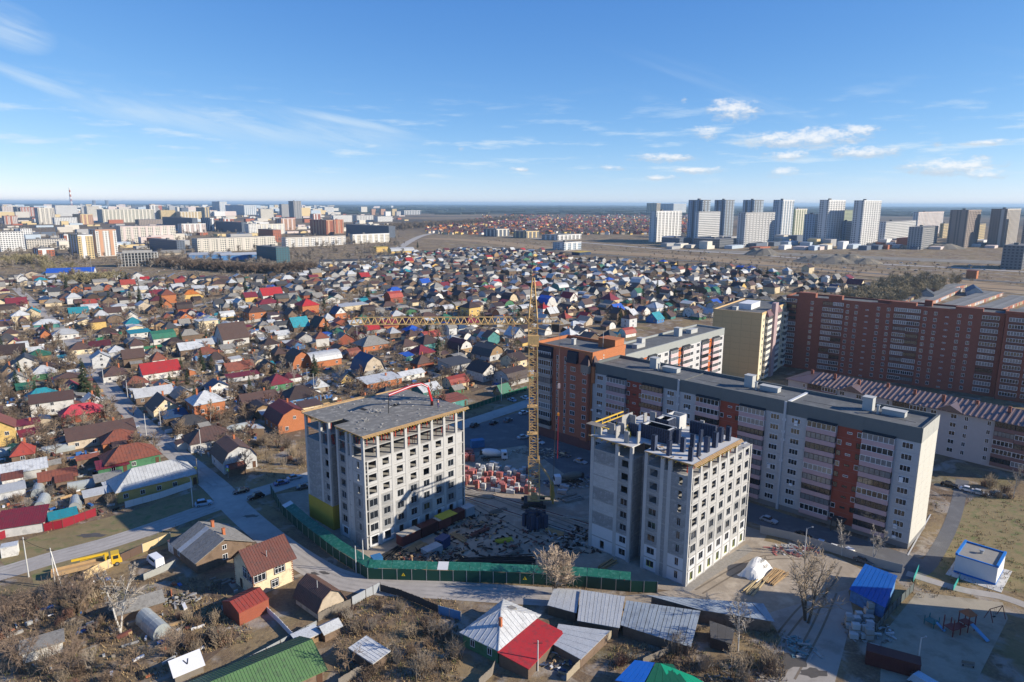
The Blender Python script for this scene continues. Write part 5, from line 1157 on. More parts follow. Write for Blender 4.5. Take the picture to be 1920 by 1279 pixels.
# sheds and barns between the houses
NS = 0; FS = []
for x, y in SHEDS:
    w_, d_, h_ = vr_.uniform(3, 6.5), vr_.uniform(2.6, 4.5), vr_.uniform(2.0, 2.6)
    px, py = project((x, y))
    if blocked(x, y, 1.6) or near_road(x, y, 2) or any(a <= px <= c and b_ <= py <= d for a, b_, c, d in NOGO): continue
    rc = vr_.choice(['grey slate']*5+['galvanised']*5+['rust', 'brown', 'brown', 'dark brown', 'navy', 'crimson', 'turquoise', 'green']); wc = vr_.choice(['timber']*6+['dark timber', 'grey', 'pale grey', 'white', 'beige', 'orange brick', 'teal']); kd = vr_.choice(['shed', 'shed', 'gable']); rz = rad(44+vr_.choice((0, 90))+vr_.uniform(-6, 6))
    USED_AT.append((x, y, 2.2))
    if NS < 190:
        NS += 1
        house(Vector((x, y, 0)), w_, d_, h_, kd, vr_.uniform(.5, 1.4), rc, wc, rz, 'x', .25, label=f"small {wc} shed with a {rc if rc != 'galvanised' else 'silver'} {rword(kd)} roof, {near_hint((x, y))}", group='garden sheds with '+rc+' roofs', cat='shed', name='garden_shed', win=0, door=False)
    else: FS.append((x, y, w_, d_, h_, kd, .8, rc, wc, rz, 'x'))
far_houses('far_sheds', FS, 'scatter of sheds and outbuildings in the far part of the village', 'sheds')
# red roofed settlement beyond the highway
ST = []
for k in range(1900):
    px = vr_.uniform(800, 1330); py = 403+ (vr_.random()**.8)*37
    if py < 400+ (1120-px)*.012 or (px < 900 and py < 412+(900-px)*.12): continue
    p = G(px, py)
    if near_road(p.x, p.y, 10): continue
    ST.append((p.x, p.y, vr_.uniform(9, 13), vr_.uniform(8, 11), vr_.choice((3.2, 5.5, 6)), vr_.choice(('gable', 'hip')), vr_.uniform(3, 5), vr_.choice(['crimson']*6+['maroon']*4+['brick red']*3+['brown']*3+['dark brown']*2+['orange'] if py < 424 else ['brown']*4+['dark brown']*4+['maroon']*2+['orange']), vr_.choice(['white', 'cream', 'yellow', 'yellow', 'orange brick', 'red brick', 'beige']), rad(vr_.uniform(0, 90)), 'x'))
far_houses('red_roof_settlement', ST, 'far settlement of red and brown roofed houses beyond the highway', 'houses')
# ---------------------------------------------------------------- far apartment blocks
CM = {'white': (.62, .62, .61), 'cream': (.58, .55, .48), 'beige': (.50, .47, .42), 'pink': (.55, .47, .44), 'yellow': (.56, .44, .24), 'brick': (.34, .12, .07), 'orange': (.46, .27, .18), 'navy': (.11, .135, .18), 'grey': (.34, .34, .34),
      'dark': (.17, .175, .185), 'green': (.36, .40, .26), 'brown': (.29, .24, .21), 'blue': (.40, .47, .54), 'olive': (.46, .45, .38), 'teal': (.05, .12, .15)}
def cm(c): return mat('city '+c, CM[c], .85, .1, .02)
ROOFG = mat('city roof', (.16, .16, .16), .9, .2, .05)
def block(x0, x1, y0, y1, lf, col, label, acc=None, wc=1, pitch=3.4, fl=3.0, top=None, rz=46, cat='building', name='apartment_block', group=None):
    xm = (x0+x1)/2; g = G(xm, y1); k = ppm(xm, y1); W = (x1-x0)/k
    c, s = math.cos(rad(rz)), math.sin(rad(rz)); a = math.atan2(g.x, g.y)
    pl = abs(c*math.cos(a)-s*math.sin(a)); ps = abs(s*math.cos(a)+c*math.sin(a))
    Lx, Ly = max(6, W*lf/max(.25, pl)), max(8, W*(1-lf)/max(.25, ps))
    d0 = ray(xm, y0); H_ = max(4, CAMH+d0.z*(g.y/d0.y))
    t = thing(name, label, cat, (0, 0, 0), rad(rz), group)
    # near corner position so that the visible outline spans x0..x1
    t.location = (g.x-(x1-x0)/k*(0.5-(1-lf)), g.y-2, 0)
    b = MB(); b.box(0, 0, -.5, Lx, Ly, H_); b.build('wall', cm(col), t)
    b = MB(); b.box(.6, .6, H_, Lx-.6, Ly-.6, H_+.25); b.box(Lx*.3, Ly*.4, H_+.2, Lx*.3+min(5, Lx*.3), Ly*.4+min(5, Ly*.3), H_+3); ro = b.build('roof', ROOFG, t)
    n = max(1, int(H_/fl)); m = MB()
    fh = H_/n
    for f in range(n):
        z = f*fh+fh*.3
        nx_, ny_ = max(1, int(Lx/pitch)), max(1, int(Ly/pitch))
        for i in range(nx_): u = Lx*(i+.5)/nx_; e = pitch*(.36 if x0 > 1200 else .3); zz = z+fh*(.62 if x0 > 1200 else .52); m.face([(u-e, -.06, z), (u+e, -.06, z), (u+e, -.06, zz), (u-e, -.06, zz)])
        for i in range(ny_): u = Ly*(i+.5)/ny_; e = pitch*.27; m.face([(-.06, u+e, z), (-.06, u-e, z), (-.06, u-e, z+fh*.5), (-.06, u+e, z+fh*.5)])
    if wc: tag(m.build('windows', mat('far windows', (.05, .06, .075), .3, .4, .3), t), kind='stuff')
    if acc:
        m = MB()
        for i in range(max(1, int(Lx/14))):
            u = 7+14*i
            if u+3 < Lx: m.box(u-2.4, -.5, 1, u+2.4, -.08, H_-1)
        for i in range(int(Ly/14)): u = 7+14*i; m.box(-.5, u-2.4, 1, -.08, u+2.4, H_-1)
        m.box(0, -.3, H_-1.5, Lx, -.05, H_+.3); m.build('accent_panel', cm(acc), t)
        for q in range(0): pass
    USED_AT.append((t.location.x, t.location.y, 10)); return t
ROWS = [  # some navy slabs have the shade of their fronts put into the wall colour
 (0, 42, 435, 472, .9, 'white', 'bright white nine storey hospital slab beside bare willows', None), (38, 60, 429, 452, .8, 'white', 'narrow white block behind the bright white hospital slab', None), (44, 116, 450, 467, .88, 'beige', 'long low beige block left of the red and yellow towers', None),
 (65, 101, 467, 488, .7, 'brick', 'red brick school with a blue roof below the beige block', 'white'), (115, 136, 440, 462, .6, 'brick', 'small red and white block next to the yellow tower', 'white'), (136, 176, 441, 486, .6, 'yellow', 'yellow and brick tower in front of the white striped tower', 'white'),
 (174, 219, 431, 481, .75, 'white', 'white tower with red and yellow stripes', 'orange'), (219, 323, 425, 456, .9, 'cream', 'long pale panel slab right of the striped towers', 'pink'), (286, 348, 452, 476, .22, 'navy', 'five storey slab coloured dark blue as shade with a white sunny end', None),
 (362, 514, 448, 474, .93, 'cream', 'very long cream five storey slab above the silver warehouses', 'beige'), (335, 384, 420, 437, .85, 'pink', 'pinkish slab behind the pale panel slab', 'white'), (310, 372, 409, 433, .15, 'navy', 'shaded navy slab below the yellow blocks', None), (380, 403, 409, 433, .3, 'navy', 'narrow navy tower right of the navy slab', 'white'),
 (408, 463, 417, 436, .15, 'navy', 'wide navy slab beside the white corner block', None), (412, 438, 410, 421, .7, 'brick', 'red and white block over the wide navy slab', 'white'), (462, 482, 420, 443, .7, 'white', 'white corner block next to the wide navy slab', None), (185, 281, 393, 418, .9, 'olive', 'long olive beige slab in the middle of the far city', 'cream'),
 (277, 298, 385, 413, .7, 'grey', 'grey and white chequered tower beside the olive slab', 'white'), (297, 328, 394, 413, .8, 'yellow', 'yellow block right of the chequered tower', None), (330, 376, 397, 413, .8, 'yellow', 'pair of joined yellow blocks below the horizon', 'cream'), (370, 394, 389, 408, .4, 'dark', 'dark tower with a yellow sunny side', 'yellow'),
 (400, 426, 378, 401, .5, 'white', 'tall white and blue towers on the skyline', 'blue'), (425, 481, 385, 403, .4, 'blue', 'row of joined blue towers on the skyline', 'white'), (140, 173, 402, 421, .6, 'orange', 'orange and yellow block left of the olive slab', 'yellow'), (160, 185, 387, 408, .8, 'cream', 'cream tower just left of the olive slab', None),
 (100, 141, 385, 406, .85, 'white', 'white slab under the striped chimney', None), (68, 101, 390, 421, .8, 'beige', 'tall beige slab with stepped roofs', 'cream'), (0, 28, 387, 403, .8, 'pink', 'pinkish block at the edge of the far city', 'beige'), (26, 36, 388, 406, .2, 'dark', 'thin dark tower between pinkish blocks', None), (33, 70, 389, 406, .8, 'pink', 'pink beige slab with brick joints', 'brick'),
 (5, 31, 405, 421, .8, 'pink', 'rosy block in front of the pinkish blocks', 'brick'), (100, 140, 408, 422, .9, 'white', 'low white market hall below the white slab', None), (255, 323, 412, 424, .9, 'brown', 'low mauve brown block behind the pale panel slab', None),
 (460, 533, 421, 441, .9, 'white', 'long white slab left of the red pink end wall', 'cream'), (486, 513, 392, 413, .85, 'cream', 'square cream tower before the concrete skyscraper', None), (525, 546, 383, 407, .8, 'grey', 'grey tower beside the concrete skyscraper', None), (543, 566, 377, 410, .6, 'grey', 'unfinished grey concrete skyscraper with a crane on top', 'dark'),
 (487, 528, 431, 454, .35, 'brick', 'brick slab with a salmon pink end wall', None), (518, 554, 410, 432, .7, 'orange', 'salmon orange tower group left of the dark brick towers', 'pink'), (583, 626, 413, 441, .3, 'brick', 'dark brick tower group with orange sunny sides', 'orange'), (624, 645, 412, 438, .8, 'orange', 'orange brick tower at the end of the brick group', 'brick'),
 (648, 742, 424, 446, .13, 'navy', 'long nine storey slab coloured navy as shade with a white end wall', None), (657, 731, 440, 457, .93, 'cream', 'cream five storey slab in front of the navy slab', 'white'), (529, 649, 446, 464, .93, 'white', 'long white five storey slab behind the village', 'beige'),
 (484, 544, 464, 493, .4, 'teal', 'dark glass office block with three storeys beside the tree belt', None), (582, 601, 401, 413, .7, 'brick', 'red and white far tower behind the brick group', 'white'), (622, 660, 404, 417, .9, 'white', 'white terrace left of the snow white blocks', None), (662, 700, 404, 416, .8, 'white', 'snow white blocks at the edge of the far city', 'grey'), (702, 736, 406, 416, .8, 'white', 'last white block before the bare wood', None),
 (694, 705, 392, 403, .7, 'orange', 'first of the small orange towers on the plain', None), (711, 723, 392, 403, .7, 'orange', 'second of the small orange towers on the plain', None), (732, 744, 392, 404, .7, 'yellow', 'small yellow tower on the plain', None), (744, 790, 395, 403, .7, 'navy', 'low navy and white mall on the plain', 'white'), (605, 626, 388, 400, .8, 'white', 'pale far slab on the plain', None),
 (1216, 1276, 396, 454, .8, 'white', 'white gridded sixteen storey block, first beside the highway', 'white'), (1287, 1327, 375, 457, .35, 'blue', 'blue grey tower behind the second white gridded block', 'dark'), (1300, 1346, 397, 459, .85, 'white', 'white gridded block in front of the blue grey tower', None), (1336, 1372, 375, 447, .45, 'blue', 'blue and black tower between the white gridded blocks', 'dark'),
 (1389, 1426, 375, 445, .45, 'blue', 'blue and black tower behind the widest white gridded block', 'dark'), (1380, 1447, 399, 464, .8, 'white', 'widest white gridded block with two bays', 'grey'), (1445, 1482, 375, 451, .55, 'blue', 'blue tower with a white sunny corner', 'white'), (1481, 1507, 392, 449, .8, 'green', 'sage green and cream tower', 'cream'),
 (1505, 1531, 402, 457, .3, 'blue', 'shaded blue tower beside the sage green one', None), (1530, 1575, 375, 461, .65, 'white', 'white tower with small black windows and a navy side', 'white'), (1572, 1594, 415, 458, .5, 'blue', 'short blue block between the two white towers', None), (1574, 1593, 394, 440, .8, 'green', 'pale green tower far between the two white towers', None), (1594, 1641, 376, 462, .65, 'white', 'white tower with small black windows next to the bright slab', 'white'),
 (1212, 1238, 381, 402, .3, 'navy', 'dark far towers left behind the white blocks', 'yellow'), (1238, 1286, 382, 402, .5, 'blue', 'row of pale blue far towers', 'white'), (1639, 1709, 416, 455, .75, 'white', 'dazzling white slab right of the white towers', None), (1708, 1764, 398, 442, .85, 'white', 'white slab with red and lilac stripes', 'pink'), (1702, 1753, 426, 468, .55, 'grey', 'unfinished grey block in front of the striped slab', None),
 (1760, 1779, 419, 446, .7, 'yellow', 'small yellow block between the dark towers', None), (1777, 1834, 394, 465, .5, 'brown', 'brown tower group near the right edge of the estate', 'brown'), (1829, 1846, 420, 452, .8, 'yellow', 'golden slab between the brown towers', None), (1853, 1915, 392, 463, .6, 'brown', 'widest brown tower group', 'beige'), (1914, 1940, 396, 465, .5, 'brown', 'last brown tower with a white edge', 'white'), (1880, 1934, 461, 506, .4, 'dark', 'dark unfinished block close to the highway', None),
 (907, 955, 430, 444, .5, 'navy', 'dark shop hall with a cream front by the highway', 'cream'), (962, 1011, 434, 447, .5, 'dark', 'dark shop hall with an ochre sign wall', 'yellow'), (1015, 1091, 441, 451, .6, 'grey', 'low grey retail park by the highway', 'white'), (1036, 1090, 455, 470, .6, 'blue', 'silver glass hall behind the village', 'white'), (1240, 1295, 447, 463, .4, 'navy', 'navy podium hall at the foot of the white blocks', None), (1300, 1380, 449, 466, .4, 'dark', 'dark podium hall between the white blocks', None)]
for i, r_ in enumerate(ROWS):
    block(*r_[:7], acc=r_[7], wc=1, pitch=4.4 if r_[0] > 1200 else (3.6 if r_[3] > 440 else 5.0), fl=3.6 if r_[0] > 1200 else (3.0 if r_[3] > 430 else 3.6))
# far striped chimney and cooling towers
p = G(134, 386); d0 = ray(132, 352); hz = CAMH+d0.z*(p.y/d0.y); t = thing('factory_chimney', 'red and white striped chimney rising above the far city', 'chimney', p)
b, c_ = MB(), MB()
for i in range(8): (b if i % 2 else c_).cyl((0, 0, hz*i/8), (0, 0, hz*(i+1)/8), 26-2*i, 24-2*i, 12, caps=i == 7)
b.build('white_band', cm('white'), t); c_.build('red_band', cm('brick'), t)
for px, lab in ((177, 'dark cooling tower nearer the striped chimney'), (201, 'dark cooling tower farther from the striped chimney')):
    p = G(px, 387); k = ppm(px, 387); t = tag(MB(), lab) if False else None
    b = MB(); n = 8
    for i in range(n):
        r0, r1 = [(4.2-1.4*math.sin(math.pi*min(1, q/n*.75)))/k for q in (i, i+1)]; b.cyl((0, 0, 11/k*i/n), (0, 0, 11/k*(i+1)/n), r0, r1, 14, caps=False)
    tag(b.build('cooling_tower', cm('dark'), None, p), lab, 'cooling tower')
# the mass of the city on the skyline, too many and too small to tell apart
m = MB(); vr2 = random.Random(5); keys = ['white', 'cream', 'beige', 'pink', 'grey', 'yellow', 'blue', 'brick', 'navy']
for i in range(330):
    px = vr2.uniform(-20, 620)*(1 if vr2.random() < .8 else 1.2); py = 388+18*vr2.random()**1.5+ (3 if px < 100 else 0)
    p = G(px, py); w_, d_, h_ = vr2.uniform(30, 110), vr2.uniform(15, 40), vr2.choice((16, 28, 28, 30, 50))
    c_, s_ = math.cos(rad(46)), math.sin(rad(46)); q = MB(); q.box(0, 0, 0, w_, d_, h_); n = len(m.v)
    if vr2.random() < .3: w_, d_ = d_, w_
    m.v += [(p.x+a*c_-b_*s_, p.y+a*s_+b_*c_, z) for a, b_, z in q.v]; m.f += [tuple(k+n for k in f) for f in q.f]; m.m += [keys.index(vr2.choice(keys[:7]*2+keys))]*6
for i in range(330):
    px = vr2.choice((vr2.uniform(0, 480), vr2.uniform(0, 560), vr2.uniform(440, 760), vr2.uniform(1240, 1900))); py = vr2.uniform(405, 470) if px < 480 else (vr2.uniform(398, 440) if px < 800 else vr2.uniform(452, 470))
    p = G(px, py); w_, d_, h_ = vr2.uniform(18, 50), vr2.uniform(10, 22), vr2.choice((5, 6, 8, 14)); q = MB(); q.box(0, 0, 0, w_, d_, h_); n = len(m.v); c_, s_ = math.cos(rad(46)), math.sin(rad(46))
    m.v += [(p.x+a*c_-b_*s_, p.y+a*s_+b_*c_, z) for a, b_, z in q.v]; m.f += [tuple(k+n for k in f) for f in q.f]; m.m += [keys.index(vr2.choice(keys))]*6
tag(m.build('far_city', [cm(k) for k in keys]), 'hazy mass of far city blocks along the skyline', 'city', kind='stuff')
# warehouses, garages, halls ------------------------------------------------------------------
def hall(px, py, w_, d_, h_, kd, rise, rc, wc, label, rz=46, rg='x'):
    return house(G(px, py), w_, d_, h_, kd, rise, rc, wc, rad(rz), rg, label=label, cat='building', name='warehouse', win=0, door=False)
hall(645, 497, 62, 14, 6, 'gable', 2, 'charcoal', 'white', 'long white warehouse with a grey roof above the village', 20); hall(722, 489, 26, 14, 7, 'flat', 0, 'charcoal', 'grey', 'dark grey hall at the end of the white warehouse', 20)
hall(713, 473, 22, 14, 9, 'flat', 0, 'yellow', 'yellow', 'yellow three storey building behind the warehouse', 40); hall(752, 474, 40, 18, 4, 'arch', 5, 'galvanised', 'yellow', 'pale yellow vaulted hall beside the yellow building', 30)
hall(395, 484, 60, 24, 6, 'shed', 2, 'galvanised', 'blue', 'silver warehouse behind the tree belt', 30); hall(455, 486, 60, 22, 7, 'shed', 2, 'galvanised', 'blue', 'second silver warehouse next to the dark glass office', 30)
hall(135, 517, 45, 22, 5, 'gable', 4, 'blue', 'pale grey', 'sports hall with a bright blue gabled roof', 25); hall(320, 478, 32, 14, 4, 'arch', 4, 'grey slate', 'beige', 'beige vaulted hangar before the navy slab', 30)
F5 = thing('concrete_frame_building', 'small unfinished five storey concrete frame below the red and yellow towers', 'building', G(222, 501), rad(30))
b = MB(); s = MB()
for k in range(6): s.box(0, 0, k*3.4, 46, 16, k*3.4+.4)
for i in range(13):
    for y in (0, 15.2): b.box(i*3.77, y, 0, i*3.77+.8, y+.8, 17)
for i in range(5): b.box(0, i*3.8, 0, .8, i*3.8+.8, 17)
s.build('floor_slab', CONC, F5); tag(b.build('columns', CONCL, F5), kind='stuff'); b = MB(); b.box(6, 5, 0, 40, 11, 20); b.build('core', CONC, F5)
GROOF = mat('garage roof', (.17, .17, .165), .9, .35, .15, .2, 2, col2=(.26, .26, .25))
GBRK = mat('garage brick', (.36, .14, .10), .9, .2, .5)
for k, (a, c, wd) in enumerate((((1635, 590), (1712, 553), 15), ((1668, 597), (1790, 545), 13), ((1725, 600), (1862, 553), 15), ((1800, 606), (1916, 561), 15), ((1880, 606), (1990, 566), 14), ((1755, 548), (1800, 538), 12))):
    p, q = G(*a), G(*c); L = (q-p).length; t = thing('garage_row', ('row of flat roofed garages nearest the bare wood', 'row of flat roofed garages with coloured doors', 'row of flat roofed garages with a long salmon back wall', 'row of flat roofed garages beyond the salmon back wall', 'outermost row of flat roofed garages', 'short row of garages beside the rail embankment')[k], 'garages', p, math.atan2(q.y-p.y, q.x-p.x))
    b = MB(); b.box(0, -wd/2, -.2, L, wd/2, 2.9); b.build('wall', GBRK, t)
    n = int(L/5)
    me = cached(('gar', round(L/n, 1), wd), lambda: (lambda m_: (m_.box(.06, -wd/2-.3, 0, L/n-.06, wd/2+.3, .22), m_)[1])(MB()).mesh('roof_slab', GROOF))
    for i in range(n): ob('roof_slab', me, t, (i*L/n, 0, 2.9+.12*vr2.random()), 0)
    dm = [mat('garage door '+c_, CM[c_], .7) for c_ in ('cream', 'brown', 'blue', 'brick', 'green', 'orange')]
    for i in range(n):
        b = MB(); b.box(i*L/n+.6, -wd/2-.08, 0, (i+1)*L/n-.6, -wd/2-.01, 2.3); b.build('garage_door', dm[vr2.randrange(6)], t)
hall(1735, 560, 22, 12, 5, 'gable', 4, 'charcoal', 'grey', 'grey gabled shed among the garages', 60); hall(1825, 552, 30, 12, 4, 'gable', 4, 'navy', 'white', 'navy roofed shed beyond the garages', 60); hall(1822, 522, 10, 10, 9, 'flat', 0, 'rust', 'orange brick', 'orange brick signal box by the rail line', 46)
# ---------------------------------------------------------------- foreground houses
def rect_house(px0, pxr, pxl, h, roof, rise, rc, wc, ridge, label, z=0, **kw):
    """near, right and left base corners read from the photograph"""
    a, r_, l_ = G(*px0, z), G(*pxr, z), G(*pxl, z); a.z = r_.z = l_.z = 0; ex, ey = (r_-a), (l_-a)
    th = (math.atan2(ex.y, ex.x)+math.atan2(ey.y, ey.x)-math.pi/2)/2; w_, d_ = ex.length, ey.length
    X, Y_ = Vector((math.cos(th), math.sin(th), 0)), Vector((-math.sin(th), math.cos(th), 0))
    return house(a+X*w_/2+Y_*d_/2, w_, d_, h, roof, rise, rc, wc, th, ridge, label=label, **kw), w_, d_
BROWNF = mat('dark brown frame', (.06, .035, .025), .6)
TILEB = (ROOF['tile brown'])
t, w_, d_ = rect_house((477, 1121), (553, 1091), (437, 1094), 6.0, 'gable', 3.4, 'tile brown', 'cream', 'x', 'cream two storey house with brown tiled roof and brick quoins inside the street bend', ov=.7, win=0, door=False, ribs=.55)
for (fc, u, z, ww, hh, mu) in (('-y', -w_*.34, 3.2, 2.6, 2.2, 2), ('-y', w_*.16, 3.4, 2.2, 1.6, 2), ('-y', w_*.02, .6, 1.5, 1.6, 1), ('-x', d_*-.1, 3.2, 1.6, 2.2, 1), ('-x', d_*-.36, 3.2, 1.6, 2.2, 1)):
    b = MB(); b.box(-ww/2-.22, -.04, -.22, ww/2+.22, .02, hh+.22)
    loc = (u, -d_/2, z) if fc == '-y' else (-w_/2, u, z)
    o = b.build('window_surround', BROWNF, t, loc, FACE[fc]); a_, b_ = win_meshes(ww, hh, mu, None, 1); q = ob('window', a_, o, (0, -.04, 0)); ob('pane', b_, q)
b = MB(); b.box(-.5, -.05, 0, .5, .02, 2.1); b.build('door', BROWNF, t, (-w_/2, d_*.15, .1), FACE['-x'])
qm = mat('quoin brick', (.22, .09, .06), .9)
for (x, y) in ((-w_/2, -d_/2), (w_/2, -d_/2), (-w_/2, d_/2)):
    b = MB()
    for i in range(12): e = .34 if i % 2 else .22; b.box(x-(e if x > 0 else .05), y-.06 if y < 0 else y-e, .2+i*.48, x+(.05 if x > 0 else e), y+(e if y < 0 else .06), .2+i*.48+.26)
    b.build('quoin', qm, t)
b = MB(); b.bar((-w_*.05, -d_*.32, 6.6), (-w_*.05, -d_*.32, 8.6), .12); b.build('flue', ALU, t)
t, w_, d_ = rect_house((597, 1162), (645, 1137), (556, 1132), 2.2, 'gambrel', 3.2, 'brown', 'beige', 'y', 'brown mansard roofed garage with block gable beside the cream two storey house', win=0, door=False, ribs=.5)
b = MB(); b.bar((-1, -1, 4.6), (-1, -1, 6.4), .14); b.build('flue', ALU, t)
rect_house((450, 1174), (497, 1142), (431, 1147), 2.9, 'gable', 1.2, 'brick red', 'red brick', 'x', 'brick red metal shed with a low gable below the cream house', win=0, door=False, ov=.1, ribs=.8)
a = G(586, 1198, 5.0); th = rad(40); X = Vector((math.cos(th), math.sin(th), 0)); Yv = Vector((-math.sin(th), math.cos(th), 0)); c = a-X*14
house(Vector((c.x, c.y, 0)), 27, 11, 2.6, 'gable', 2.4, 'light green', 'timber', th, 'x', label='long house under a pale green ribbed roof behind the grey metal fence', ribs=.5, win=1)
rect_house((700, 1262), (722, 1240), (668, 1236), 2.3, 'shed', .5, 'galvanised', 'timber', 'x', 'small silver roofed lean-to standing among bare fruit trees', win=0, door=False, ribs=.7)
# silver hip roof house with red annex
p = [G(935, 1220, 3), G(1015, 1152, 3), G(945, 1120, 3), G(861, 1186, 3)]
ex, ey = p[1]-p[0], p[3]-p[0]; th = math.atan2(ex.y, ex.x); c = (p[1]+p[3])/2; w_, d_ = ex.length-.9, ey.length-.9
t = house(Vector((c.x, c.y, 0)), w_, d_, 3.1, 'hip', 3.0, 'galvanised', 'green', th, 'y', label='dark green timber house under a silver hipped roof with a dormer', ribs=1.1, chim=0, win=0, door=False, wins=[('-x', 1.8, .9, 1.0, 1.4, 1), ('-x', -2.2, .9, 1.0, 1.4, 1), ('+x', 0, .9, 1, 1.4, 1)])
b = MB(); b.box(-3.0, -2.2, 4.2, -2.5, -1.7, 6.4); b.build('chimney', BRICKO, t)
b = MB(); b.hexa([(1.5, -1.2, 4.4), (3.6, -1.2, 3.6), (3.6, .2, 3.6), (1.5, .2, 4.4), (1.5, -1.2, 5.3), (3.4, -1.2, 5.0), (3.4, .2, 5.0), (1.5, .2, 5.3)]); b.build('dormer', rmat('grey slate'), t)
p2 = [G(988, 1253, 2.4), G(1053, 1186, 2.4), G(1008, 1160, 2.9), G(936, 1219, 2.9)]
c = (p2[0]+p2[1]+p2[2]+p2[3])/4; ex = p2[1]-p2[0]; ey = p2[3]-p2[0]
t = house(Vector((c.x, c.y, 0)), ex.length, ey.length-.3, 2.3, 'shed', .6, 'red', 'timber', math.atan2(ex.y, ex.x), 'x', label='lean-to annex with a bright red sheet roof joined to the silver roofed house', ribs=0, win=1, door=True, ov=.25)
# silver and blue grey sheds beside the site fence: sheets laid as separate parts
BLUEZ = mat('blue grey roof sheet', (.32, .37, .41), .5, .25, .25, .06, 3, metal=.1, kind='sheet', col2=(.22, .25, .28)); SILV = mat('silver roof sheet', (.45, .47, .48), .5, .2, .4, .05, 3, metal=.1, kind='sheet', col2=(.42, .45, .47))
def sheet_shed(px, zs, label, n, m, along=0, wall='timber', ribs=0):
    P = [G(*q, z) for q, z in zip(px, zs)]; c = sum(P, Vector())/4; t = thing('shed', label, 'shed', (c.x, c.y, 0), 0)
    L = [v-Vector((c.x, c.y, 0)) for v in P]
    if along: L = L[1:]+L[:1]
    for i in range(n):
        a0, a1 = i/n+.004, (i+1)/n-.004; q = [L[0].lerp(L[1], a0), L[0].lerp(L[1], a1), L[3].lerp(L[2], a1), L[3].lerp(L[2], a0)]; up = Vector((0, 0, .05+.015*(i % 2)))
        b = MB(); b.hexa([v-Vector((0, 0, .04)) for v in q]+[v+up for v in q])
        for k in range(1, ribs+1):
            f = k/(ribs+1); b.bar(q[0].lerp(q[1], f)+up, q[3].lerp(q[2], f)+up, .05, .07)
        b.build('roof_sheet', m, t)
    cc = Vector((0, 0, 0)); w = MB(); I = [v.lerp(Vector((0, 0, v.z)), .07) for v in L]
    w.hexa([(v.x, v.y, -.2) for v in I]+[(v.x, v.y, v.z-.12) for v in I]); w.build('wall', wmat(wall), t)
    USED_AT.append((c.x, c.y, 6)); return t
sheet_shed([(1082, 1164), (1162, 1178), (1172, 1119), (1089, 1106)], (2.3, 2.3, 3.3, 3.3), 'ribbed silver shed roof of broad overlapping sheets by the green site fence', 6, SILV, ribs=1)
sheet_shed([(1026, 1135), (1081, 1150), (1088, 1107), (1038, 1104)], (2.2, 2.2, 2.9, 2.9), 'smooth silver lean-to roof left of the ribbed silver shed', 4, SILV)
sheet_shed([(1089, 1237), (1144, 1183), (1047, 1170), (1036, 1208)], (2.0, 2.4, 2.4, 2.0), 'low patchwork silver roof between the red annex and a plank fence', 5, SILV)
sheet_shed([(1163, 1172), (1296, 1214), (1314, 1146), (1174, 1126)], (2.3, 2.3, 3.4, 3.4), 'wide blue grey sheet roof streaked with branch shadows', 9, BLUEZ, ribs=1)
sheet_shed([(1314, 1144), (1453, 1166), (1432, 1132), (1212, 1116)], (2.9, 2.6, 3.3, 3.6), 'long narrow blue grey roof running back to the dirt yard', 10, BLUEZ)
sheet_shed([(1332, 1196), (1372, 1208), (1378, 1180), (1330, 1164)], (2.2, 2.2, 2.5, 2.5), 'dark tarred hut under the long narrow roof', 3, mat('tar paper', (.09, .085, .08), .9, .3), wall='dark timber')
sheet_shed([(1153, 1276), (1205, 1285), (1228, 1243), (1190, 1238)], (2.2, 2.2, 2.8, 2.8), 'bright blue sheet roof joined to a green awning', 5, mat('cobalt sheet', (.01, .10, .42), .45, .15, .3))
sheet_shed([(1205, 1290), (1300, 1296), (1262, 1246), (1229, 1243)], (2.0, 2.0, 2.8, 2.9), 'dark green awning roof beside the bright blue sheet roof', 5, mat('bottle green sheet', (.01, .10, .055), .5, .2))
sheet_shed([(1262, 1290), (1335, 1288), (1300, 1268), (1238, 1244)], (2.0, 2.0, 2.4, 2.9), 'strip of emerald green sheeting sloping away from the awning', 3, mat('emerald sheet', (.01, .32, .16), .5, .2))
sheet_shed([(1592, 1105), (1660, 1140), (1683, 1080), (1622, 1057)], (2.8, 2.8, 3.3, 3.3), 'cobalt blue roofed hut with pale cross strips beside the building material', 8, mat('cobalt hut roof', (.012, .10, .38), .4, .12, .3), wall='blue')
# slate house at the street fork, with canopy
p = G(400, 1038); t = house(Vector((p.x, p.y, 0)), 13, 12.5, 3.0, 'gable', 3.0, 'grey slate', 'timber', rad(48), 'y', label='old house with patched grey slate roof and brick chimneys at the street fork', chim=2, ribs=0, win=1)
for i in range(7):
    b = MB(); b.hexa([(-7, -6.8+1.9*i, 2.72), (0, -6.8+1.9*i, 6.06), (0, -5.0+1.9*i, 6.06), (-7, -5.0+1.9*i, 2.72), (-7, -6.8+1.9*i, 2.8), (0, -6.8+1.9*i, 6.14), (0, -5.0+1.9*i, 6.14), (-7, -5.0+1.9*i, 2.8)]); b.build('slate_sheet', rmat('grey slate' if i != 4 else 'galvanised'), t)
sheet_shed([(345, 1036), (372, 1018), (345, 1000), (312, 1014)], (2.6, 2.6, 2.6, 2.6), 'dark brown canopy over a yard beside the slate house', 6, rmat('brown'), wall='white')
p = G(290, 914); t = house(Vector((p.x, p.y, 0)), 21, 10.5, 3.4, 'hip', 3.8, 'galvanised', 'yellow', rad(41), 'x', label='yellow corner house with blue silver hipped roof behind a white fence', ribs=.9, win=1, frame=None)
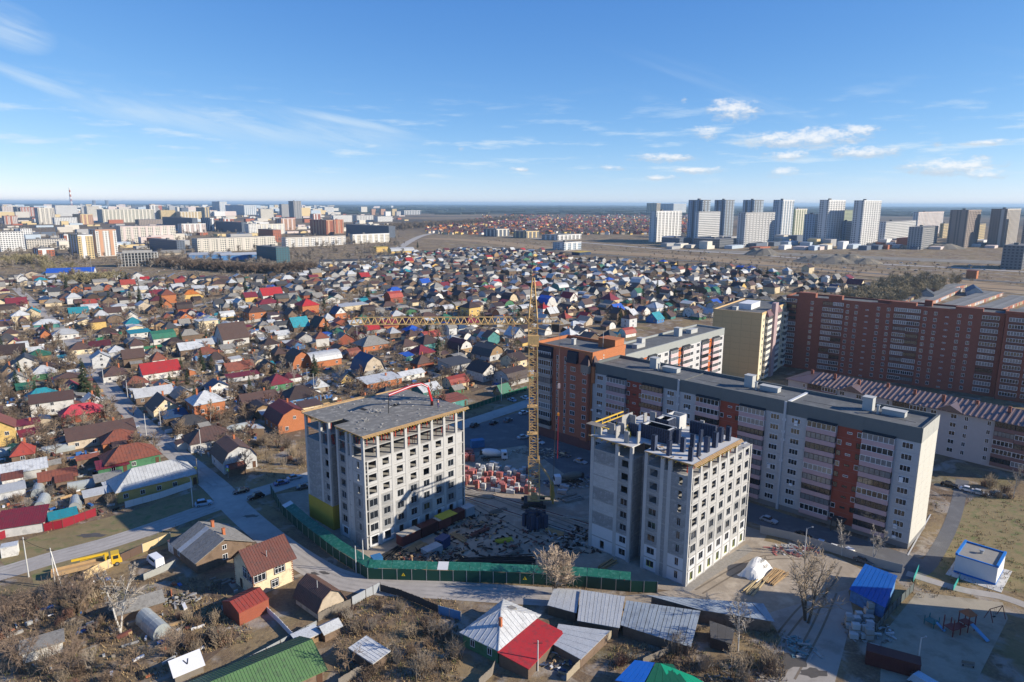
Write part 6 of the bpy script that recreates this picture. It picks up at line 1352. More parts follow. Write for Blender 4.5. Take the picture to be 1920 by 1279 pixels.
p = G(230, 924); house(Vector((p.x, p.y, 0)), 8, 6, 2.4, 'shed', .8, 'galvanised', 'timber', rad(41), 'x', label='silver lean-to at the end of the yellow corner house', cat='shed', name='shed', ribs=.7, win=0, door=False)
p = G(46, 993); house(Vector((p.x, p.y, 0)), 9.5, 6.5, 2.8, 'shed', 1.6, 'crimson', 'white', rad(24), 'x', label='white garage with a crimson sheet roof next to the red fence', cat='garage', name='garage', ribs=.5, win=0)
p = G(20, 1040); house(Vector((p.x, p.y, 0)), 3.2, 2.4, 2.4, 'flat', 0, 'galvanised', 'white', rad(30), 'x', label='small white metal kiosk on the verge', cat='kiosk', name='kiosk', win=0, door=False, ov=.05)
p = G(262, 1146); house(Vector((p.x, p.y, 0)), 8, 4.5, 2.2, 'gable', 1.2, 'grey slate', 'timber', rad(35), 'x', label='old plank barn with slatted grey roof behind two birches', cat='shed', name='shed', win=0, door=False)
p = G(82, 1225); house(Vector((p.x, p.y, 0)), 6, 3, 2.3, 'shed', .4, 'grey slate', 'white', rad(35), 'x', label='derelict whitewashed plank hut among bushes', cat='shed', name='shed', win=0, door=False)
p = G(618, 1192); house(Vector((p.x, p.y, 0)), 3.2, 2.4, 2.2, 'gable', .7, 'galvanised', 'timber', rad(45), 'x', label='tiny hut with a white sheet roof beside the mansard garage', cat='shed', name='shed', win=0, door=False)
p = G(575, 1206); house(Vector((p.x, p.y, 0)), 4, 2, 1.9, 'shed', .3, 'galvanised', 'log', rad(42), 'x', label='firewood lean-to leaning on the grey metal fence', cat='shed', name='shed', win=0, door=False)
for px, py, w_, d_, kd, rc, wc, lab in ((205, 908, 7, 4, 'shed', 'grey slate', 'timber', 'patched slate shed behind the yellow corner house'), (182, 938, 6, 3, 'shed', 'galvanised', 'timber', 'low silver shed left of the yellow corner house'), (96, 880, 5, 4, 'gable', 'grey slate', 'timber', 'small slate hut above the ribbed greenhouse'), (165, 868, 6, 4, 'gable', 'rust', 'timber', 'rust roofed hut below the long brown roof'), (20, 930, 7, 4, 'shed', 'galvanised', 'pale grey', 'silver shed above the crimson garage'), (120, 980, 6, 3, 'shed', 'turquoise', 'timber', 'pale turquoise lean-to behind the red fence')):
    p = G(px, py); house(Vector((p.x, p.y, 0)), w_, d_, 2.2, kd, .8, rc, wc, rad(38), 'x', .25, label=lab, cat='shed', name='garden_shed', win=0, door=False)
# flat white board with the V mark
t = thing('sheet_board', 'white painted board marked with a black V lying on a shed', 'board', G(352, 1262), rad(38)); b = MB(); b.hexa([(-2.6, -1.8, 1.2), (2.6, -1.8, 1.4), (2.6, 1.8, 2.6), (-2.6, 1.8, 2.4), (-2.6, -1.8, 1.26), (2.6, -1.8, 1.46), (2.6, 1.8, 2.66), (-2.6, 1.8, 2.46)]); b.build('board', WHITE, t)
b = MB(); b.bar((-.4, .75, 2.26), (.05, -.3, 1.93), .12, .04); b.bar((.05, -.3, 1.93), (.4, .75, 2.30), .12, .04); b.build('mark', DARK, t)
b = MB(); b.box(-2.3, -1.5, -.1, 2.3, 1.5, 1.25); b.build('base', OLDWOOD, t)
# transformer booth ------------------------------------------------------------------------
a, r_, l_ = G(1866, 1098), G(1884, 1074), G(1787, 1074); ex, ey = r_-a, l_-a; th = (math.atan2(ex.y, ex.x)+math.atan2(ey.y, ey.x)-math.pi/2)/2
BO = thing('transformer_booth', 'white transformer booth with a blue edged flat roof on the lawn', 'building', a, th); w_, d_ = ex.length+.6, ey.length
b = MB(); b.box(0, 0, -.2, w_, d_, 4.2); b.build('wall', mat('white booth wall', (.62, .63, .66), .8, .08), BO); BLU = mat('blue trim', (.02, .16, .50), .5)
b = MB(); b.box(-.12, -.12, 4.2, w_+.12, .35, 4.75); b.box(-.12, d_-.35, 4.2, w_+.12, d_+.12, 4.75); b.box(-.12, .35, 4.2, .2, d_-.35, 4.45); b.box(w_-.2, .35, 4.2, w_+.12, d_-.35, 4.6); b.build('roof_edge', BLU, BO)
b = MB(); b.box(-.03, -.03, -.1, w_+.03, d_+.03, .5); b.build('plinth', BLU, BO); b = MB(); b.box(.2, .35, 4.1, w_-.2, d_-.35, 4.3); ro = b.build('roof', mat('sandy roof felt', (.25, .24, .22), .9, .2), BO); b = MB(); b.cyl((w_*.55, d_*.5, 4.3), (w_*.55, d_*.5, 5.0), .35, .35, 8); b.cyl((w_*.55, d_*.5, 5.0), (w_*.55, d_*.5, 5.2), .55, .55, 8); b.build('vent', ALU, ro)
b = MB(); b.box(-2.5, -1.5, -.1, w_+1.2, d_+1, .09); b.build('apron', CONCL, BO)
# greenhouses -----------------------------------------------------------------------------
POLY = bpy.data.materials.new('polycarbonate'); POLY.use_nodes = True; q = POLY.node_tree.nodes['Principled BSDF']; q.inputs['Base Color'].default_value = (.42, .46, .46, 1); q.inputs['Roughness'].default_value = .25; q.inputs['Alpha'].default_value = .72
def greenhouse(px, py, L, W, H_, rz, label):
    t = thing('greenhouse', label, 'greenhouse', G(px, py), rad(rz)); n = 10; prof = [(-W/2*math.cos(math.pi*i/n), H_*math.sin(math.pi*i/n)**.8) for i in range(n+1)]
    for k in range(max(2, int(L/2.1))):
        m = max(2, int(L/2.1)); x0, x1 = -L/2+L*k/m+.02, -L/2+L*(k+1)/m-.02; b = MB()
        for i in range(n): b.face([(x0, prof[i][0], prof[i][1]), (x1, prof[i][0], prof[i][1]), (x1, prof[i+1][0], prof[i+1][1]), (x0, prof[i+1][0], prof[i+1][1])])
        b.build('panel', POLY, t)
    b = MB()
    for x in (-L/2, L/2): b.face([(x, y, z) for y, z in prof])
    b.build('end_wall', POLY, t); b = MB()
    for k in range(int(L/2.1)+1):
        x = -L/2+L*k/max(2, int(L/2.1))
        for i in range(n): b.bar((x, *prof[i]), (x, *prof[i+1]), .06)
    b.build('frame', ALU, t); USED_AT.append((t.location.x, t.location.y, L*.5))
for i, a in enumerate([(72, 924, 6, 3, 2.3, 120, 'white ribbed arched greenhouse with a timber end'), (80, 947, 6.5, 3, 2.3, 115, 'sunlit arched greenhouse just below the ribbed one'), (142, 950, 6, 3, 2.4, 120, 'short arched greenhouse beside the low rust roofed shed'), (155, 914, 7, 3, 2.2, 30, 'glassy greenhouse behind the yellow corner house'), (288, 1178, 8, 3.4, 2.6, 140, 'large clear arched greenhouse below the plank barn'),
                        (25, 850, 9, 3.5, 2.4, 40, 'long greenhouse at the garden edge'), (110, 846, 9, 4, 2.4, 40, 'wide glass greenhouse in the gardens'), (448, 805, 9, 3, 2.2, 42, 'long low greenhouse beside the orange brick house')]): greenhouse(*a)
# ---------------------------------------------------------------- fences
def fence(px, h, step, m, label, post=None, th=.06, jit=.0, name='fence', lean=0, gap=.02, cat='fence', planks=0):
    P = [G(*p) for p in px]; t = thing(name, label, cat, P[0], 0); o0 = P[0]; rr = random.Random(len(label)); bi = 0
    for a, b_ in zip(P[:-1], P[1:]):
        L = (b_-a).length; n = max(1, round(L/step)); ang = math.atan2(b_.y-a.y, b_.x-a.x)
        for i in range(n):
            w_ = L/n; bi += 1; hh = h*(1+jit*rr.uniform(-1, 1))
            def mk():
                q = MB()
                if planks:
                    for k in range(planks): e = w_/planks; q.box(k*e+.01, -th/2, .05+.05*rr.random(), (k+1)*e-.015, th/2+.02*rr.random(), hh-.12*rr.random())
                else: q.box(gap, -th/2, .04, w_-gap, th/2, hh)
                return q.mesh('fence_panel', m)
            me = cached(('fp', m.name, round(w_, 1), round(h, 2), planks, (bi % 4) if jit else 0), mk)
            ob('fence_panel', me, t, a.lerp(b_, i/n)-o0, ang)
        if post:
            pm = cached(('fpost', post.name, h), lambda: (lambda q: (q.box(-.06, -.06, -.2, .06, .06, h+.1), q)[1])(MB()).mesh('post', post))
            for i in range(n+1): ob('post', pm, t, a.lerp(b_, i/n)-o0, ang)
    return t
GREENF = mat('dark green site fence', (.008, .06, .042), .55, .25, .5, .1, 4); NET = mat('green scaffold sheeting', (.012, .12, .085), .6, .4, .8, .3, 2, col2=(.06, .20, .16))
FP = [(508, 925), (530, 965), (568, 1000), (625, 1045), (690, 1086), (800, 1089), (900, 1092), (1000, 1096), (1100, 1102), (1182, 1110), (1232, 1112)]
t = fence(FP, 2.6, 3.0, GREENF, 'dark green site fence with warning signs along the street', ALU)
o0 = G(*FP[0]); P = [G(*p) for p in FP[1:10]]                  # covered walkway roof behind the fence
for i, (a, b_) in enumerate(zip(P[:-1], P[1:])):
    n = max(1, round((b_-a).length/2.4)); d = (b_-a).normalized(); nrm = Vector((-d.y, d.x, 0))*2.3
    for k in range(n):
        p, q = a.lerp(b_, k/n)-o0, a.lerp(b_, (k+.985)/n)-o0; z0, z1 = 2.65+.06*R.random(), 3.25+.15*R.random(); b = MB()
        b.hexa([p+Vector((0, 0, z0)), q+Vector((0, 0, z0)), q+nrm+Vector((0, 0, z1)), p+nrm+Vector((0, 0, z1)), p+Vector((0, 0, z0+.06)), q+Vector((0, 0, z0+.06)), q+nrm+Vector((0, 0, z1+.06)), p+nrm+Vector((0, 0, z1+.06))])
        b.bar(p+nrm, p+nrm+Vector((0, 0, z1)), .08); b.build('canopy_sheet', NET if (k*5+i*3) % 17 else PLW, t)
WARN = mat('warning yellow', (.75, .55, .02), .6)
for px in ((757, 1078), (984, 1088)):
    a = G(px[0], 1088 if px[0] < 800 else 1095); b = MB(); b.face([(-.42, 0, 0), (.42, 0, 0), (0, 0, .75)]); b.face([(-.42, .02, 0), (0, .02, .75), (.42, .02, 0)]); o = b.build('warning_sign', WARN, t, a-o0+Vector((0, -.3, 1.2)), 0)
    b = MB(); b.face([(-.08, -.01, .1), (.08, -.01, .1), (.02, -.01, .5), (-.02, -.01, .5)]); b.build('symbol', DARK, o)
REDF = mat('crimson sheet fence', (.22, .012, .025), .55, .12, .4); CRF = mat('cream sheet fence', (.58, .44, .24), .7, .12); BRF = mat('brown sheet fence', (.10, .065, .05), .6, .12)
SILF = mat('silver sheet fence', (.42, .45, .48), .45, .12, .5, metal=.3); GRNF = mat('green sheet fence', (.02, .14, .08), .55, .2)
fence([(83, 997), (118, 990), (181, 967)], 2.2, 2.4, REDF, 'crimson sheet metal fence beside the white garage', RUSTM)
fence([(0, 1013), (25, 1002), (33, 992)], 2.0, 2.2, REDF, 'short crimson fence in front of the white garage', RUSTM)
fence([(235, 953), (300, 935), (361, 914), (358, 905)], 1.9, 2.5, PLW, 'white sheet fence in front of the yellow corner house')
fence([(158, 1090), (186, 1074), (221, 1058)], 2.1, 2.6, CRF, 'cream sheet fence beside the yellow crane truck', ALU); fence([(222, 1057), (267, 1036)], 2.0, 2.4, BRF, 'brown sliding gate between the cream fences')
fence([(268, 1036), (298, 1024), (320, 1014)], 2.1, 2.6, CRF, 'cream sheet fence beside the dark brown canopy', ALU)
fence([(270, 1089), (300, 1076), (330, 1062)], 1.7, 2.0, mat('grey board fence', (.34, .35, .33), .9, .2), 'grey board fence below the parked white van', planks=9, jit=.03)
fence([(597, 1166), (625, 1152), (658, 1138)], 1.9, 2.0, OLDWOOD, 'weathered board fence beside the mansard garage', planks=9, jit=.04)
fence([(660, 1136), (686, 1122), (713, 1108)], 2.0, 2.4, SILF, 'shiny silver sheet fence at the street bend', DBR)
fence([(713, 1109), (750, 1119), (785, 1133), (822, 1150)], 1.8, 2.2, mat('blackened boards', (.07, .062, .055), .95, .3), 'blackened plank fence along the grey street', planks=11, jit=.05)
fence([(822, 1152), (864, 1164)], 2.0, 2.3, mat('light blue gate', (.10, .26, .46), .5, .12), 'light blue sheet gate in the blackened fence', ALU)
fence([(400, 1284), (450, 1258), (500, 1232), (552, 1203), (595, 1180)], 1.9, 2.4, mat('dull zinc fence', (.30, .32, .33), .6, .2), 'long dull zinc fence behind the pale green roof', DBR)
fence([(500, 1147), (522, 1168), (548, 1196)], 1.2, 2.0, WHITE, 'low white fence with posts below the cream house', WHITE)
fence([(635, 1290), (690, 1256), (728, 1226)], 1.7, 2.2, OLDWOOD, 'crooked board fence next to the small silver lean-to', planks=8, jit=.08)
fence([(898, 1290), (922, 1268), (930, 1252)], 1.8, 2.2, OLDWOOD, 'bleached plank fence by the red annex', planks=8, jit=.05); fence([(1062, 1278), (1095, 1245), (1146, 1196)], 1.7, 2.2, mat('sun bleached boards', (.34, .29, .21), .95, .25), 'sun bleached plank fence beside the patchwork silver roof', planks=8, jit=.06)
fence([(1205, 1248), (1262, 1222)], 1.5, 2.2, OLDWOOD, 'plank fence leading to the wide blue grey roof', planks=8, jit=.06)
CPF = mat('concrete fence panel', (.33, .32, .30), .9, .2, .4)
fence([(1425, 1000), (1480, 1012), (1560, 1036), (1640, 1062), (1690, 1075)], 2.1, 3.0, CPF, 'concrete panel fence between the dirt yard and the grey nine storey block', CONC)
fence([(1640, 1190), (1672, 1148), (1712, 1108)], 1.9, 2.6, mat('chain link', (.10, .12, .12), .7), 'thin dark fence between the yard and the playground', DBR, th=.02)
fence([(862, 775), (900, 762), (950, 745), (988, 732)], 2.0, 2.6, GRNF, 'green sheet fence along the far side of the shaded street', ALU)
fence([(180, 640), (215, 630), (250, 622)], 1.8, 2.6, GRNF, 'green sheet fence in front of the turquoise houses'); fence([(120, 612), (150, 604), (180, 596)], 1.6, 2.4, PLW, 'white patterned concrete fence before the turquoise roof')
fence([(455, 608), (500, 600), (545, 590)], 1.8, 2.8, CPF, 'grey concrete fence below the two chimney brick house'); fence([(345, 738), (390, 728), (430, 716)], 1.4, 2.6, CPF, 'low grey fence in the middle garden'); fence([(300, 745), (345, 738)], 1.2, 2.4, OLDWOOD, 'low old fence beside the cream gabled house', planks=8)
vf = random.Random(8)                                         # garden fences of the village
kinds = [('grey weathered board', OLDWOOD), ('dull zinc sheet', MATS['dull zinc fence']), ('brown sheet metal', BRF), ('green sheet metal', GRNF), ('bleached plank', MATS['sun bleached boards'])]
for i in range(64):
    px, py = vf.uniform(0, 980), vf.uniform(585, 830); p = G(px, py)
    if px > 480 and py > 760 or blocked(p.x, p.y, 1) or near_road(p.x, p.y, 1): continue
    nm, m_ = vf.choice(kinds); ang = rad(44+vf.choice((0, 90))); L = vf.uniform(9, 22); d = Vector((math.cos(ang), math.sin(ang), 0))
    t = thing('fence', f'{nm} garden fence {near_hint((p.x, p.y))}', 'fence', p, ang, 'village garden fences of '+nm); n = max(2, int(L/2.6))
    me = cached(('gf', m_.name), lambda: (lambda q: (q.box(.02, -.04, .04, 2.55, .04, 1.6), q)[1])(MB()).mesh('fence_panel', m_))
    for k in range(n): ob('fence_panel', me, t, (k*2.6, 0, 0), 0)
# ---------------------------------------------------------------- vehicles
TYRE = mat('tyre', (.018, .018, .018), .8); CHROME = mat('rim', (.4, .41, .42), .3, metal=.7); LAMP = mat('head lamp', (.75, .76, .74), .2); TAIL = mat('tail lamp', (.4, .01, .01), .3)
def wheel(t, x, y, r, w_):
    b = MB(); b.cyl((0, -w_/2, 0), (0, w_/2, 0), r, r, 14); o = ob('wheel', cached(('wh', r, w_), lambda: b.mesh('wheel', TYRE)), t, (x, y, r)); c = MB(); c.cyl((0, -w_/2-.01, 0), (0, w_/2+.01, 0), r*.6, r*.6, 10); ob('rim', cached(('rim', r, w_), lambda: c.mesh('rim', CHROME)), o)
CARP = {}
def car(px, py, rz, col, label, kind='sedan', grp=None):
    p = G(px, py); t = thing('car', label, 'car', p, rad(rz), grp)
    m = mat('car paint '+col, {'white': (.7, .71, .72), 'silver': (.38, .41, .44), 'black': (.012, .012, .014), 'blue': (.03, .08, .22), 'grey': (.12, .125, .13), 'red': (.3, .015, .015), 'pale blue': (.30, .42, .52)}[col], .25, .05, spec=.6)
    def mk():
        L, W, hb, hr = (4.4, 1.75, .85, 1.45) if kind == 'sedan' else (4.5, 1.85, .98, 1.7)
        b = MB(); xs_ = [-L/2, -L/2+.25, -L*.18, L*.12, L/2-.35, L/2]; zs = [.62, hb, hb+.04, hb, hb-.12, .55]
        for i in range(5):
            x0, x1 = xs_[i], xs_[i+1]; w0, w1 = (.86 if i == 0 else 1)*W/2, (.84 if i == 4 else 1)*W/2
            b.hexa([(x0, -w0, .28), (x1, -w1, .28), (x1, w1, .28), (x0, w0, .28), (x0, -w0, zs[i]), (x1, -w1, zs[i+1]), (x1, w1, zs[i+1]), (x0, w0, zs[i])])
        c = MB(); xb, xf = (-L*.40, L*.20) if kind != 'sedan' else (-L*.34, L*.18)
        c.hexa([(xb, -W*.45, hb), (xf, -W*.45, hb), (xf, W*.45, hb), (xb, W*.45, hb), (xb+.35, -W*.37, hr-.05), (xf-.55, -W*.37, hr-.05), (xf-.55, W*.37, hr-.05), (xb+.35, W*.37, hr-.05)])
        r_ = MB(); r_.hexa([(xb+.33, -W*.375, hr-.06), (xf-.53, -W*.375, hr-.06), (xf-.53, W*.375, hr-.06), (xb+.33, W*.375, hr-.06), (xb+.5, -W*.33, hr), (xf-.7, -W*.33, hr), (xf-.7, W*.33, hr), (xb+.5, W*.33, hr)])
        return b.mesh('body', m), c.mesh('cabin_glass', GLASS), r_.mesh('roof', m), L, W
    a, c, r_, L, W = cached(('car', kind, col), mk); ob('body', a, t); ob('cabin_glass', c, t); ob('roof', r_, t)
    for x in (-L*.3, L*.31):
        for y in (-W/2+.06, W/2-.06): wheel(t, x, y, .32, .2)
    for y in (-.6, .6):
        hm = cached('hl', lambda: (lambda q: (q.box(-.03, -.18, -.08, .03, .18, .08), q)[1])(MB()).mesh('headlight', LAMP)); ob('headlight', hm, t, (L/2-.02, y, .6)); tm = cached('tl', lambda: (lambda q: (q.box(-.03, -.16, -.08, .03, .16, .08), q)[1])(MB()).mesh('tail_light', TAIL)); ob('tail_light', tm, t, (-L/2+.0, y, .62))
    return t
for a in [(382, 947, 28, 'pale blue', 'pale blue estate car driving out of the street crossing', 'suv'), (452, 924, 215, 'black', 'black car entering the street crossing', 'sedan'), (480, 934, 222, 'black', 'black off-roader parked beside the wet slab frame', 'suv'), (552, 898, 40, 'silver', 'silver saloon parked beside the wet slab frame', 'sedan'), (528, 908, 40, 'blue', 'dark blue saloon parked beside the wet slab frame', 'sedan'), (570, 915, 40, 'grey', 'grey saloon half hidden behind the wet slab frame', 'sedan'),
          (250, 804, 45, 'silver', 'silver car on the diagonal street by the long brown roof', 'sedan'), (277, 826, 40, 'black', 'black car parked by the green walled house', 'sedan'), (113, 660, 45, 'white', 'white car at the top of the diagonal street', 'sedan'), (93, 680, 130, 'white', 'white car beside the charcoal roofed house', 'sedan'), (372, 620, 45, 'grey', 'grey car beside the flat roofed cream house', 'sedan'), (350, 636, 40, 'white', 'white car near the parked lorry', 'sedan'),
          (960, 752, 130, 'pale blue', 'pale blue car parked on the shaded street below the green fence', 'sedan'), (984, 748, 130, 'white', 'white car beside the crane mast on the shaded street', 'sedan'), (982, 776, 40, 'white', 'white car in the shaded car park by the brick tower', 'sedan'), (926, 795, 60, 'black', 'black car in the shaded car park', 'sedan'), (953, 790, 60, 'grey', 'grey car in the shaded car park', 'sedan'), (890, 800, 60, 'black', 'black car next to the street kerb in the shaded car park', 'suv'), (981, 822, 30, 'silver', 'silver car before the brick tower plinth', 'sedan'), (1010, 831, 320, 'white', 'white hatchback before the brick tower plinth', 'sedan'), (1058, 855, 320, 'grey', 'grey car at the corner of the brick tower', 'sedan'), (1088, 868, 320, 'silver', 'silver car behind the formwork frame', 'sedan'),
          (1441, 978, 315, 'silver', 'silver car in the yard of the grey nine storey block', 'sedan'), (1505, 1008, 315, 'black', 'black car along the grey nine storey block', 'sedan'), (1542, 1024, 320, 'blue', 'blue car behind the concrete panel fence', 'sedan'), (1566, 1033, 320, 'white', 'white saloon behind the concrete panel fence', 'sedan'), (1596, 1042, 300, 'white', 'white estate car near the birches', 'suv'), (1620, 1055, 310, 'grey', 'grey car hidden by birch twigs', 'sedan'), (1815, 921, 320, 'white', 'white car in the lane behind the grey block', 'sedan'), (1836, 927, 320, 'silver', 'silver car in the lane behind the grey block', 'sedan'), (1872, 930, 320, 'grey', 'grey car in the lane behind the grey block', 'sedan'), (1780, 912, 320, 'black', 'black car at the gable of the grey block', 'sedan'),
          (640, 725, 40, 'white', 'white car under the bare trees behind the wet slab frame', 'sedan'), (622, 738, 40, 'silver', 'silver car under the bare trees behind the wet slab frame', 'sedan'), (430, 750, 40, 'white', 'white car in the middle garden lane', 'sedan')]: car(*a)
far = random.Random(3)
for i in range(26):
    q = far.random(); px = 1260+640*q; py = 480+ (px-1260)*.052+far.uniform(-12, 6) if i % 2 else 471+(px-1260)*.052
    car(px, py, far.uniform(-40, -20), far.choice(('white', 'silver', 'grey', 'black')), 'distant car on the road by the far towers', 'sedan', 'distant cars by the far towers')
for i in range(24):                                             # cars left along the village lanes
    a, b_, w_ = ROADS[far.randrange(60)]; q = a.lerp(b_, far.random()); d = (b_-a).normalized(); q = q+Vector((-d.y, d.x))*far.choice((-1, 1))*(w_+.4); px, py = project((q.x, q.y))
    if not (0 < px < 1000 and 560 < py < 840): continue
    c_ = far.choice(('white', 'silver', 'grey', 'black', 'blue')); car(px, py, math.degrees(math.atan2(d.y, d.x)), c_, f'{c_} car parked at a lane edge {near_hint((q.x, q.y))}', 'sedan', 'cars parked along village lanes')
def rmesh(m, *boxes): 
    b = MB()
    for q in boxes: b.box(*q)
    return b
YT_ = mat('truck yellow', (.62, .40, .03), .45, .15)
p = G(182, 1066); t = thing('crane_truck', 'yellow crane truck with a long rusty flatbed parked on the verge', 'truck', p, rad(33))
rmesh(0, (-8.5, -1.25, 1.0, 3.0, 1.25, 1.25), (-8.5, -1.25, 1.25, 1.4, -1.18, 1.85), (-8.5, 1.18, 1.25, 1.4, 1.25, 1.85), (-8.5, -1.18, 1.25, -8.43, 1.18, 1.85)).build('flatbed', WOOD, t)
b = MB(); b.hexa([(2.9, -1.2, .7), (5.0, -1.2, .7), (5.0, 1.2, .7), (2.9, 1.2, .7), (2.9, -1.15, 2.9), (4.5, -1.1, 2.9), (4.5, 1.1, 2.9), (2.9, 1.15, 2.9)]); b.build('cab', YT_, t)
b = MB(); b.hexa([(4.72, -1.0, 1.8), (4.85, -1.0, 1.8), (4.85, 1.0, 1.8), (4.72, 1.0, 1.8), (4.5, -.95, 2.7), (4.6, -.95, 2.7), (4.6, .95, 2.7), (4.5, .95, 2.7)]); b.box(3.3, -1.21, 1.8, 4.3, -1.17, 2.6); b.build('windscreen', GLASS, t)
b = MB(); b.box(1.7, -.4, 1.2, 2.5, .4, 3.2); b.bar((2.0, 0, 3.1), (-4.6, -.1, 3.3), .4, .45); b.bar((2.0, .4, 2.8), (-3, .4, 2.6), .25, .3); b.build('loader_crane', YT_, t)
for x in (-7, -5.9, 1.0, 3.9):
    for y in (-1.05, 1.05): wheel(t, x, y, .5, .3)
def mixer(px, py, rz, drum, label):
    t = thing('concrete_mixer', label, 'truck', G(px, py), rad(rz))
    b = MB(); b.box(-4.2, -.5, .7, 4.0, .5, 1.05); b.build('chassis', MATS['dark machinery'], t); b = MB(); b.hexa([(2.4, -1.2, .6), (4.4, -1.2, .6), (4.4, 1.2, .6), (2.4, 1.2, .6), (2.4, -1.2, 2.9), (4.2, -1.15, 2.9), (4.2, 1.15, 2.9), (2.4, 1.2, 2.9)]); b.build('cab', WHITE, t)
    b = MB(); b.box(4.32, -1.0, 1.6, 4.44, 1.0, 2.6); b.box(3.0, -1.22, 1.7, 4.0, -1.19, 2.5); b.build('windscreen', GLASS, t)
    b = MB(); pts = [(-4.0, .55), (-3.0, 1.0), (-1.2, 1.2), (.8, 1.05), (2.1, .5)]
    for (x0, r0), (x1, r1) in zip(pts[:-1], pts[1:]): b.cyl((x0, 0, 2.5-x0*.12), (x1, 0, 2.5-x1*.12), r0, r1, 16, caps=False)
    b.build('drum', drum, t, smooth=True); b = MB(); b.box(-4.5, -.6, 2.0, -3.7, .6, 3.4); b.bar((-4.4, 0, 2.2), (-5.2, .2, 1.0), .5, .1); b.build('chute', MATS['dark machinery'], t)
    for x in (-3.0, -1.8, 3.3):
        for y in (-1.0, 1.0): wheel(t, x, y, .5, .32)
mixer(926, 862, 8, WHITE, 'concrete mixer lorry with a white drum behind the brick pallets'); mixer(1066, 908, 187, mat('camouflage grey drum', (.13, .14, .12), .6, .3), 'concrete mixer lorry with a dark drum near the formwork frame')
t = thing('lorry', 'white box lorry with a red rear parked beside the steep brown villa', 'truck', G(406, 643), rad(135)); rmesh(0, (-4, -1.2, 1, 3.6, 1.2, 3.7)).build('box_body', WHITE, t); rmesh(0, (-4.06, -1.2, 1, -4.01, 1.2, 3.7)).build('rear_door', MATS['car paint red'] if 'car paint red' in MATS else REDP, t); rmesh(0, (3.7, -1.15, .6, 5.4, 1.15, 2.8)).build('cab', WHITE, t)
for x in (-2.8, 4.4):
    for y in (-1.0, 1.0): wheel(t, x, y, .48, .3)
t = thing('van', 'white delivery van parked in the yard behind the cream fence', 'van', G(292, 1058), rad(140)); b = MB(); b.hexa([(-2.6, -1, .4), (1.6, -1, .4), (1.6, 1, .4), (-2.6, 1, .4), (-2.5, -.9, 2.3), (1.3, -.9, 2.3), (1.3, .9, 2.3), (-2.5, .9, 2.3)]); b.hexa([(1.6, -1, .4), (2.7, -.9, .4), (2.7, .9, .4), (1.6, 1, .4), (1.3, -.9, 2.3), (2.5, -.85, 1.2), (2.5, .85, 1.2), (1.3, .9, 2.3)]); b.build('body', WHITE, t); rmesh(0, (-1.8, -.97, 1.4, 1.0, -.94, 2.0), (-1.8, .94, 1.4, 1.0, .97, 2.0)).build('side_window', GLASS, t)
for x in (-1.7, 1.7):
    for y in (-.9, .9): wheel(t, x, y, .34, .22)
t = thing('van', 'small white van at the bottom of the shaded yard', 'van', G(1732, 1290), rad(120)); b = MB(); b.hexa([(-2.4, -1, .4), (2.4, -1, .4), (2.4, 1, .4), (-2.4, 1, .4), (-2.3, -.9, 2.0), (1.6, -.9, 2.0), (1.6, .9, 2.0), (-2.3, .9, 2.0)]); b.build('body', MATS['car paint pale blue'], t); rmesh(0, (1.5, -.8, 1.3, 2.1, .8, 1.8)).build('windscreen', GLASS, t)
for x in (-1.6, 1.6):
    for y in (-.9, .9): wheel(t, x, y, .34, .22)
# ---------------------------------------------------------------- site clutter
def container(px, py, rz, L, col, label, W=2.4, h=2.6, grp=None, ribs=True):
    t = thing('site_container', label, 'container', G(px, py), rad(rz), grp); b = MB(); b.box(-L/2, -W/2, .1, L/2, W/2, h)
    if ribs:
        for i in range(int(L/.5)):
            x = -L/2+.25+i*.5; b.box(x-.08, -W/2-.05, .3, x+.08, W/2+.05, h-.15)
    m = mat('container '+col, {'rust': (.16, .045, .04), 'maroon': (.075, .022, .022), 'blue': (.03, .15, .33), 'navy': (.02, .05, .14), 'grey': (.33, .36, .38), 'white': (.6, .62, .64)}[col], .6, .25, .6)
    b.build('body', m, t); b = MB(); b.box(-L/2-.05, -W/2-.05, h, L/2+.05, W/2+.05, h+.12); b.build('roof', m if col != 'rust' else MATS['dusty concrete beam'], t); b = MB(); b.box(-L/2-.06, -W*.35, .25, -L/2-.01, W*.35, h-.3); b.build('door', DARK if col in ('navy',) else m, t); return t
ax = on(A, 0, 0, 0); 
for i, (x, c, L) in enumerate(((9.5, 'rust', 5.6), (15.3, 'maroon', 5.2), (20.3, 'rust', 4.2), (24.8, 'maroon', 4.4), (29.0, 'grey', 3.0))):
    v = on(A, x, -3.6, 0); px, py = project(v); container(px, py, 46.5, L, c, ('rust red site cabin at the near end of the cabin row', 'dark maroon site cabin next to the rust red one', 'rust red cabin in the middle of the cabin row', 'dark maroon cabin towards the far end of the row', 'pale blue grey shed closing the cabin row')[i])
b = MB(); v = on(A, 21.5, -3.6, 2.8); b.box(-2.6, -1.6, 0, 2.6, 1.6, .12); tag(b.build('yellow_mesh_deck', mat('lime mesh', (.40, .38, .05), .8), None, v, rad(46.5)), 'lime yellow mesh deck lying on the site cabins', 'deck')
container(707, 1062, 30, 2.2, 'blue', 'bright blue site kiosk with a chimney by the green fence', 2.2, 2.4, ribs=False); container(895, 838, 20, 4.4, 'blue', 'blue site cabin beside the shaded street', 2.4, 2.5, ribs=False); container(1672, 1252, -28, 8.4, 'maroon', 'long maroon shipping container below the playground', 2.6, 2.7)
container(810, 1042, 46, 4.6, 'grey', 'dark open skip on the rubbish heap', 2.4, 2.2); container(830, 1025, 60, 3.2, 'navy', 'navy crate on top of the rubbish heap', 2.4, 2.4)
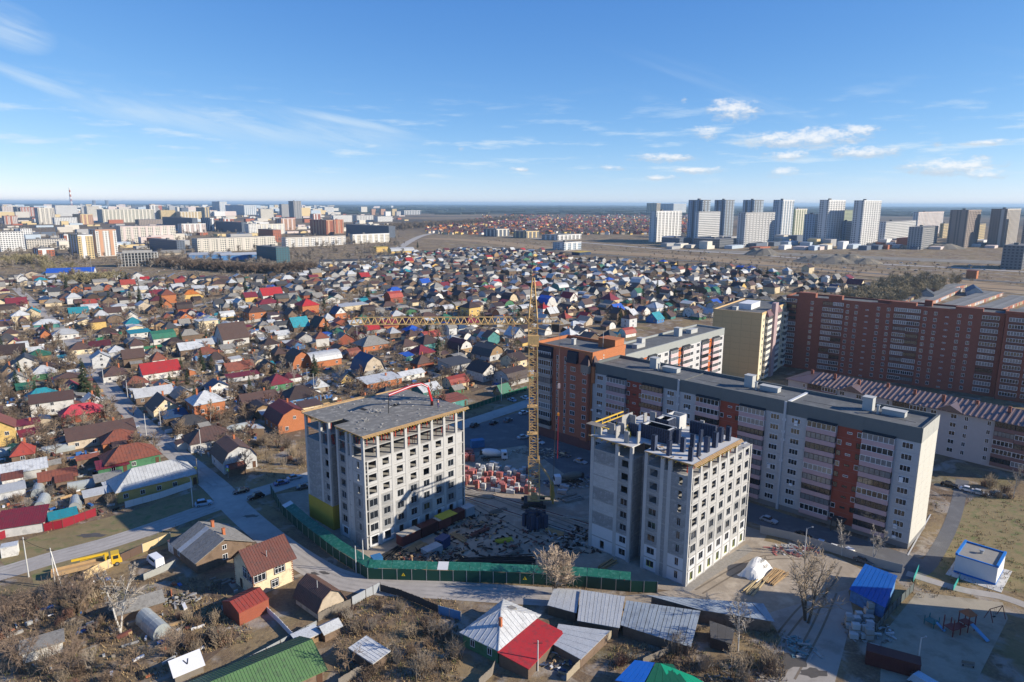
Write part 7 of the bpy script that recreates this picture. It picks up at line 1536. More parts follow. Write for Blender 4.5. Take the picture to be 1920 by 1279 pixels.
PINKB = mat('pink wrapped brick', (.38, .13, .115), .7, .2, 1.2); WB = mat('white wrapped block', (.48, .48, .465), .7, .15, 1.2); PAL = mat('pallet timber', (.25, .18, .11), .9)
rp = random.Random(17)
def pallet(px, py, kind, label, grp, lv=1):
    v = G(px, py); t = thing('pallet_stack', label, 'pallet', v, rad(rp.uniform(-12, 12)-14), grp)
    pm = cached('palm', lambda: (lambda q: (q.box(-.6, -.5, 0, .6, .5, .14), q)[1])(MB()).mesh('pallet', PAL)); bm_ = cached(('pblk', kind), lambda: (lambda q: (q.box(-.58, -.48, .14, .58, .48, 1.2), q)[1])(MB()).mesh('load', {'p': PINKB, 'w': WB, 'g': CONC}[kind]))
    q = rp.uniform(.85, 1.35); t.scale = (q, q*rp.uniform(.9, 1.2), rp.uniform(.8, 1.1))
    for k in range(lv): ob('pallet', pm, t, (0, 0, k*1.2)); ob('load', bm_, t, (0, 0, k*1.2))
for i in range(118):
    u_, v_ = rp.random(), rp.random(); px = 872+130*u_+ (8 if v_ < .3 else 0); py = 872+44*v_+u_*14
    if px < 905 and py < 882: continue
    kd = 'w' if rp.random() < .42 else 'p'
    if v_ < .35 and u_ < .75: kd = 'w'
    pallet(px, py, kd, {'p': 'pallet of pink wrapped bricks beside the crane', 'w': 'pallet of white wrapped blocks beside the crane'}[kd], {'p': 'pallets of pink bricks', 'w': 'pallets of white blocks'}[kd], 2 if rp.random() < .45 else 1)
for (px, py) in ((1055, 915), (1062, 917), (1050, 924), (1058, 926)): pallet(px, py, 'w', 'pallet of white blocks standing apart under the crane ballast', 'white pallets under the crane ballast')
for i in range(18): pallet(866+rp.uniform(0, 22), 848+rp.uniform(0, 18), 'p', 'pallet of plum wrapped bricks by the blue site cabin', 'plum pallets by the blue cabin', 2)
for i in range(22): pallet(1600+rp.uniform(0, 42)-10, 1150+rp.uniform(0, 48), rp.choice('wwg'), 'pallet of pale blocks beside the cobalt blue hut', 'pale pallets beside the cobalt hut', rp.choice((1, 1, 2)))
def pile(px, py, rz, L, n, m, label, cat, w_=.14, spread=1.4, lay=3, name='timber_pile'):
    b = MB()
    for i in range(n): y = rp.uniform(-spread, spread); z = .1+.15*(i % lay); a = rp.uniform(-.09, .09)*L; b.bar((-L/2+rp.uniform(-.3, .3), y, z), (L/2+rp.uniform(-.3, .3), y+a, z+rp.uniform(-.05, .1)), w_)
    tag(b.build(name, m, None, G(px, py), rad(rz)), label, cat)
pile(772, 1035, 50, 9, 40, WOOD, 'pile of long pale timbers beside the site cabins', 'timber'); pile(835, 1072, -8, 10, 34, mat('orange timber', (.48, .25, .09), .85, .2), 'stack of orange planks behind the green fence', 'timber', .16); pile(1452, 1083, 46, 7, 40, WOOD, 'stack of brown battens by the white tarpaulin', 'timber'); pile(1420, 1100, 46, 9, 10, mat('pale planks', (.46, .36, .2), .8), 'long pale planks leading to the white tarpaulin', 'timber', .2)
pile(930, 1062, 2, 18, 60, mat('dark rebar', (.03, .027, .026), .7, .3), 'dark bundles of reinforcing bar in the shaded site', 'rebar', .12, 3.0, 5, 'rebar_bundle'); pile(875, 925, -16, 16, 20, mat('grey beams', (.3, .27, .23), .9), 'row of grey beams beside the crane rail', 'beams', .3, .8, name='beam_stack'); pile(945, 1015, 20, 4, 22, mat('lime formwork', (.45, .42, .04), .7), 'heap of lime yellow formwork struts', 'formwork', .12, 1.0, name='formwork_heap')
pile(1070, 935, 30, 6, 24, MATS['grey beams'], 'heap of grey beams between crane and formwork frame', 'beams', .25, 2, name='beam_stack'); pile(740, 1040, 60, 6, 26, mat('black frames', (.02, .022, .025), .6), 'black steel frames thrown on the rubbish heap', 'frames', .14, 2, name='frame_heap')
for i, (px, py, rz, L, n_, m_, lab) in enumerate(((960, 1040, 40, 6, 18, OLDWOOD, 'stack of grey boards left of the rebar'), (1040, 1000, -40, 5, 16, WOOD, 'stack of pale boards by the column formwork'), (900, 1000, 44, 6, 16, RUSTM, 'rusty tube stack in the site centre'), (860, 1010, -44, 5, 14, WOOD, 'pale batten stack near the site cabins'), (1070, 1040, 44, 6, 18, OLDWOOD, 'grey board stack beside the formwork frame'), (1085, 975, -16, 8, 14, MATS['dusty concrete beam'] if 'dusty concrete beam' in MATS else CONC, 'concrete beam stack between the crane rails'), (935, 960, 30, 5, 14, OLDWOOD, 'board stack beside the crane rail'), (1140, 1060, 44, 5, 12, WOOD, 'batten stack at the foot of the formwork frame'))): pile(px, py, rz, L, n_, m_, lab, 'timber', .18, .7, 4)
def heap(px, py, rx, ry, h, n, cols, label, cat='rubbish', name='rubbish_heap'):
    b = MB()
    for i in range(n):
        a, q = rp.uniform(0, 6.28), rp.random()**.5; x, y = rx*q*math.cos(a), ry*q*math.sin(a); z = h*(1-q)*rp.uniform(.4, 1); s = rp.uniform(.15, .55); L = rp.uniform(.4, 2.2)
        b.bar((x, y, z+.1), (x+rp.uniform(-L, L), y+rp.uniform(-L, L), max(.05, z+rp.uniform(-.3, .4))), s, s*rp.uniform(.15, .8), rp.randrange(len(cols)))
    tag(b.build(name, cols, None, G(px, py)), label, cat, kind='stuff')
JUNK = [WOOD, OLDWOOD, DARK, RUSTM, OLDWOOD, DARK, NAVY, MATS['dark rebar']]
heap(800, 1050, 9, 5, 2.2, 260, JUNK, 'rubbish and broken formwork heaped behind the green fence'); heap(980, 1020, 22, 7, .6, 230, [OLDWOOD, DARK, DARK, RUSTM, MATS['dark rebar']], 'scattered boards and debris over the shaded site'); heap(880, 985, 10, 8, .8, 200, JUNK, 'litter around the site centre'); heap(910, 895, 12, 4, .6, 90, [WB, CONC, PINKB, OLDWOOD], 'broken bricks and wrapping beside the pallets')
heap(1090, 1010, 8, 6, .9, 160, [OLDWOOD, DARK, CONC], 'dark rubble beside the formwork frame'); heap(1075, 905, 12, 4, 1.2, 160, [CONC, WB, NAVYL, OLDWOOD], 'material dump beyond the crane'); heap(1010, 850, 10, 5, 1.6, 120, [MATS['dusty concrete beam'], OLDWOOD], 'tan sacks and drums dumped in the shaded yard'); heap(1500, 1215, 3, 3, .8, 60, [mat('teal scrap', (.12, .22, .24), .7), CONC], 'teal scrap dumped by the yard edge'); heap(1490, 1032, 6, 2.5, .8, 90, [CONC, PINKB, WB], 'block rubble along the concrete panel fence')
heap(1630, 1185, 5, 4, 1.0, 70, [WB, CONC, OLDWOOD], 'torn packaging beside the pale pallets'); heap(1350, 1270, 8, 4, .5, 60, [OLDWOOD, DARK], 'sticks lying under the thicket'); heap(340, 1125, 4, 2, .5, 70, [CONC, OLDWOOD, DARK], 'heap of grey scrap in the garden'); heap(1040, 1240, 4, 3, .8, 70, [OLDWOOD, PLW, NAVYL, WOOD], 'household clutter beside the red annex')
# white tarpaulin over a stack, with lettering
t = thing('tarpaulin_stack', 'crumpled white tarpaulin with black lettering over a stack in the dirt yard', 'tarpaulin', G(1416, 1072), rad(48)); b = MB(); nx_, ny_ = 14, 8
for j in range(ny_+1):
    for i in range(nx_+1):
        u_, v_ = i/nx_*2-1, j/ny_*2-1; z = 2.6*(1-abs(v_)**2.4)*(1-abs(u_)**6)+.25*math.sin(5*u_+3*v_)*(1-v_*v_)*.6; b.v.append((u_*4.2+.2*math.sin(7*v_), v_*2.3+.25*math.sin(4*u_), max(.05, z)))
for j in range(ny_):
    for i in range(nx_): k = j*(nx_+1)+i; b.f.append((k, k+1, k+nx_+2, k+nx_+1)); b.m.append(0)
b.build('tarpaulin', mat('white tarpaulin', (.72, .72, .70), .5, .1, .6, .25, 1.5), t)
# lettering sewn on the tarpaulin and other printed words
def words(parent, txt, loc, rot, size, m, name='lettering'):
    c = bpy.data.curves.new(name, 'FONT'); c.body = txt; c.size = size; c.align_x = 'CENTER'; c.extrude = .01; o = bpy.data.objects.new(name, c); COL.objects.link(o); o.parent = parent; o.location = loc; o.rotation_euler = rot
    dg = bpy.context.evaluated_depsgraph_get(); me = bpy.data.meshes.new_from_object(o.evaluated_get(dg)); bpy.data.objects.remove(o); me.materials.clear(); me.materials.append(m); o = ob(name, me, parent, loc); o.rotation_euler = rot; return o
words(t, 'rober', (1.7, -1.25, 2.40), (rad(40), 0, 0), 1.3, DARK); words(t, 'luze', (1.0, -2.1, 1.45), (rad(55), 0, 0), 1.2, DARK)
# playground --------------------------------------------------------------------------------
PR = mat('dark red play tower', (.16, .03, .03), .6); PBL = mat('blue slide', (.12, .30, .50), .4)
t = thing('play_tower', 'red play tower with a blue slide on the sand', 'playground', G(1792, 1185), rad(20)); b = MB()
for (x, y) in ((-2.2, -1), (-2.2, 1), (-.2, -1), (-.2, 1), (1.8, -1), (1.8, 1), (3.6, -1), (3.6, 1)): b.bar((x, y, 0), (x, y, 3.6 if abs(x) > 1 else 2.6), .14)
b.box(-2.3, -1, 1.3, -.1, 1, 1.4); b.box(1.7, -1, 1.5, 3.7, 1, 1.6); b.box(-.1, -.8, 1.2, 1.7, .8, 1.28); b.build('frame', PR, t); b = MB(); b.hexa([(1.6, -1.2, 3.4), (3.8, -1.2, 3.4), (3.8, 1.2, 3.4), (1.6, 1.2, 3.4), (2.4, -.2, 4.3), (3.0, -.2, 4.3), (3.0, .2, 4.3), (2.4, .2, 4.3)]); b.build('roof', mat('orange play roof', (.35, .12, .05), .6), t); b = MB(); b.hexa([(2.3, -4.4, .15), (3.1, -4.4, .15), (3.1, -1, 1.6), (2.3, -1, 1.6), (2.3, -4.4, .35), (3.1, -4.4, .35), (3.1, -1, 1.8), (2.3, -1, 1.8)]); b.build('slide', PBL, t)
t = thing('play_house', 'small green play house with a short slide on the sand', 'playground', G(1746, 1172), rad(30)); b = MB()
for (x, y) in ((-.9, -.9), (.9, -.9), (.9, .9), (-.9, .9)): b.bar((x, y, 0), (x, y, 1.9), .12)
b.box(-1, -1, .9, 1, 1, 1.0); b.build('frame', mat('teal play frame', (.02, .14, .14), .6), t); b = MB(); b.hexa([(-.3, -2.6, .1), (.3, -2.6, .1), (.3, -.9, 1), (-.3, -.9, 1), (-.3, -2.6, .25), (.3, -2.6, .25), (.3, -.9, 1.15), (-.3, -.9, 1.15)]); b.build('slide', PBL, t)
t = thing('swing_frame', 'dark red swing frame at the sand edge', 'playground', G(1865, 1160), rad(20)); b = MB()
for x in (-1.8, 1.8): b.bar((x, -.9, 0), (x, 0, 2.5), .1); b.bar((x, .9, 0), (x, 0, 2.5), .1)
b.bar((-1.8, 0, 2.5), (1.8, 0, 2.5), .1); b.build('frame', PR, t); b = MB(); b.bar((-.5, 0, 2.5), (-.5, 0, .5), .03); b.bar((.0, 0, 2.5), (.0, 0, .5), .03); b.box(-.6, -.15, .45, .1, .15, .52); b.build('seat', DARK, t)
t = thing('bench', 'dark bench facing the playground', 'bench', G(1815, 1250), rad(-20)); b = MB(); b.box(-1, -.25, .4, 1, .25, .47); b.build('seat', OLDWOOD, t); b = MB(); b.box(-1, .2, .5, 1, .27, .95); b.build('backrest', OLDWOOD, t)
for x in (-.8, .8): b = MB(); b.box(x-.05, -.22, 0, x+.05, .22, .4); b.build('leg', DARK, t)
fence([(1712, 1092), (1722, 1068)], 1.3, 1.5, mat('teal rail', (.03, .30, .28), .6), 'short teal handrail by the footpath'); fence([(1787, 1108), (1800, 1085)], 1.2, 1.5, MATS['teal rail'], 'teal handrail beside the transformer booth')
# ---------------------------------------------------------------- poles, lamps, signs
def pole(px, py, h, label, lamp=0, m=None, strut=0, wires=0):
    p = G(px, py); t = thing('street_lamp' if lamp else 'utility_pole', label, 'lamp post' if lamp else 'utility pole', p, 0); b = MB(); b.cyl((0, 0, -.3), (0, 0, h), .15, .10, 8); b.build('pole', m or CONCL, t)
    if lamp:
        b = MB(); dx = 1.6*lamp; b.bar((0, 0, h-.1), (dx, -.3, h+.4), .09); b.build('arm', ALU, t); b = MB(); b.box(min(dx, dx+.7*lamp), -.45, h+.36, max(dx, dx+.7*lamp), -.15, h+.5); b.build('lamp_head', ALU, t)
    else: b = MB(); b.bar((-.8, 0, h-.5), (.8, 0, h-.5), .1); b.build('crossarm', DBR, t)
    if strut: b = MB(); b.bar((0, 0, h-.6), (2.6, -1.6, 0), .2); b.build('strut', m or CONCL, t)
    return p, h
PW = mat('pale pole', (.5, .5, .48), .8)
pole(362, 950, 8.5, 'curved street lamp beside the white fence of the corner house', -.7); pole(372, 908, 8, 'old timber pole at the street crossing', 0, OLDWOOD); pole(54, 1082, 9.5, 'slender pale pole on the verge left of the braced pole', 0, PW); pole(104, 1100, 9, 'white braced pole beside the crane truck', 0, PW, 1); pole(682, 1072, 8, 'white lamp post inside the green fence', .6, PW); pole(668, 1074, 6.5, 'thin pole behind the green fence', 0, PW)
pole(378, 855, 9, 'lamp post by the hipped corner house', -.5); pole(275, 822, 9, 'utility pole on the diagonal street by the long brown roof', 0); pole(302, 805, 8, 'lamp post on the diagonal street', -.5); pole(240, 748, 8, 'utility pole beside the cream gabled house', 0); pole(122, 665, 8, 'utility pole at the upper diagonal street', 0); pole(195, 722, 8, 'utility pole by the tall spruce', 0); pole(577, 728, 9, 'slim lamp post behind the wet slab frame', .5); pole(589, 738, 9, 'utility pole behind the wet slab frame', 0)
pole(940, 752, 10, 'utility pole with wires by the green street fence', 0); pole(1188, 592, 12, 'tall pale mast behind the brick tower', 0, PW); pole(415, 595, 9, 'utility pole by the flat roofed cream house', 0); pole(860, 680, 9, 'utility pole by the maroon mansard house', 0); pole(670, 640, 9, 'utility pole by the wide slate roof', 0); pole(1508, 1042, 7, 'street lamp in the yard of the grey block', .6); pole(1720, 1252, 6, 'thin lamp post by the maroon container', .3); pole(1170, 1098, 3, 'red marker post by the formwork frame', 0, REDP); pole(1008, 1258, 6, 'thin pole beside the red annex', 0)
pole(174, 480+45, 22, 'tall lattice mast left of the red roof', 0, ALU)
def wire(a, b_, sag, label):
    m = MB(); n = 10; P = [a.lerp(b_, i/n)-Vector((0, 0, sag*4*(i/n)*(1-i/n))) for i in range(n+1)]
    for p, q in zip(P[:-1], P[1:]): m.bar(p-a, q-a, .05)
    tag(m.build('wire', DARK, None, a), label, 'wire')
W_ = lambda px, py, h: G(px, py)+Vector((0, 0, h))
wire(W_(54, 1082, 9), W_(104, 1100, 8.6), .4, 'wire between the slender pole and the braced pole'); wire(W_(940, 752, 9.6), W_(1000, 735, 9.5), 1, 'wire leaving the pole by the green street fence'); wire(W_(940, 752, 9.4), W_(780, 800, 9), 2, 'wire crossing the gardens behind the wet slab frame'); wire(W_(275, 822, 8.6), W_(240, 748, 7.6), 1, 'wire along the diagonal street'); wire(W_(240, 748, 7.6), W_(195, 722, 7.6), .6, 'wire along the upper diagonal street')
SG = mat('sign lime', (.45, .55, .02), .5); SB = mat('sign blue', (.02, .12, .5), .5)
for px, py, ms, lab in ((428, 896, (SG, SB), 'crossing sign with lime and blue plates at the street corner'), (367, 893, (SG,), 'lime edged crossing sign by the timber pole')):
    t = thing('road_sign', lab, 'road sign', G(px, py), rad(-20)); b = MB(); b.bar((0, 0, 0), (0, 0, 3.2), .08); b.build('post', ALU, t)
    for i, m_ in enumerate(ms):
        b = MB(); b.box(-.5, -.06, 2.1+1.05*i, .5, -.02, 3.0+1.05*i); o = b.build('plate', m_, t); b = MB(); b.face([(-.3, -.07, 2.2+1.05*i), (.3, -.07, 2.2+1.05*i), (0, -.07, 2.9+1.05*i)]); b.build('symbol', WHITE, o)
# ---------------------------------------------------------------- trees
BARK = mat('bark', (.10, .075, .055), .95, .25, 2); BIRCH = mat('birch bark', (.55, .53, .49), .8, .3, 3, col2=(.2, .19, .18)); TWIG = mat('bare twigs', (.20, .145, .10), .95, .25, .6); TWIGP = mat('pale twigs', (.30, .24, .17), .95, .25, .6); TWIGR = mat('reddish twigs', (.20, .115, .085), .95, .25, .6); TWIGG = mat('greyish twigs', (.25, .215, .175), .95, .25, .6)
NEEDLE = mat('spruce needles', (.030, .048, .022), .9, .35, .8, col2=(.05, .065, .03))
def tube(mb, p, q, r0, r1, n=3):
    d = (q-p); 
    if d.length < 1e-5: return
    d.normalize(); a = d.cross(Vector((.31, .87, .2))).normalized(); b_ = d.cross(a); i0 = len(mb.v)
    for c, r in ((p, r0), (q, r1)):
        for i in range(n): t = 6.2832*i/n; mb.v.append(tuple(c+a*(r*math.cos(t))+b_*(r*math.sin(t))))
    for i in range(n): j = (i+1) % n; mb.f.append((i0+i, i0+j, i0+n+j, i0+n+i)); mb.m.append(0)
def bare_tree(seed, h, spread=.5, limbs=9, up=.55, tw=5, trunks=1, rad0=.18, twr=.075, splay=.28):
    r = random.Random(seed); tr, cr_ = MB(), MB()
    rv = lambda s: Vector((r.gauss(0, s), r.gauss(0, s), r.gauss(0, s)))
    for k in range(trunks):
        base = Vector((r.uniform(-.3, .3), r.uniform(-.3, .3), 0))*(trunks > 1); lean = Vector((r.gauss(0, .08), r.gauss(0, .08), 1))+Vector((math.cos(k*2.4), math.sin(k*2.4), 0))*(splay if trunks > 1 else 0); lean.normalize()
        N = 7; P = [base]; 
        for i in range(N): lean = (lean+rv(.05)).normalized(); P.append(P[-1]+lean*(h*.93/N))
        for i in range(N): tube(tr if i < 5 else cr_, P[i], P[i+1], rad0*(1-i/N*.9), rad0*(1-(i+1)/N*.9)+.01, 6 if i < 5 else 4)
        for j in range(limbs):
            f = .22+.76*(j+r.random()*.6)/limbs; s = f*N; i = min(N-1, int(s)); p = P[i].lerp(P[i+1], s-i); a = j*2.4+r.uniform(-.5, .5)
            d = Vector((math.cos(a), math.sin(a), up+f*.6)).normalized(); L = h*spread*(1.05-f*.75)*r.uniform(.75, 1.15); q = p; rr_ = rad0*.42*(1.1-f*.7)
            M = 4
            for m in range(M):
                d = (d+rv(.13)+Vector((0, 0, .08))).normalized(); q2 = q+d*L/M; tube(cr_, q, q2, rr_*(1-m/M*.8), rr_*(1-(m+1)/M*.8)+.008, 4)
                for b_ in range(3 if m else 2):
                    e = (d+rv(.55)+Vector((0, 0, .15))).normalized(); l2 = L*.42*r.uniform(.5, 1.1); o = q.lerp(q2, r.random()); o2 = o+e*l2*.55; o3 = o2+(e+rv(.25)).normalized()*l2*.5
                    tube(cr_, o, o2, rr_*.4+.012, rr_*.22+.012); tube(cr_, o2, o3, rr_*.22+.012, .008)
                    for t_ in range(tw):
                        g = (e+rv(.6)+Vector((0, 0, .1))).normalized(); s0 = o.lerp(o2, r.random()) if t_ % 2 else o2.lerp(o3, r.random()); tube(cr_, s0, s0+g*l2*r.uniform(.35, .75), twr*.5, twr*.2)
                q = q2
    return tr, cr_
def mini_tree(seed, h, n=34, tw=.2):
    r = random.Random(seed); c = MB(); tube(c, Vector((0, 0, 0)), Vector((r.gauss(0, .3), r.gauss(0, .3), h*.8)), .22, .06)
    for i in range(n):
        f = .25+.7*i/n; a = r.uniform(0, 6.28); L = h*.5*(1.1-f*.7)*r.uniform(.6, 1.1); p = Vector((0, 0, h*.8*f)); d = Vector((math.cos(a), math.sin(a), r.uniform(.3, 1.1))).normalized(); q = p+d*L; tube(c, p, q, tw*.6, tw*.25)
        for k in range(3): s = p.lerp(q, r.uniform(.35, 1)); e = (d+Vector((r.gauss(0, .6), r.gauss(0, .6), r.gauss(.2, .4)))).normalized(); tube(c, s, s+e*L*.5, tw*.4, tw*.15)
    return c
def shrub(seed, h, n=26, sp=.8, twr=.045):
    r = random.Random(seed); c = MB()
    for i in range(n):
        a = r.uniform(0, 6.28); p = Vector((r.gauss(0, sp*.35), r.gauss(0, sp*.35), 0)); d = Vector((math.cos(a)*r.uniform(.1, .6), math.sin(a)*r.uniform(.1, .6), 1)).normalized(); L = h*r.uniform(.6, 1.05)
        q = p+d*L*.5; q2 = q+(d+Vector((r.gauss(0, .2), r.gauss(0, .2), .1))).normalized()*L*.5; tube(c, p, q, twr*1.2, twr*.8); tube(c, q, q2, twr*.8, twr*.3)
        for k in range(7):
            s = p.lerp(q, r.uniform(.4, 1)) if k % 2 else q.lerp(q2, r.random()); e = (d+Vector((r.gauss(0, .6), r.gauss(0, .6), r.gauss(0, .3)))).normalized(); tube(c, s, s+e*L*r.uniform(.15, .4), twr*.6, twr*.2)
    return c
def spruce(seed, h, w_):
    r = random.Random(seed); tr, cr_ = MB(), MB(); tube(tr, Vector((0, 0, 0)), Vector((0, 0, h)), h*.018, .02, 6); lv = int(h*2.6)
    for i in range(lv):
        f = (i+.5)/lv; z = h*(.06+.93*f); R_ = w_*(1-f)**.85*r.uniform(.85, 1.1)+.12
        for k in range(max(5, int(13*(1-f*.5)))):
            a = r.uniform(0, 6.28); L = R_*r.uniform(.7, 1.15); d = Vector((math.cos(a), math.sin(a), 0)); s = Vector((-d.y, d.x, 0)); p0 = Vector((0, 0, z)); p1 = d*L*.55+Vector((0, 0, z-L*.16)); p2 = d*L+Vector((0, 0, z-L*.22)); e = L*.20+.05
            cr_.face([p0+s*.03, p1-s*e+Vector((0, 0, -.1)), p2, p1+s*e+Vector((0, 0, -.1))])
            for q in range(4): u_ = p0.lerp(p2, r.uniform(.3, 1)); v_ = u_+s*r.choice((-1, 1))*e*1.3+Vector((0, 0, -.25*r.random()-.1))+d*.2; cr_.face([u_+Vector((0, 0, .08)), v_, u_-d*.18])
    return tr, cr_
TM = []
for s, (h, kw, bk, tw_) in enumerate([(9, dict(spread=.5, limbs=11), BARK, TWIG), (11, dict(spread=.42, limbs=12), BARK, TWIGG), (7, dict(spread=.6, limbs=10, up=.4), BARK, TWIGR), (8, dict(spread=.5, limbs=9), BARK, TWIGP), (12, dict(spread=.30, limbs=14, up=.9, rad0=.13), BIRCH, TWIGP), (10, dict(spread=.34, limbs=8, up=.8, trunks=2, rad0=.14, splay=.12, twr=.09), BIRCH, TWIGP), (9, dict(spread=.55, limbs=8, up=.6, trunks=3, tw=4), BARK, TWIGP), (5, dict(spread=.6, limbs=10, up=.35), BARK, TWIG), (9, dict(spread=.6, limbs=9, up=.7, trunks=6, tw=5, rad0=.12, twr=.1), BARK, mat('blond twigs', (.42, .33, .24), .95, .2, .5)), (9, dict(spread=.6, limbs=9, up=.6, trunks=4, tw=3, rad0=.13, twr=.065), BARK, mat('umber twigs', (.23, .17, .125), .95, .25, .5))]):
    a, c = bare_tree(40+s, h, **kw); TM.append((a.mesh('trunk', bk), c.mesh('crown', tw_ if s not in (4, 5) else mat('birch twigs', (.36, .32, .27), .9, .2)), h))
TMV = []
for s, (h, kw, bk, tw_) in enumerate([(9, dict(spread=.5, limbs=10), BARK, TWIG), (11, dict(spread=.42, limbs=11), BARK, TWIGG), (7, dict(spread=.6, limbs=9, up=.4), BARK, TWIGR), (8, dict(spread=.55, limbs=9), BARK, TWIGP), (12, dict(spread=.30, limbs=12, up=.9), BIRCH, TWIGP), (9, dict(spread=.5, limbs=9), BARK, TWIGG), (9, dict(spread=.5, limbs=9), BARK, TWIG), (5, dict(spread=.65, limbs=9, up=.35), BARK, TWIG)]):
    a, c = bare_tree(140+s, h, twr=.2, tw=4, **kw); TMV.append((a.mesh('trunk', bk), c.mesh('crown', tw_), h))
SM = [(lambda c: c[0].mesh('trunk', BARK))(x) and x for x in []]
SP = []
for s, (h, w_) in enumerate(((16, 3.6), (11, 2.8), (13, 2.6))):
    a, c = spruce(70+s, h, w_); SP.append((a.mesh('trunk', BARK), c.mesh('crown', NEEDLE), h))
SH = [shrub(90+i, (2.2, 2.8, 1.7, 3.2, 2.4)[i], (44, 48, 44, 50, 56)[i], (1, 1.2, 1.1, 1.3, 1.6)[i]).mesh('shrub', (TWIG, TWIGG, TWIGR, TWIGP, TWIG)[i]) for i in range(5)]
def tree(p, v, sc_, label, group=None, lib=None, name='bare_tree'):
    a, c, h = (lib or TM)[v]; t = thing(name, label, 'tree', p, R.uniform(0, 6.28), group); t.scale = (sc_, sc_, sc_); ob('trunk', a, t); ob('crown', c, t)
tr_ = random.Random(31)
for px, py, v, s, lab in [(1040, 1114, 8, 1.1, 'large bare multi-stemmed tree leaning over the green site fence'), (1512, 1166, 6, 1.65, 'spreading bare tree with long stems in the dusty yard'), (1384, 1222, 4, 1.15, 'white birch rising through the sheds beside the yard'), (228, 1186, 5, 1.45, 'twin stemmed white birch in front of the plank barn'), (1578, 1042, 4, .8, 'white birch before the grey block entrance'), (1640, 1046, 5, .85, 'pale bare tree beside the parked cars'), (1900, 935, 4, .95, 'white birch by the lane behind the grey block'),
                           (460, 890, 2, 1.1, 'dark bare tree before the corner mansard house'), (672, 742, 3, 1.0, 'bare pale tree above the slab edge behind the wet frame'), (553, 720, 4, .9, 'white birch before the dark mansard house'), (530, 705, 1, .9, 'bare ash beside the crimson hip roof'), (462, 690, 1, 1.0, 'tall bare ash behind the rust roof'), (478, 700, 1, .95, 'second tall bare ash behind the rust roof'), (640, 720, 1, .8, 'dark bare tree by the street behind the frame'), (55, 640, 3, .95, 'pale round bare tree by the blue roofed house'), (250, 778, 7, .8, 'round bare shrub tree on the diagonal street'), (215, 1205, 7, .8, 'low bare apple tree in the bottom garden'), (245, 1260, 7, 1.0, 'bleached bare shrub tree near the white board'), (15, 1195, 9, 1.05, 'broad bare tree left of the derelict hut'), (70, 1180, 9, .9, 'bare tree above the derelict hut'), (112, 1135, 9, .75, 'bare tree below the braced pole'), (150, 1150, 9, .95, 'broad bare tree beside the yellow crane truck'), (180, 1118, 9, .7, 'dark bare tree under the cream fence'), (40, 1262, 9, .9, 'broad bare tree below the derelict hut'), (130, 1268, 9, .8, 'bare tree right of the derelict hut'), (322, 1232, 9, .6, 'bare tree behind the white board'), (655, 1262, 0, .85, 'bare fruit tree beside the small silver lean-to'), (735, 1240, 3, .7, 'pale bare fruit tree right of the silver lean-to'), (1370, 1275, 3, .9, 'bare thicket tree below the sheds'), (1290, 1245, 7, .8, 'bare fruit tree below the wide blue grey roof'), (520, 840, 6, .8, 'large bare willow beside the wet slab frame'), (500, 868, 3, .8, 'bare willow at the street by the wet slab frame')]:
    tree(G(px, py), v, s, lab)
for px, py, v, s, lab in [(160, 742, 0, 1.05, 'tall dark spruce beside the diagonal street'), (185, 757, 1, .75, 'small spruce below the tall dark spruce'), (590, 705, 1, 1.0, 'bushy spruce before the vaulted silver roof'), (822, 668, 0, .85, 'tall spruce beside the crimson hip roof'), (413, 660, 1, .65, 'small spruce beside the box lorry'), (608, 582, 2, .9, 'pointed spruce beside the tall square brick house'), (245, 572, 2, 1.1, 'spruce left of the tall rust roofed brick house'), (262, 568, 0, .9, 'broad spruce by the cream gable'), (205, 575, 2, 1.0, 'spruce behind the brown gabled white house'), (125, 545, 0, .9, 'broad spruce by the blue sports hall'), (290, 668, 1, .6, 'young spruce in a garden below the slate roofs'), (905, 612, 2, .8, 'spruce under the crane jib'), (972, 606, 1, 1.0, 'dark spruce just left of the crane mast'), (1162, 610, 2, 1.05, 'spruce behind the brick tower'), (1172, 600, 1, .8, 'smaller spruce behind the brick tower'), (1245, 600, 0, .8, 'spruce in front of the silver hip roof'), (1205, 565, 0, .8, 'dark spruce among the houses behind the brick tower'), (1232, 560, 2, .9, 'slim spruce among the houses behind the brick tower'), (1265, 560, 2, .9, 'slim spruce right of the silver hip roof'), (1438, 520, 0, .8, 'dark spruce near the highway'), (1360, 512, 2, .9, 'spruce between houses near the highway'), (1270, 508, 0, .8, 'spruce by the yellow gabled house'), (995, 530, 0, .9, 'dark spruce behind the crane apex'), (998, 508, 2, .9, 'spruce far behind the crane apex'), (690, 565, 2, 1.2, 'tall spruce beside the red mansard house'), (783, 465, 2, 1.0, 'slim spruce at the far village edge')]:
    tree(G(px, py), v, s, lab, None, SP, 'spruce_tree')
n = 0
for i in range(400):
    px = tr_.uniform(0, 1560); py = topy(px)+6+(tr_.random()**1.4)*240
    if px > 480 and py > 740 or px > 840 and py > 700 or px > 990 and py > 600: continue
    p = G(px, py)
    if near_road(p.x, p.y, 1.5) or blocked(p.x, p.y, -1.6): continue
    n += 1
    if n > 52: break
    tree(p, tr_.randrange(3), tr_.uniform(.5, .9), 'dark spruce between roofs '+near_hint((p.x, p.y)), 'village spruces', SP, 'spruce_tree')
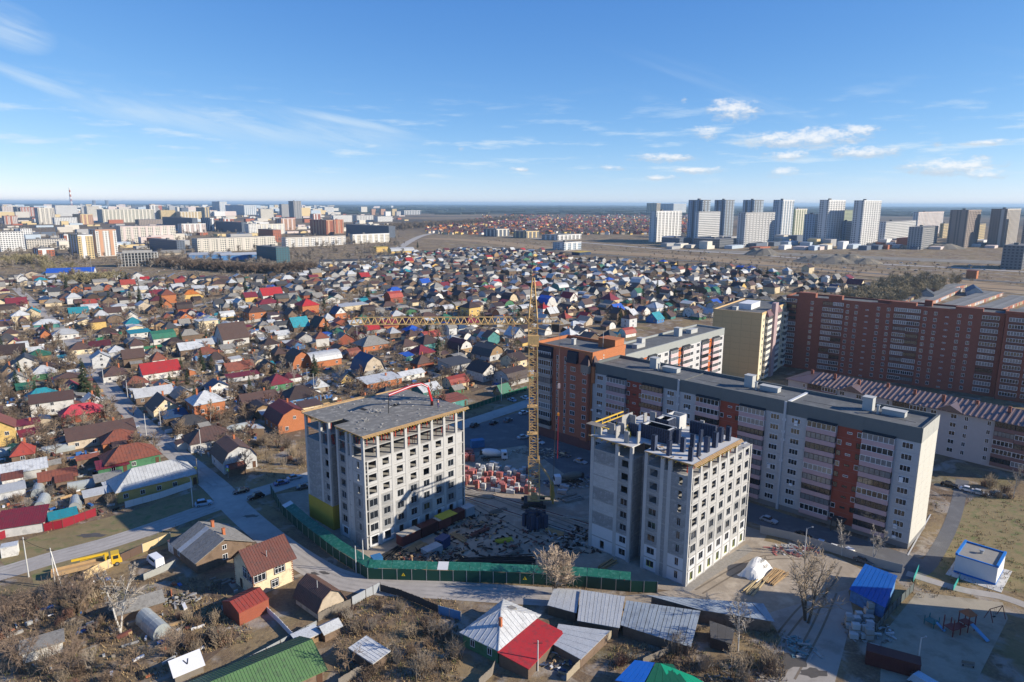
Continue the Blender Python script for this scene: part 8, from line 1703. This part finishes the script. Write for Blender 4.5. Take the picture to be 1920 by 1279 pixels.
# bare trees of the gardens
n = 0
for i in range(2600):
    px = tr_.uniform(-20, 1640); py = topy(px)+8+(tr_.random()**1.5)*330
    if py > 900 or px > 480 and py > 770 or px > 840 and py > 720 or px > 990 and py > 610: continue
    p = G(px, py)
    if near_road(p.x, p.y, 1.5) or blocked(p.x, p.y, -1.6): continue
    n += 1
    if n > 262: break
    v = tr_.choice((0, 1, 2, 3, 0, 2, 3, 7, 7, 4)); tree(p, v, tr_.uniform(.65, 1.05), ('leafless brown garden tree', 'tall leafless ash', 'leafless reddish fruit tree', 'leafless pale garden tree', 'slender white birch', '', '', 'low leafless fruit tree')[v]+' '+near_hint((p.x, p.y)), 'village trees '+str(v), TMV)
# shrubs
n = 0
def shrub_at(p, v, s, label, grp):
    o = ob('bare_shrub', SH[v], None, p, tr_.uniform(0, 6.28)); o.scale = (s, s, s*tr_.uniform(.8, 1.1)); tag(o, label, 'shrub', grp)
ZN = [((0, 1100, 230, 1290), 36, 'in the bottom left garden'), ((230, 1150, 420, 1290), 18, 'around the clear greenhouse'), ((340, 1160, 460, 1230), 10, 'below the red shed'), ((10, 850, 235, 955), 26, 'among the greenhouses'), ((640, 1140, 860, 1290), 30, 'in the garden with the small silver lean-to'), ((1250, 1200, 1460, 1290), 24, 'below the wide blue grey roof'), ((1600, 1010, 1700, 1050), 8, 'at the foot of the grey block'), ((930, 1098, 1080, 1112), 10, 'along the green site fence'), ((1760, 880, 1900, 935), 14, 'in the lane behind the grey block'), ((480, 830, 570, 880), 14, 'beside the wet slab frame'), ((1150, 1238, 1200, 1262), 5, 'beside the plank fence')]
for (x0, y0, x1, y1), k, lab in ZN:
    for i in range(k):
        px, py = tr_.uniform(x0, x1), tr_.uniform(y0, y1); p = G(px, py)
        if blocked(p.x, p.y, -.6) or near_road(p.x, p.y, .5): continue
        shrub_at(p, tr_.randrange(5), tr_.uniform(.6, 1.25), 'leafless brown shrub '+lab, 'shrubs '+lab)
# belts of bare wood too dense to count
def wood(name, n, fn, sc0, sc1, variants, label, seed, tws=None, tk=.3):
    r = random.Random(seed); big = MB(); src = []
    for v in variants: c = mini_tree(200+v, 9, 30, tk); src.append((c.v, c.f))
    for i in range(n):
        q = fn(r)
        if q is None: continue
        V, Fc = r.choice(src); s = r.uniform(sc0, sc1); a = r.uniform(0, 6.28); c_, s_ = math.cos(a)*s, math.sin(a)*s; k = len(big.v)
        big.v += [(q.x+x*c_-y*s_, q.y+x*s_+y*c_, z*s) for x, y, z in V]; big.f += [tuple(j+k for j in f) for f in Fc]
    big.m = [0]*len(big.f); return tag(big.build(name, tws or TWIG), label, 'wood', kind='stuff')
def along(pts, wd):
    P = [G(*p) for p in pts]
    def f(r):
        k = r.random()*(len(P)-1); i = int(k); p = P[i].lerp(P[i+1], k-i); return Vector((p.x+r.uniform(-wd, wd), p.y+r.uniform(-wd, wd), 0))
    return f
wood('tree_belt', 420, along([(300, 497), (360, 503), (430, 508), (500, 512), (580, 508)], 14), .9, 1.5, (1, 2), 'long belt of bare trees between the village and the silver warehouses', 1, mat('belt twigs', (.155, .115, .085), .95, .25, .2))
wood('bare_wood', 330, along([(1615, 575), (1660, 560), (1700, 545), (1740, 530)], 22), .9, 1.5, (3, 4), 'pale bare wood between the village and the garages', 2, mat('wood twigs', (.27, .225, .14), .95, .25, .2))
wood('willow_stand', 150, along([(0, 500), (40, 492), (80, 495), (160, 535), (190, 530)], 16), 1.0, 1.6, (5, 6), 'bare willows below the white hospital slab', 3, mat('willow twigs', (.25, .215, .12), .95, .25, .2))
wood('garden_scrub', 900, lambda r: (lambda p: None if blocked(p.x, p.y, -2) else p)(G(r.uniform(0, 1600), r.uniform(478, 600))), .4, .9, (7, 8), 'tangle of bare garden trees filling the far village', 4, TWIGG)
wood('far_wood', 700, along([(720, 432), (800, 424), (880, 420), (980, 408)], 60), 1.2, 2.2, (9, 10), 'grey bare wood beside the curve of the highway', 5, mat('far twigs', (.19, .15, .11), .95, .2, .05), .5)
wood('verge_trees', 300, lambda r: (lambda px: G(px, 466+(px-1000)*.053+r.uniform(-12, 22)))(r.uniform(900, 1920)), .25, .6, (14,), 'thin bare trees and bushes along the far highway and rail line', 9, TWIGP, .3)
wood('city_trees', 900, lambda r: G(r.uniform(0, 760), r.uniform(422, 505)), .8, 1.5, (11,), 'bare street trees among the far apartment blocks', 6, TWIGG)
def vil(r):
    for _ in range(30):
        px, py = r.uniform(-10, 985), 585+r.random()**1.3*270; p = G(px, py)
        if px > 480 and py > 770 or px > 830 and py > 730 or near_road(p.x, p.y, .6) or blocked(p.x, p.y, -1.2): continue
        return p
wood('village_scrub', 1100, vil, .3, .85, (12, 13), 'low bare bushes and fruit trees crowding the village gardens', 8, mat('scrub twigs', (.185, .14, .10), .95, .3, .1), .17)
b = MB(); r = random.Random(12); CL = [OLDWOOD, CONC, WHITE, RUSTM, OLDWOOD, DARK, WOOD, mat('old zinc', (.38, .40, .41), .6), mat('blue barrel', (.03, .12, .35), .6), BRICKO, OLDWOOD]
for i in range(3400):
    p = vil(r) if i % 4 else G(r.uniform(0, 1450), r.uniform(505, 600))
    if p is None or (i % 4 == 0 and (blocked(p.x, p.y, -1) or near_road(p.x, p.y, 1))): continue
    a = rad(44+r.choice((0, 90))+r.gauss(0, 12)); L, s, h = r.uniform(.5, 3.5), r.uniform(.2, 1.2), r.uniform(.15, 1.3); d = Vector((math.cos(a), math.sin(a), 0))*L/2; p = p+Vector((0, 0, h/2)); b.bar(p-d, p+d, s, h, r.randrange(len(CL)))
for i in range(420):
    p = G(r.uniform(0, 240), r.uniform(850, 965)) if i % 3 else G(r.uniform(0, 460), r.uniform(1085, 1270))
    if blocked(p.x, p.y, -1) or near_road(p.x, p.y, 3): continue
    a = rad(40+r.choice((0, 90))+r.gauss(0, 10)); L, s, h = r.uniform(.4, 3.0), r.uniform(.15, .7), r.uniform(.1, .7); d = Vector((math.cos(a), math.sin(a), 0))*L/2; p = p+Vector((0, 0, h/2)); b.bar(p-d, p+d, s, h, r.randrange(len(CL)))
tag(b.build('garden_clutter', CL), 'boards, barrels and odds and ends lying about the village gardens', 'clutter', kind='stuff')
# tufts of dry grass in the foreground gardens
b = MB(); GM = [mat('straw grass', (.38, .28, .15), .95, .3, .5), mat('brown weeds', (.20, .135, .08), .95, .3, .5), mat('faded green grass', (.17, .17, .07), .95, .3, .5), mat('dark weeds', (.10, .075, .05), .95, .3)]
GZ = [(0, 850, 240, 965, 3000), (0, 1085, 420, 1290, 9000), (630, 1120, 860, 1290, 7500), (340, 1120, 470, 1240, 2500), (1240, 1180, 1470, 1290, 4500), (60, 960, 330, 1040, 2500), (1700, 930, 1920, 1120, 2500), (860, 1098, 1100, 1112, 900), (1140, 1210, 1260, 1270, 1500), (470, 830, 580, 900, 1500)]
for x0, y0, x1, y1, n in GZ:
    for i in range(n//6):
        c = G(r.uniform(x0, x1), r.uniform(y0, y1)); mi = r.choice((0, 0, 1, 1, 1, 2, 3))
        if near_road(c.x, c.y, .2) or blocked(c.x, c.y, -1.2): continue
        for k in range(6):
            x, y = c.x+r.gauss(0, .35), c.y+r.gauss(0, .35); a = r.uniform(0, 6.28); h = r.uniform(.2, .75); e = r.uniform(.04, .1); lx, ly = r.gauss(0, .22), r.gauss(0, .22)
            b.face([(x-e*math.cos(a), y-e*math.sin(a), 0), (x+e*math.cos(a), y+e*math.sin(a), 0), (x+lx, y+ly, h)], mi)
tag(b.build('dry_grass', GM), 'dry straw grass and weeds over the foreground gardens', 'grass', kind='stuff')
# forest on the horizon
b = MB(); r = random.Random(9)
for D, h in ((5200, 14), (6400, 16), (7800, 18), (9500, 20), (12000, 22), (15000, 22), (19000, 24)):
    for i in range(-60, 60):
        x0, x1 = i*D*.018, (i+1)*D*.018
        if D < 7000 and r.random() < .45: continue
        dy = r.uniform(-.05, .05)*D; h0 = h*r.uniform(.6, 1.1); b.hexa([(x0, D+dy, 0), (x1, D+dy, 0), (x1, D+dy+D*.09, 0), (x0, D+dy+D*.09, 0), (x0, D+dy, h0), (x1, D+dy, h0*r.uniform(.8, 1.2)), (x1, D+dy+D*.09, h0), (x0, D+dy+D*.09, h0)])
tag(b.build('forest', mat('far forest', (.025, .035, .026), .95, .3, .002)), 'dark forest along the horizon', 'forest', kind='stuff')
# ---------------------------------------------------------------- air
b = MB(); b.box(-32000, -1500, -1.5, 32000, 46000, 125); m = bpy.data.materials.new('haze'); m.use_nodes = True; t = m.node_tree
for q in list(t.nodes): t.nodes.remove(q)
v = t.nodes.new('ShaderNodeVolumePrincipled'); v.inputs['Color'].default_value = (.52, .76, 1.0, 1); v.inputs['Density'].default_value = 5.5e-5; v.inputs['Anisotropy'].default_value = .1
o_ = t.nodes.new('ShaderNodeOutputMaterial'); t.links.new(v.outputs[0], o_.inputs['Volume'])
tag(b.build('haze', m), kind='stuff')
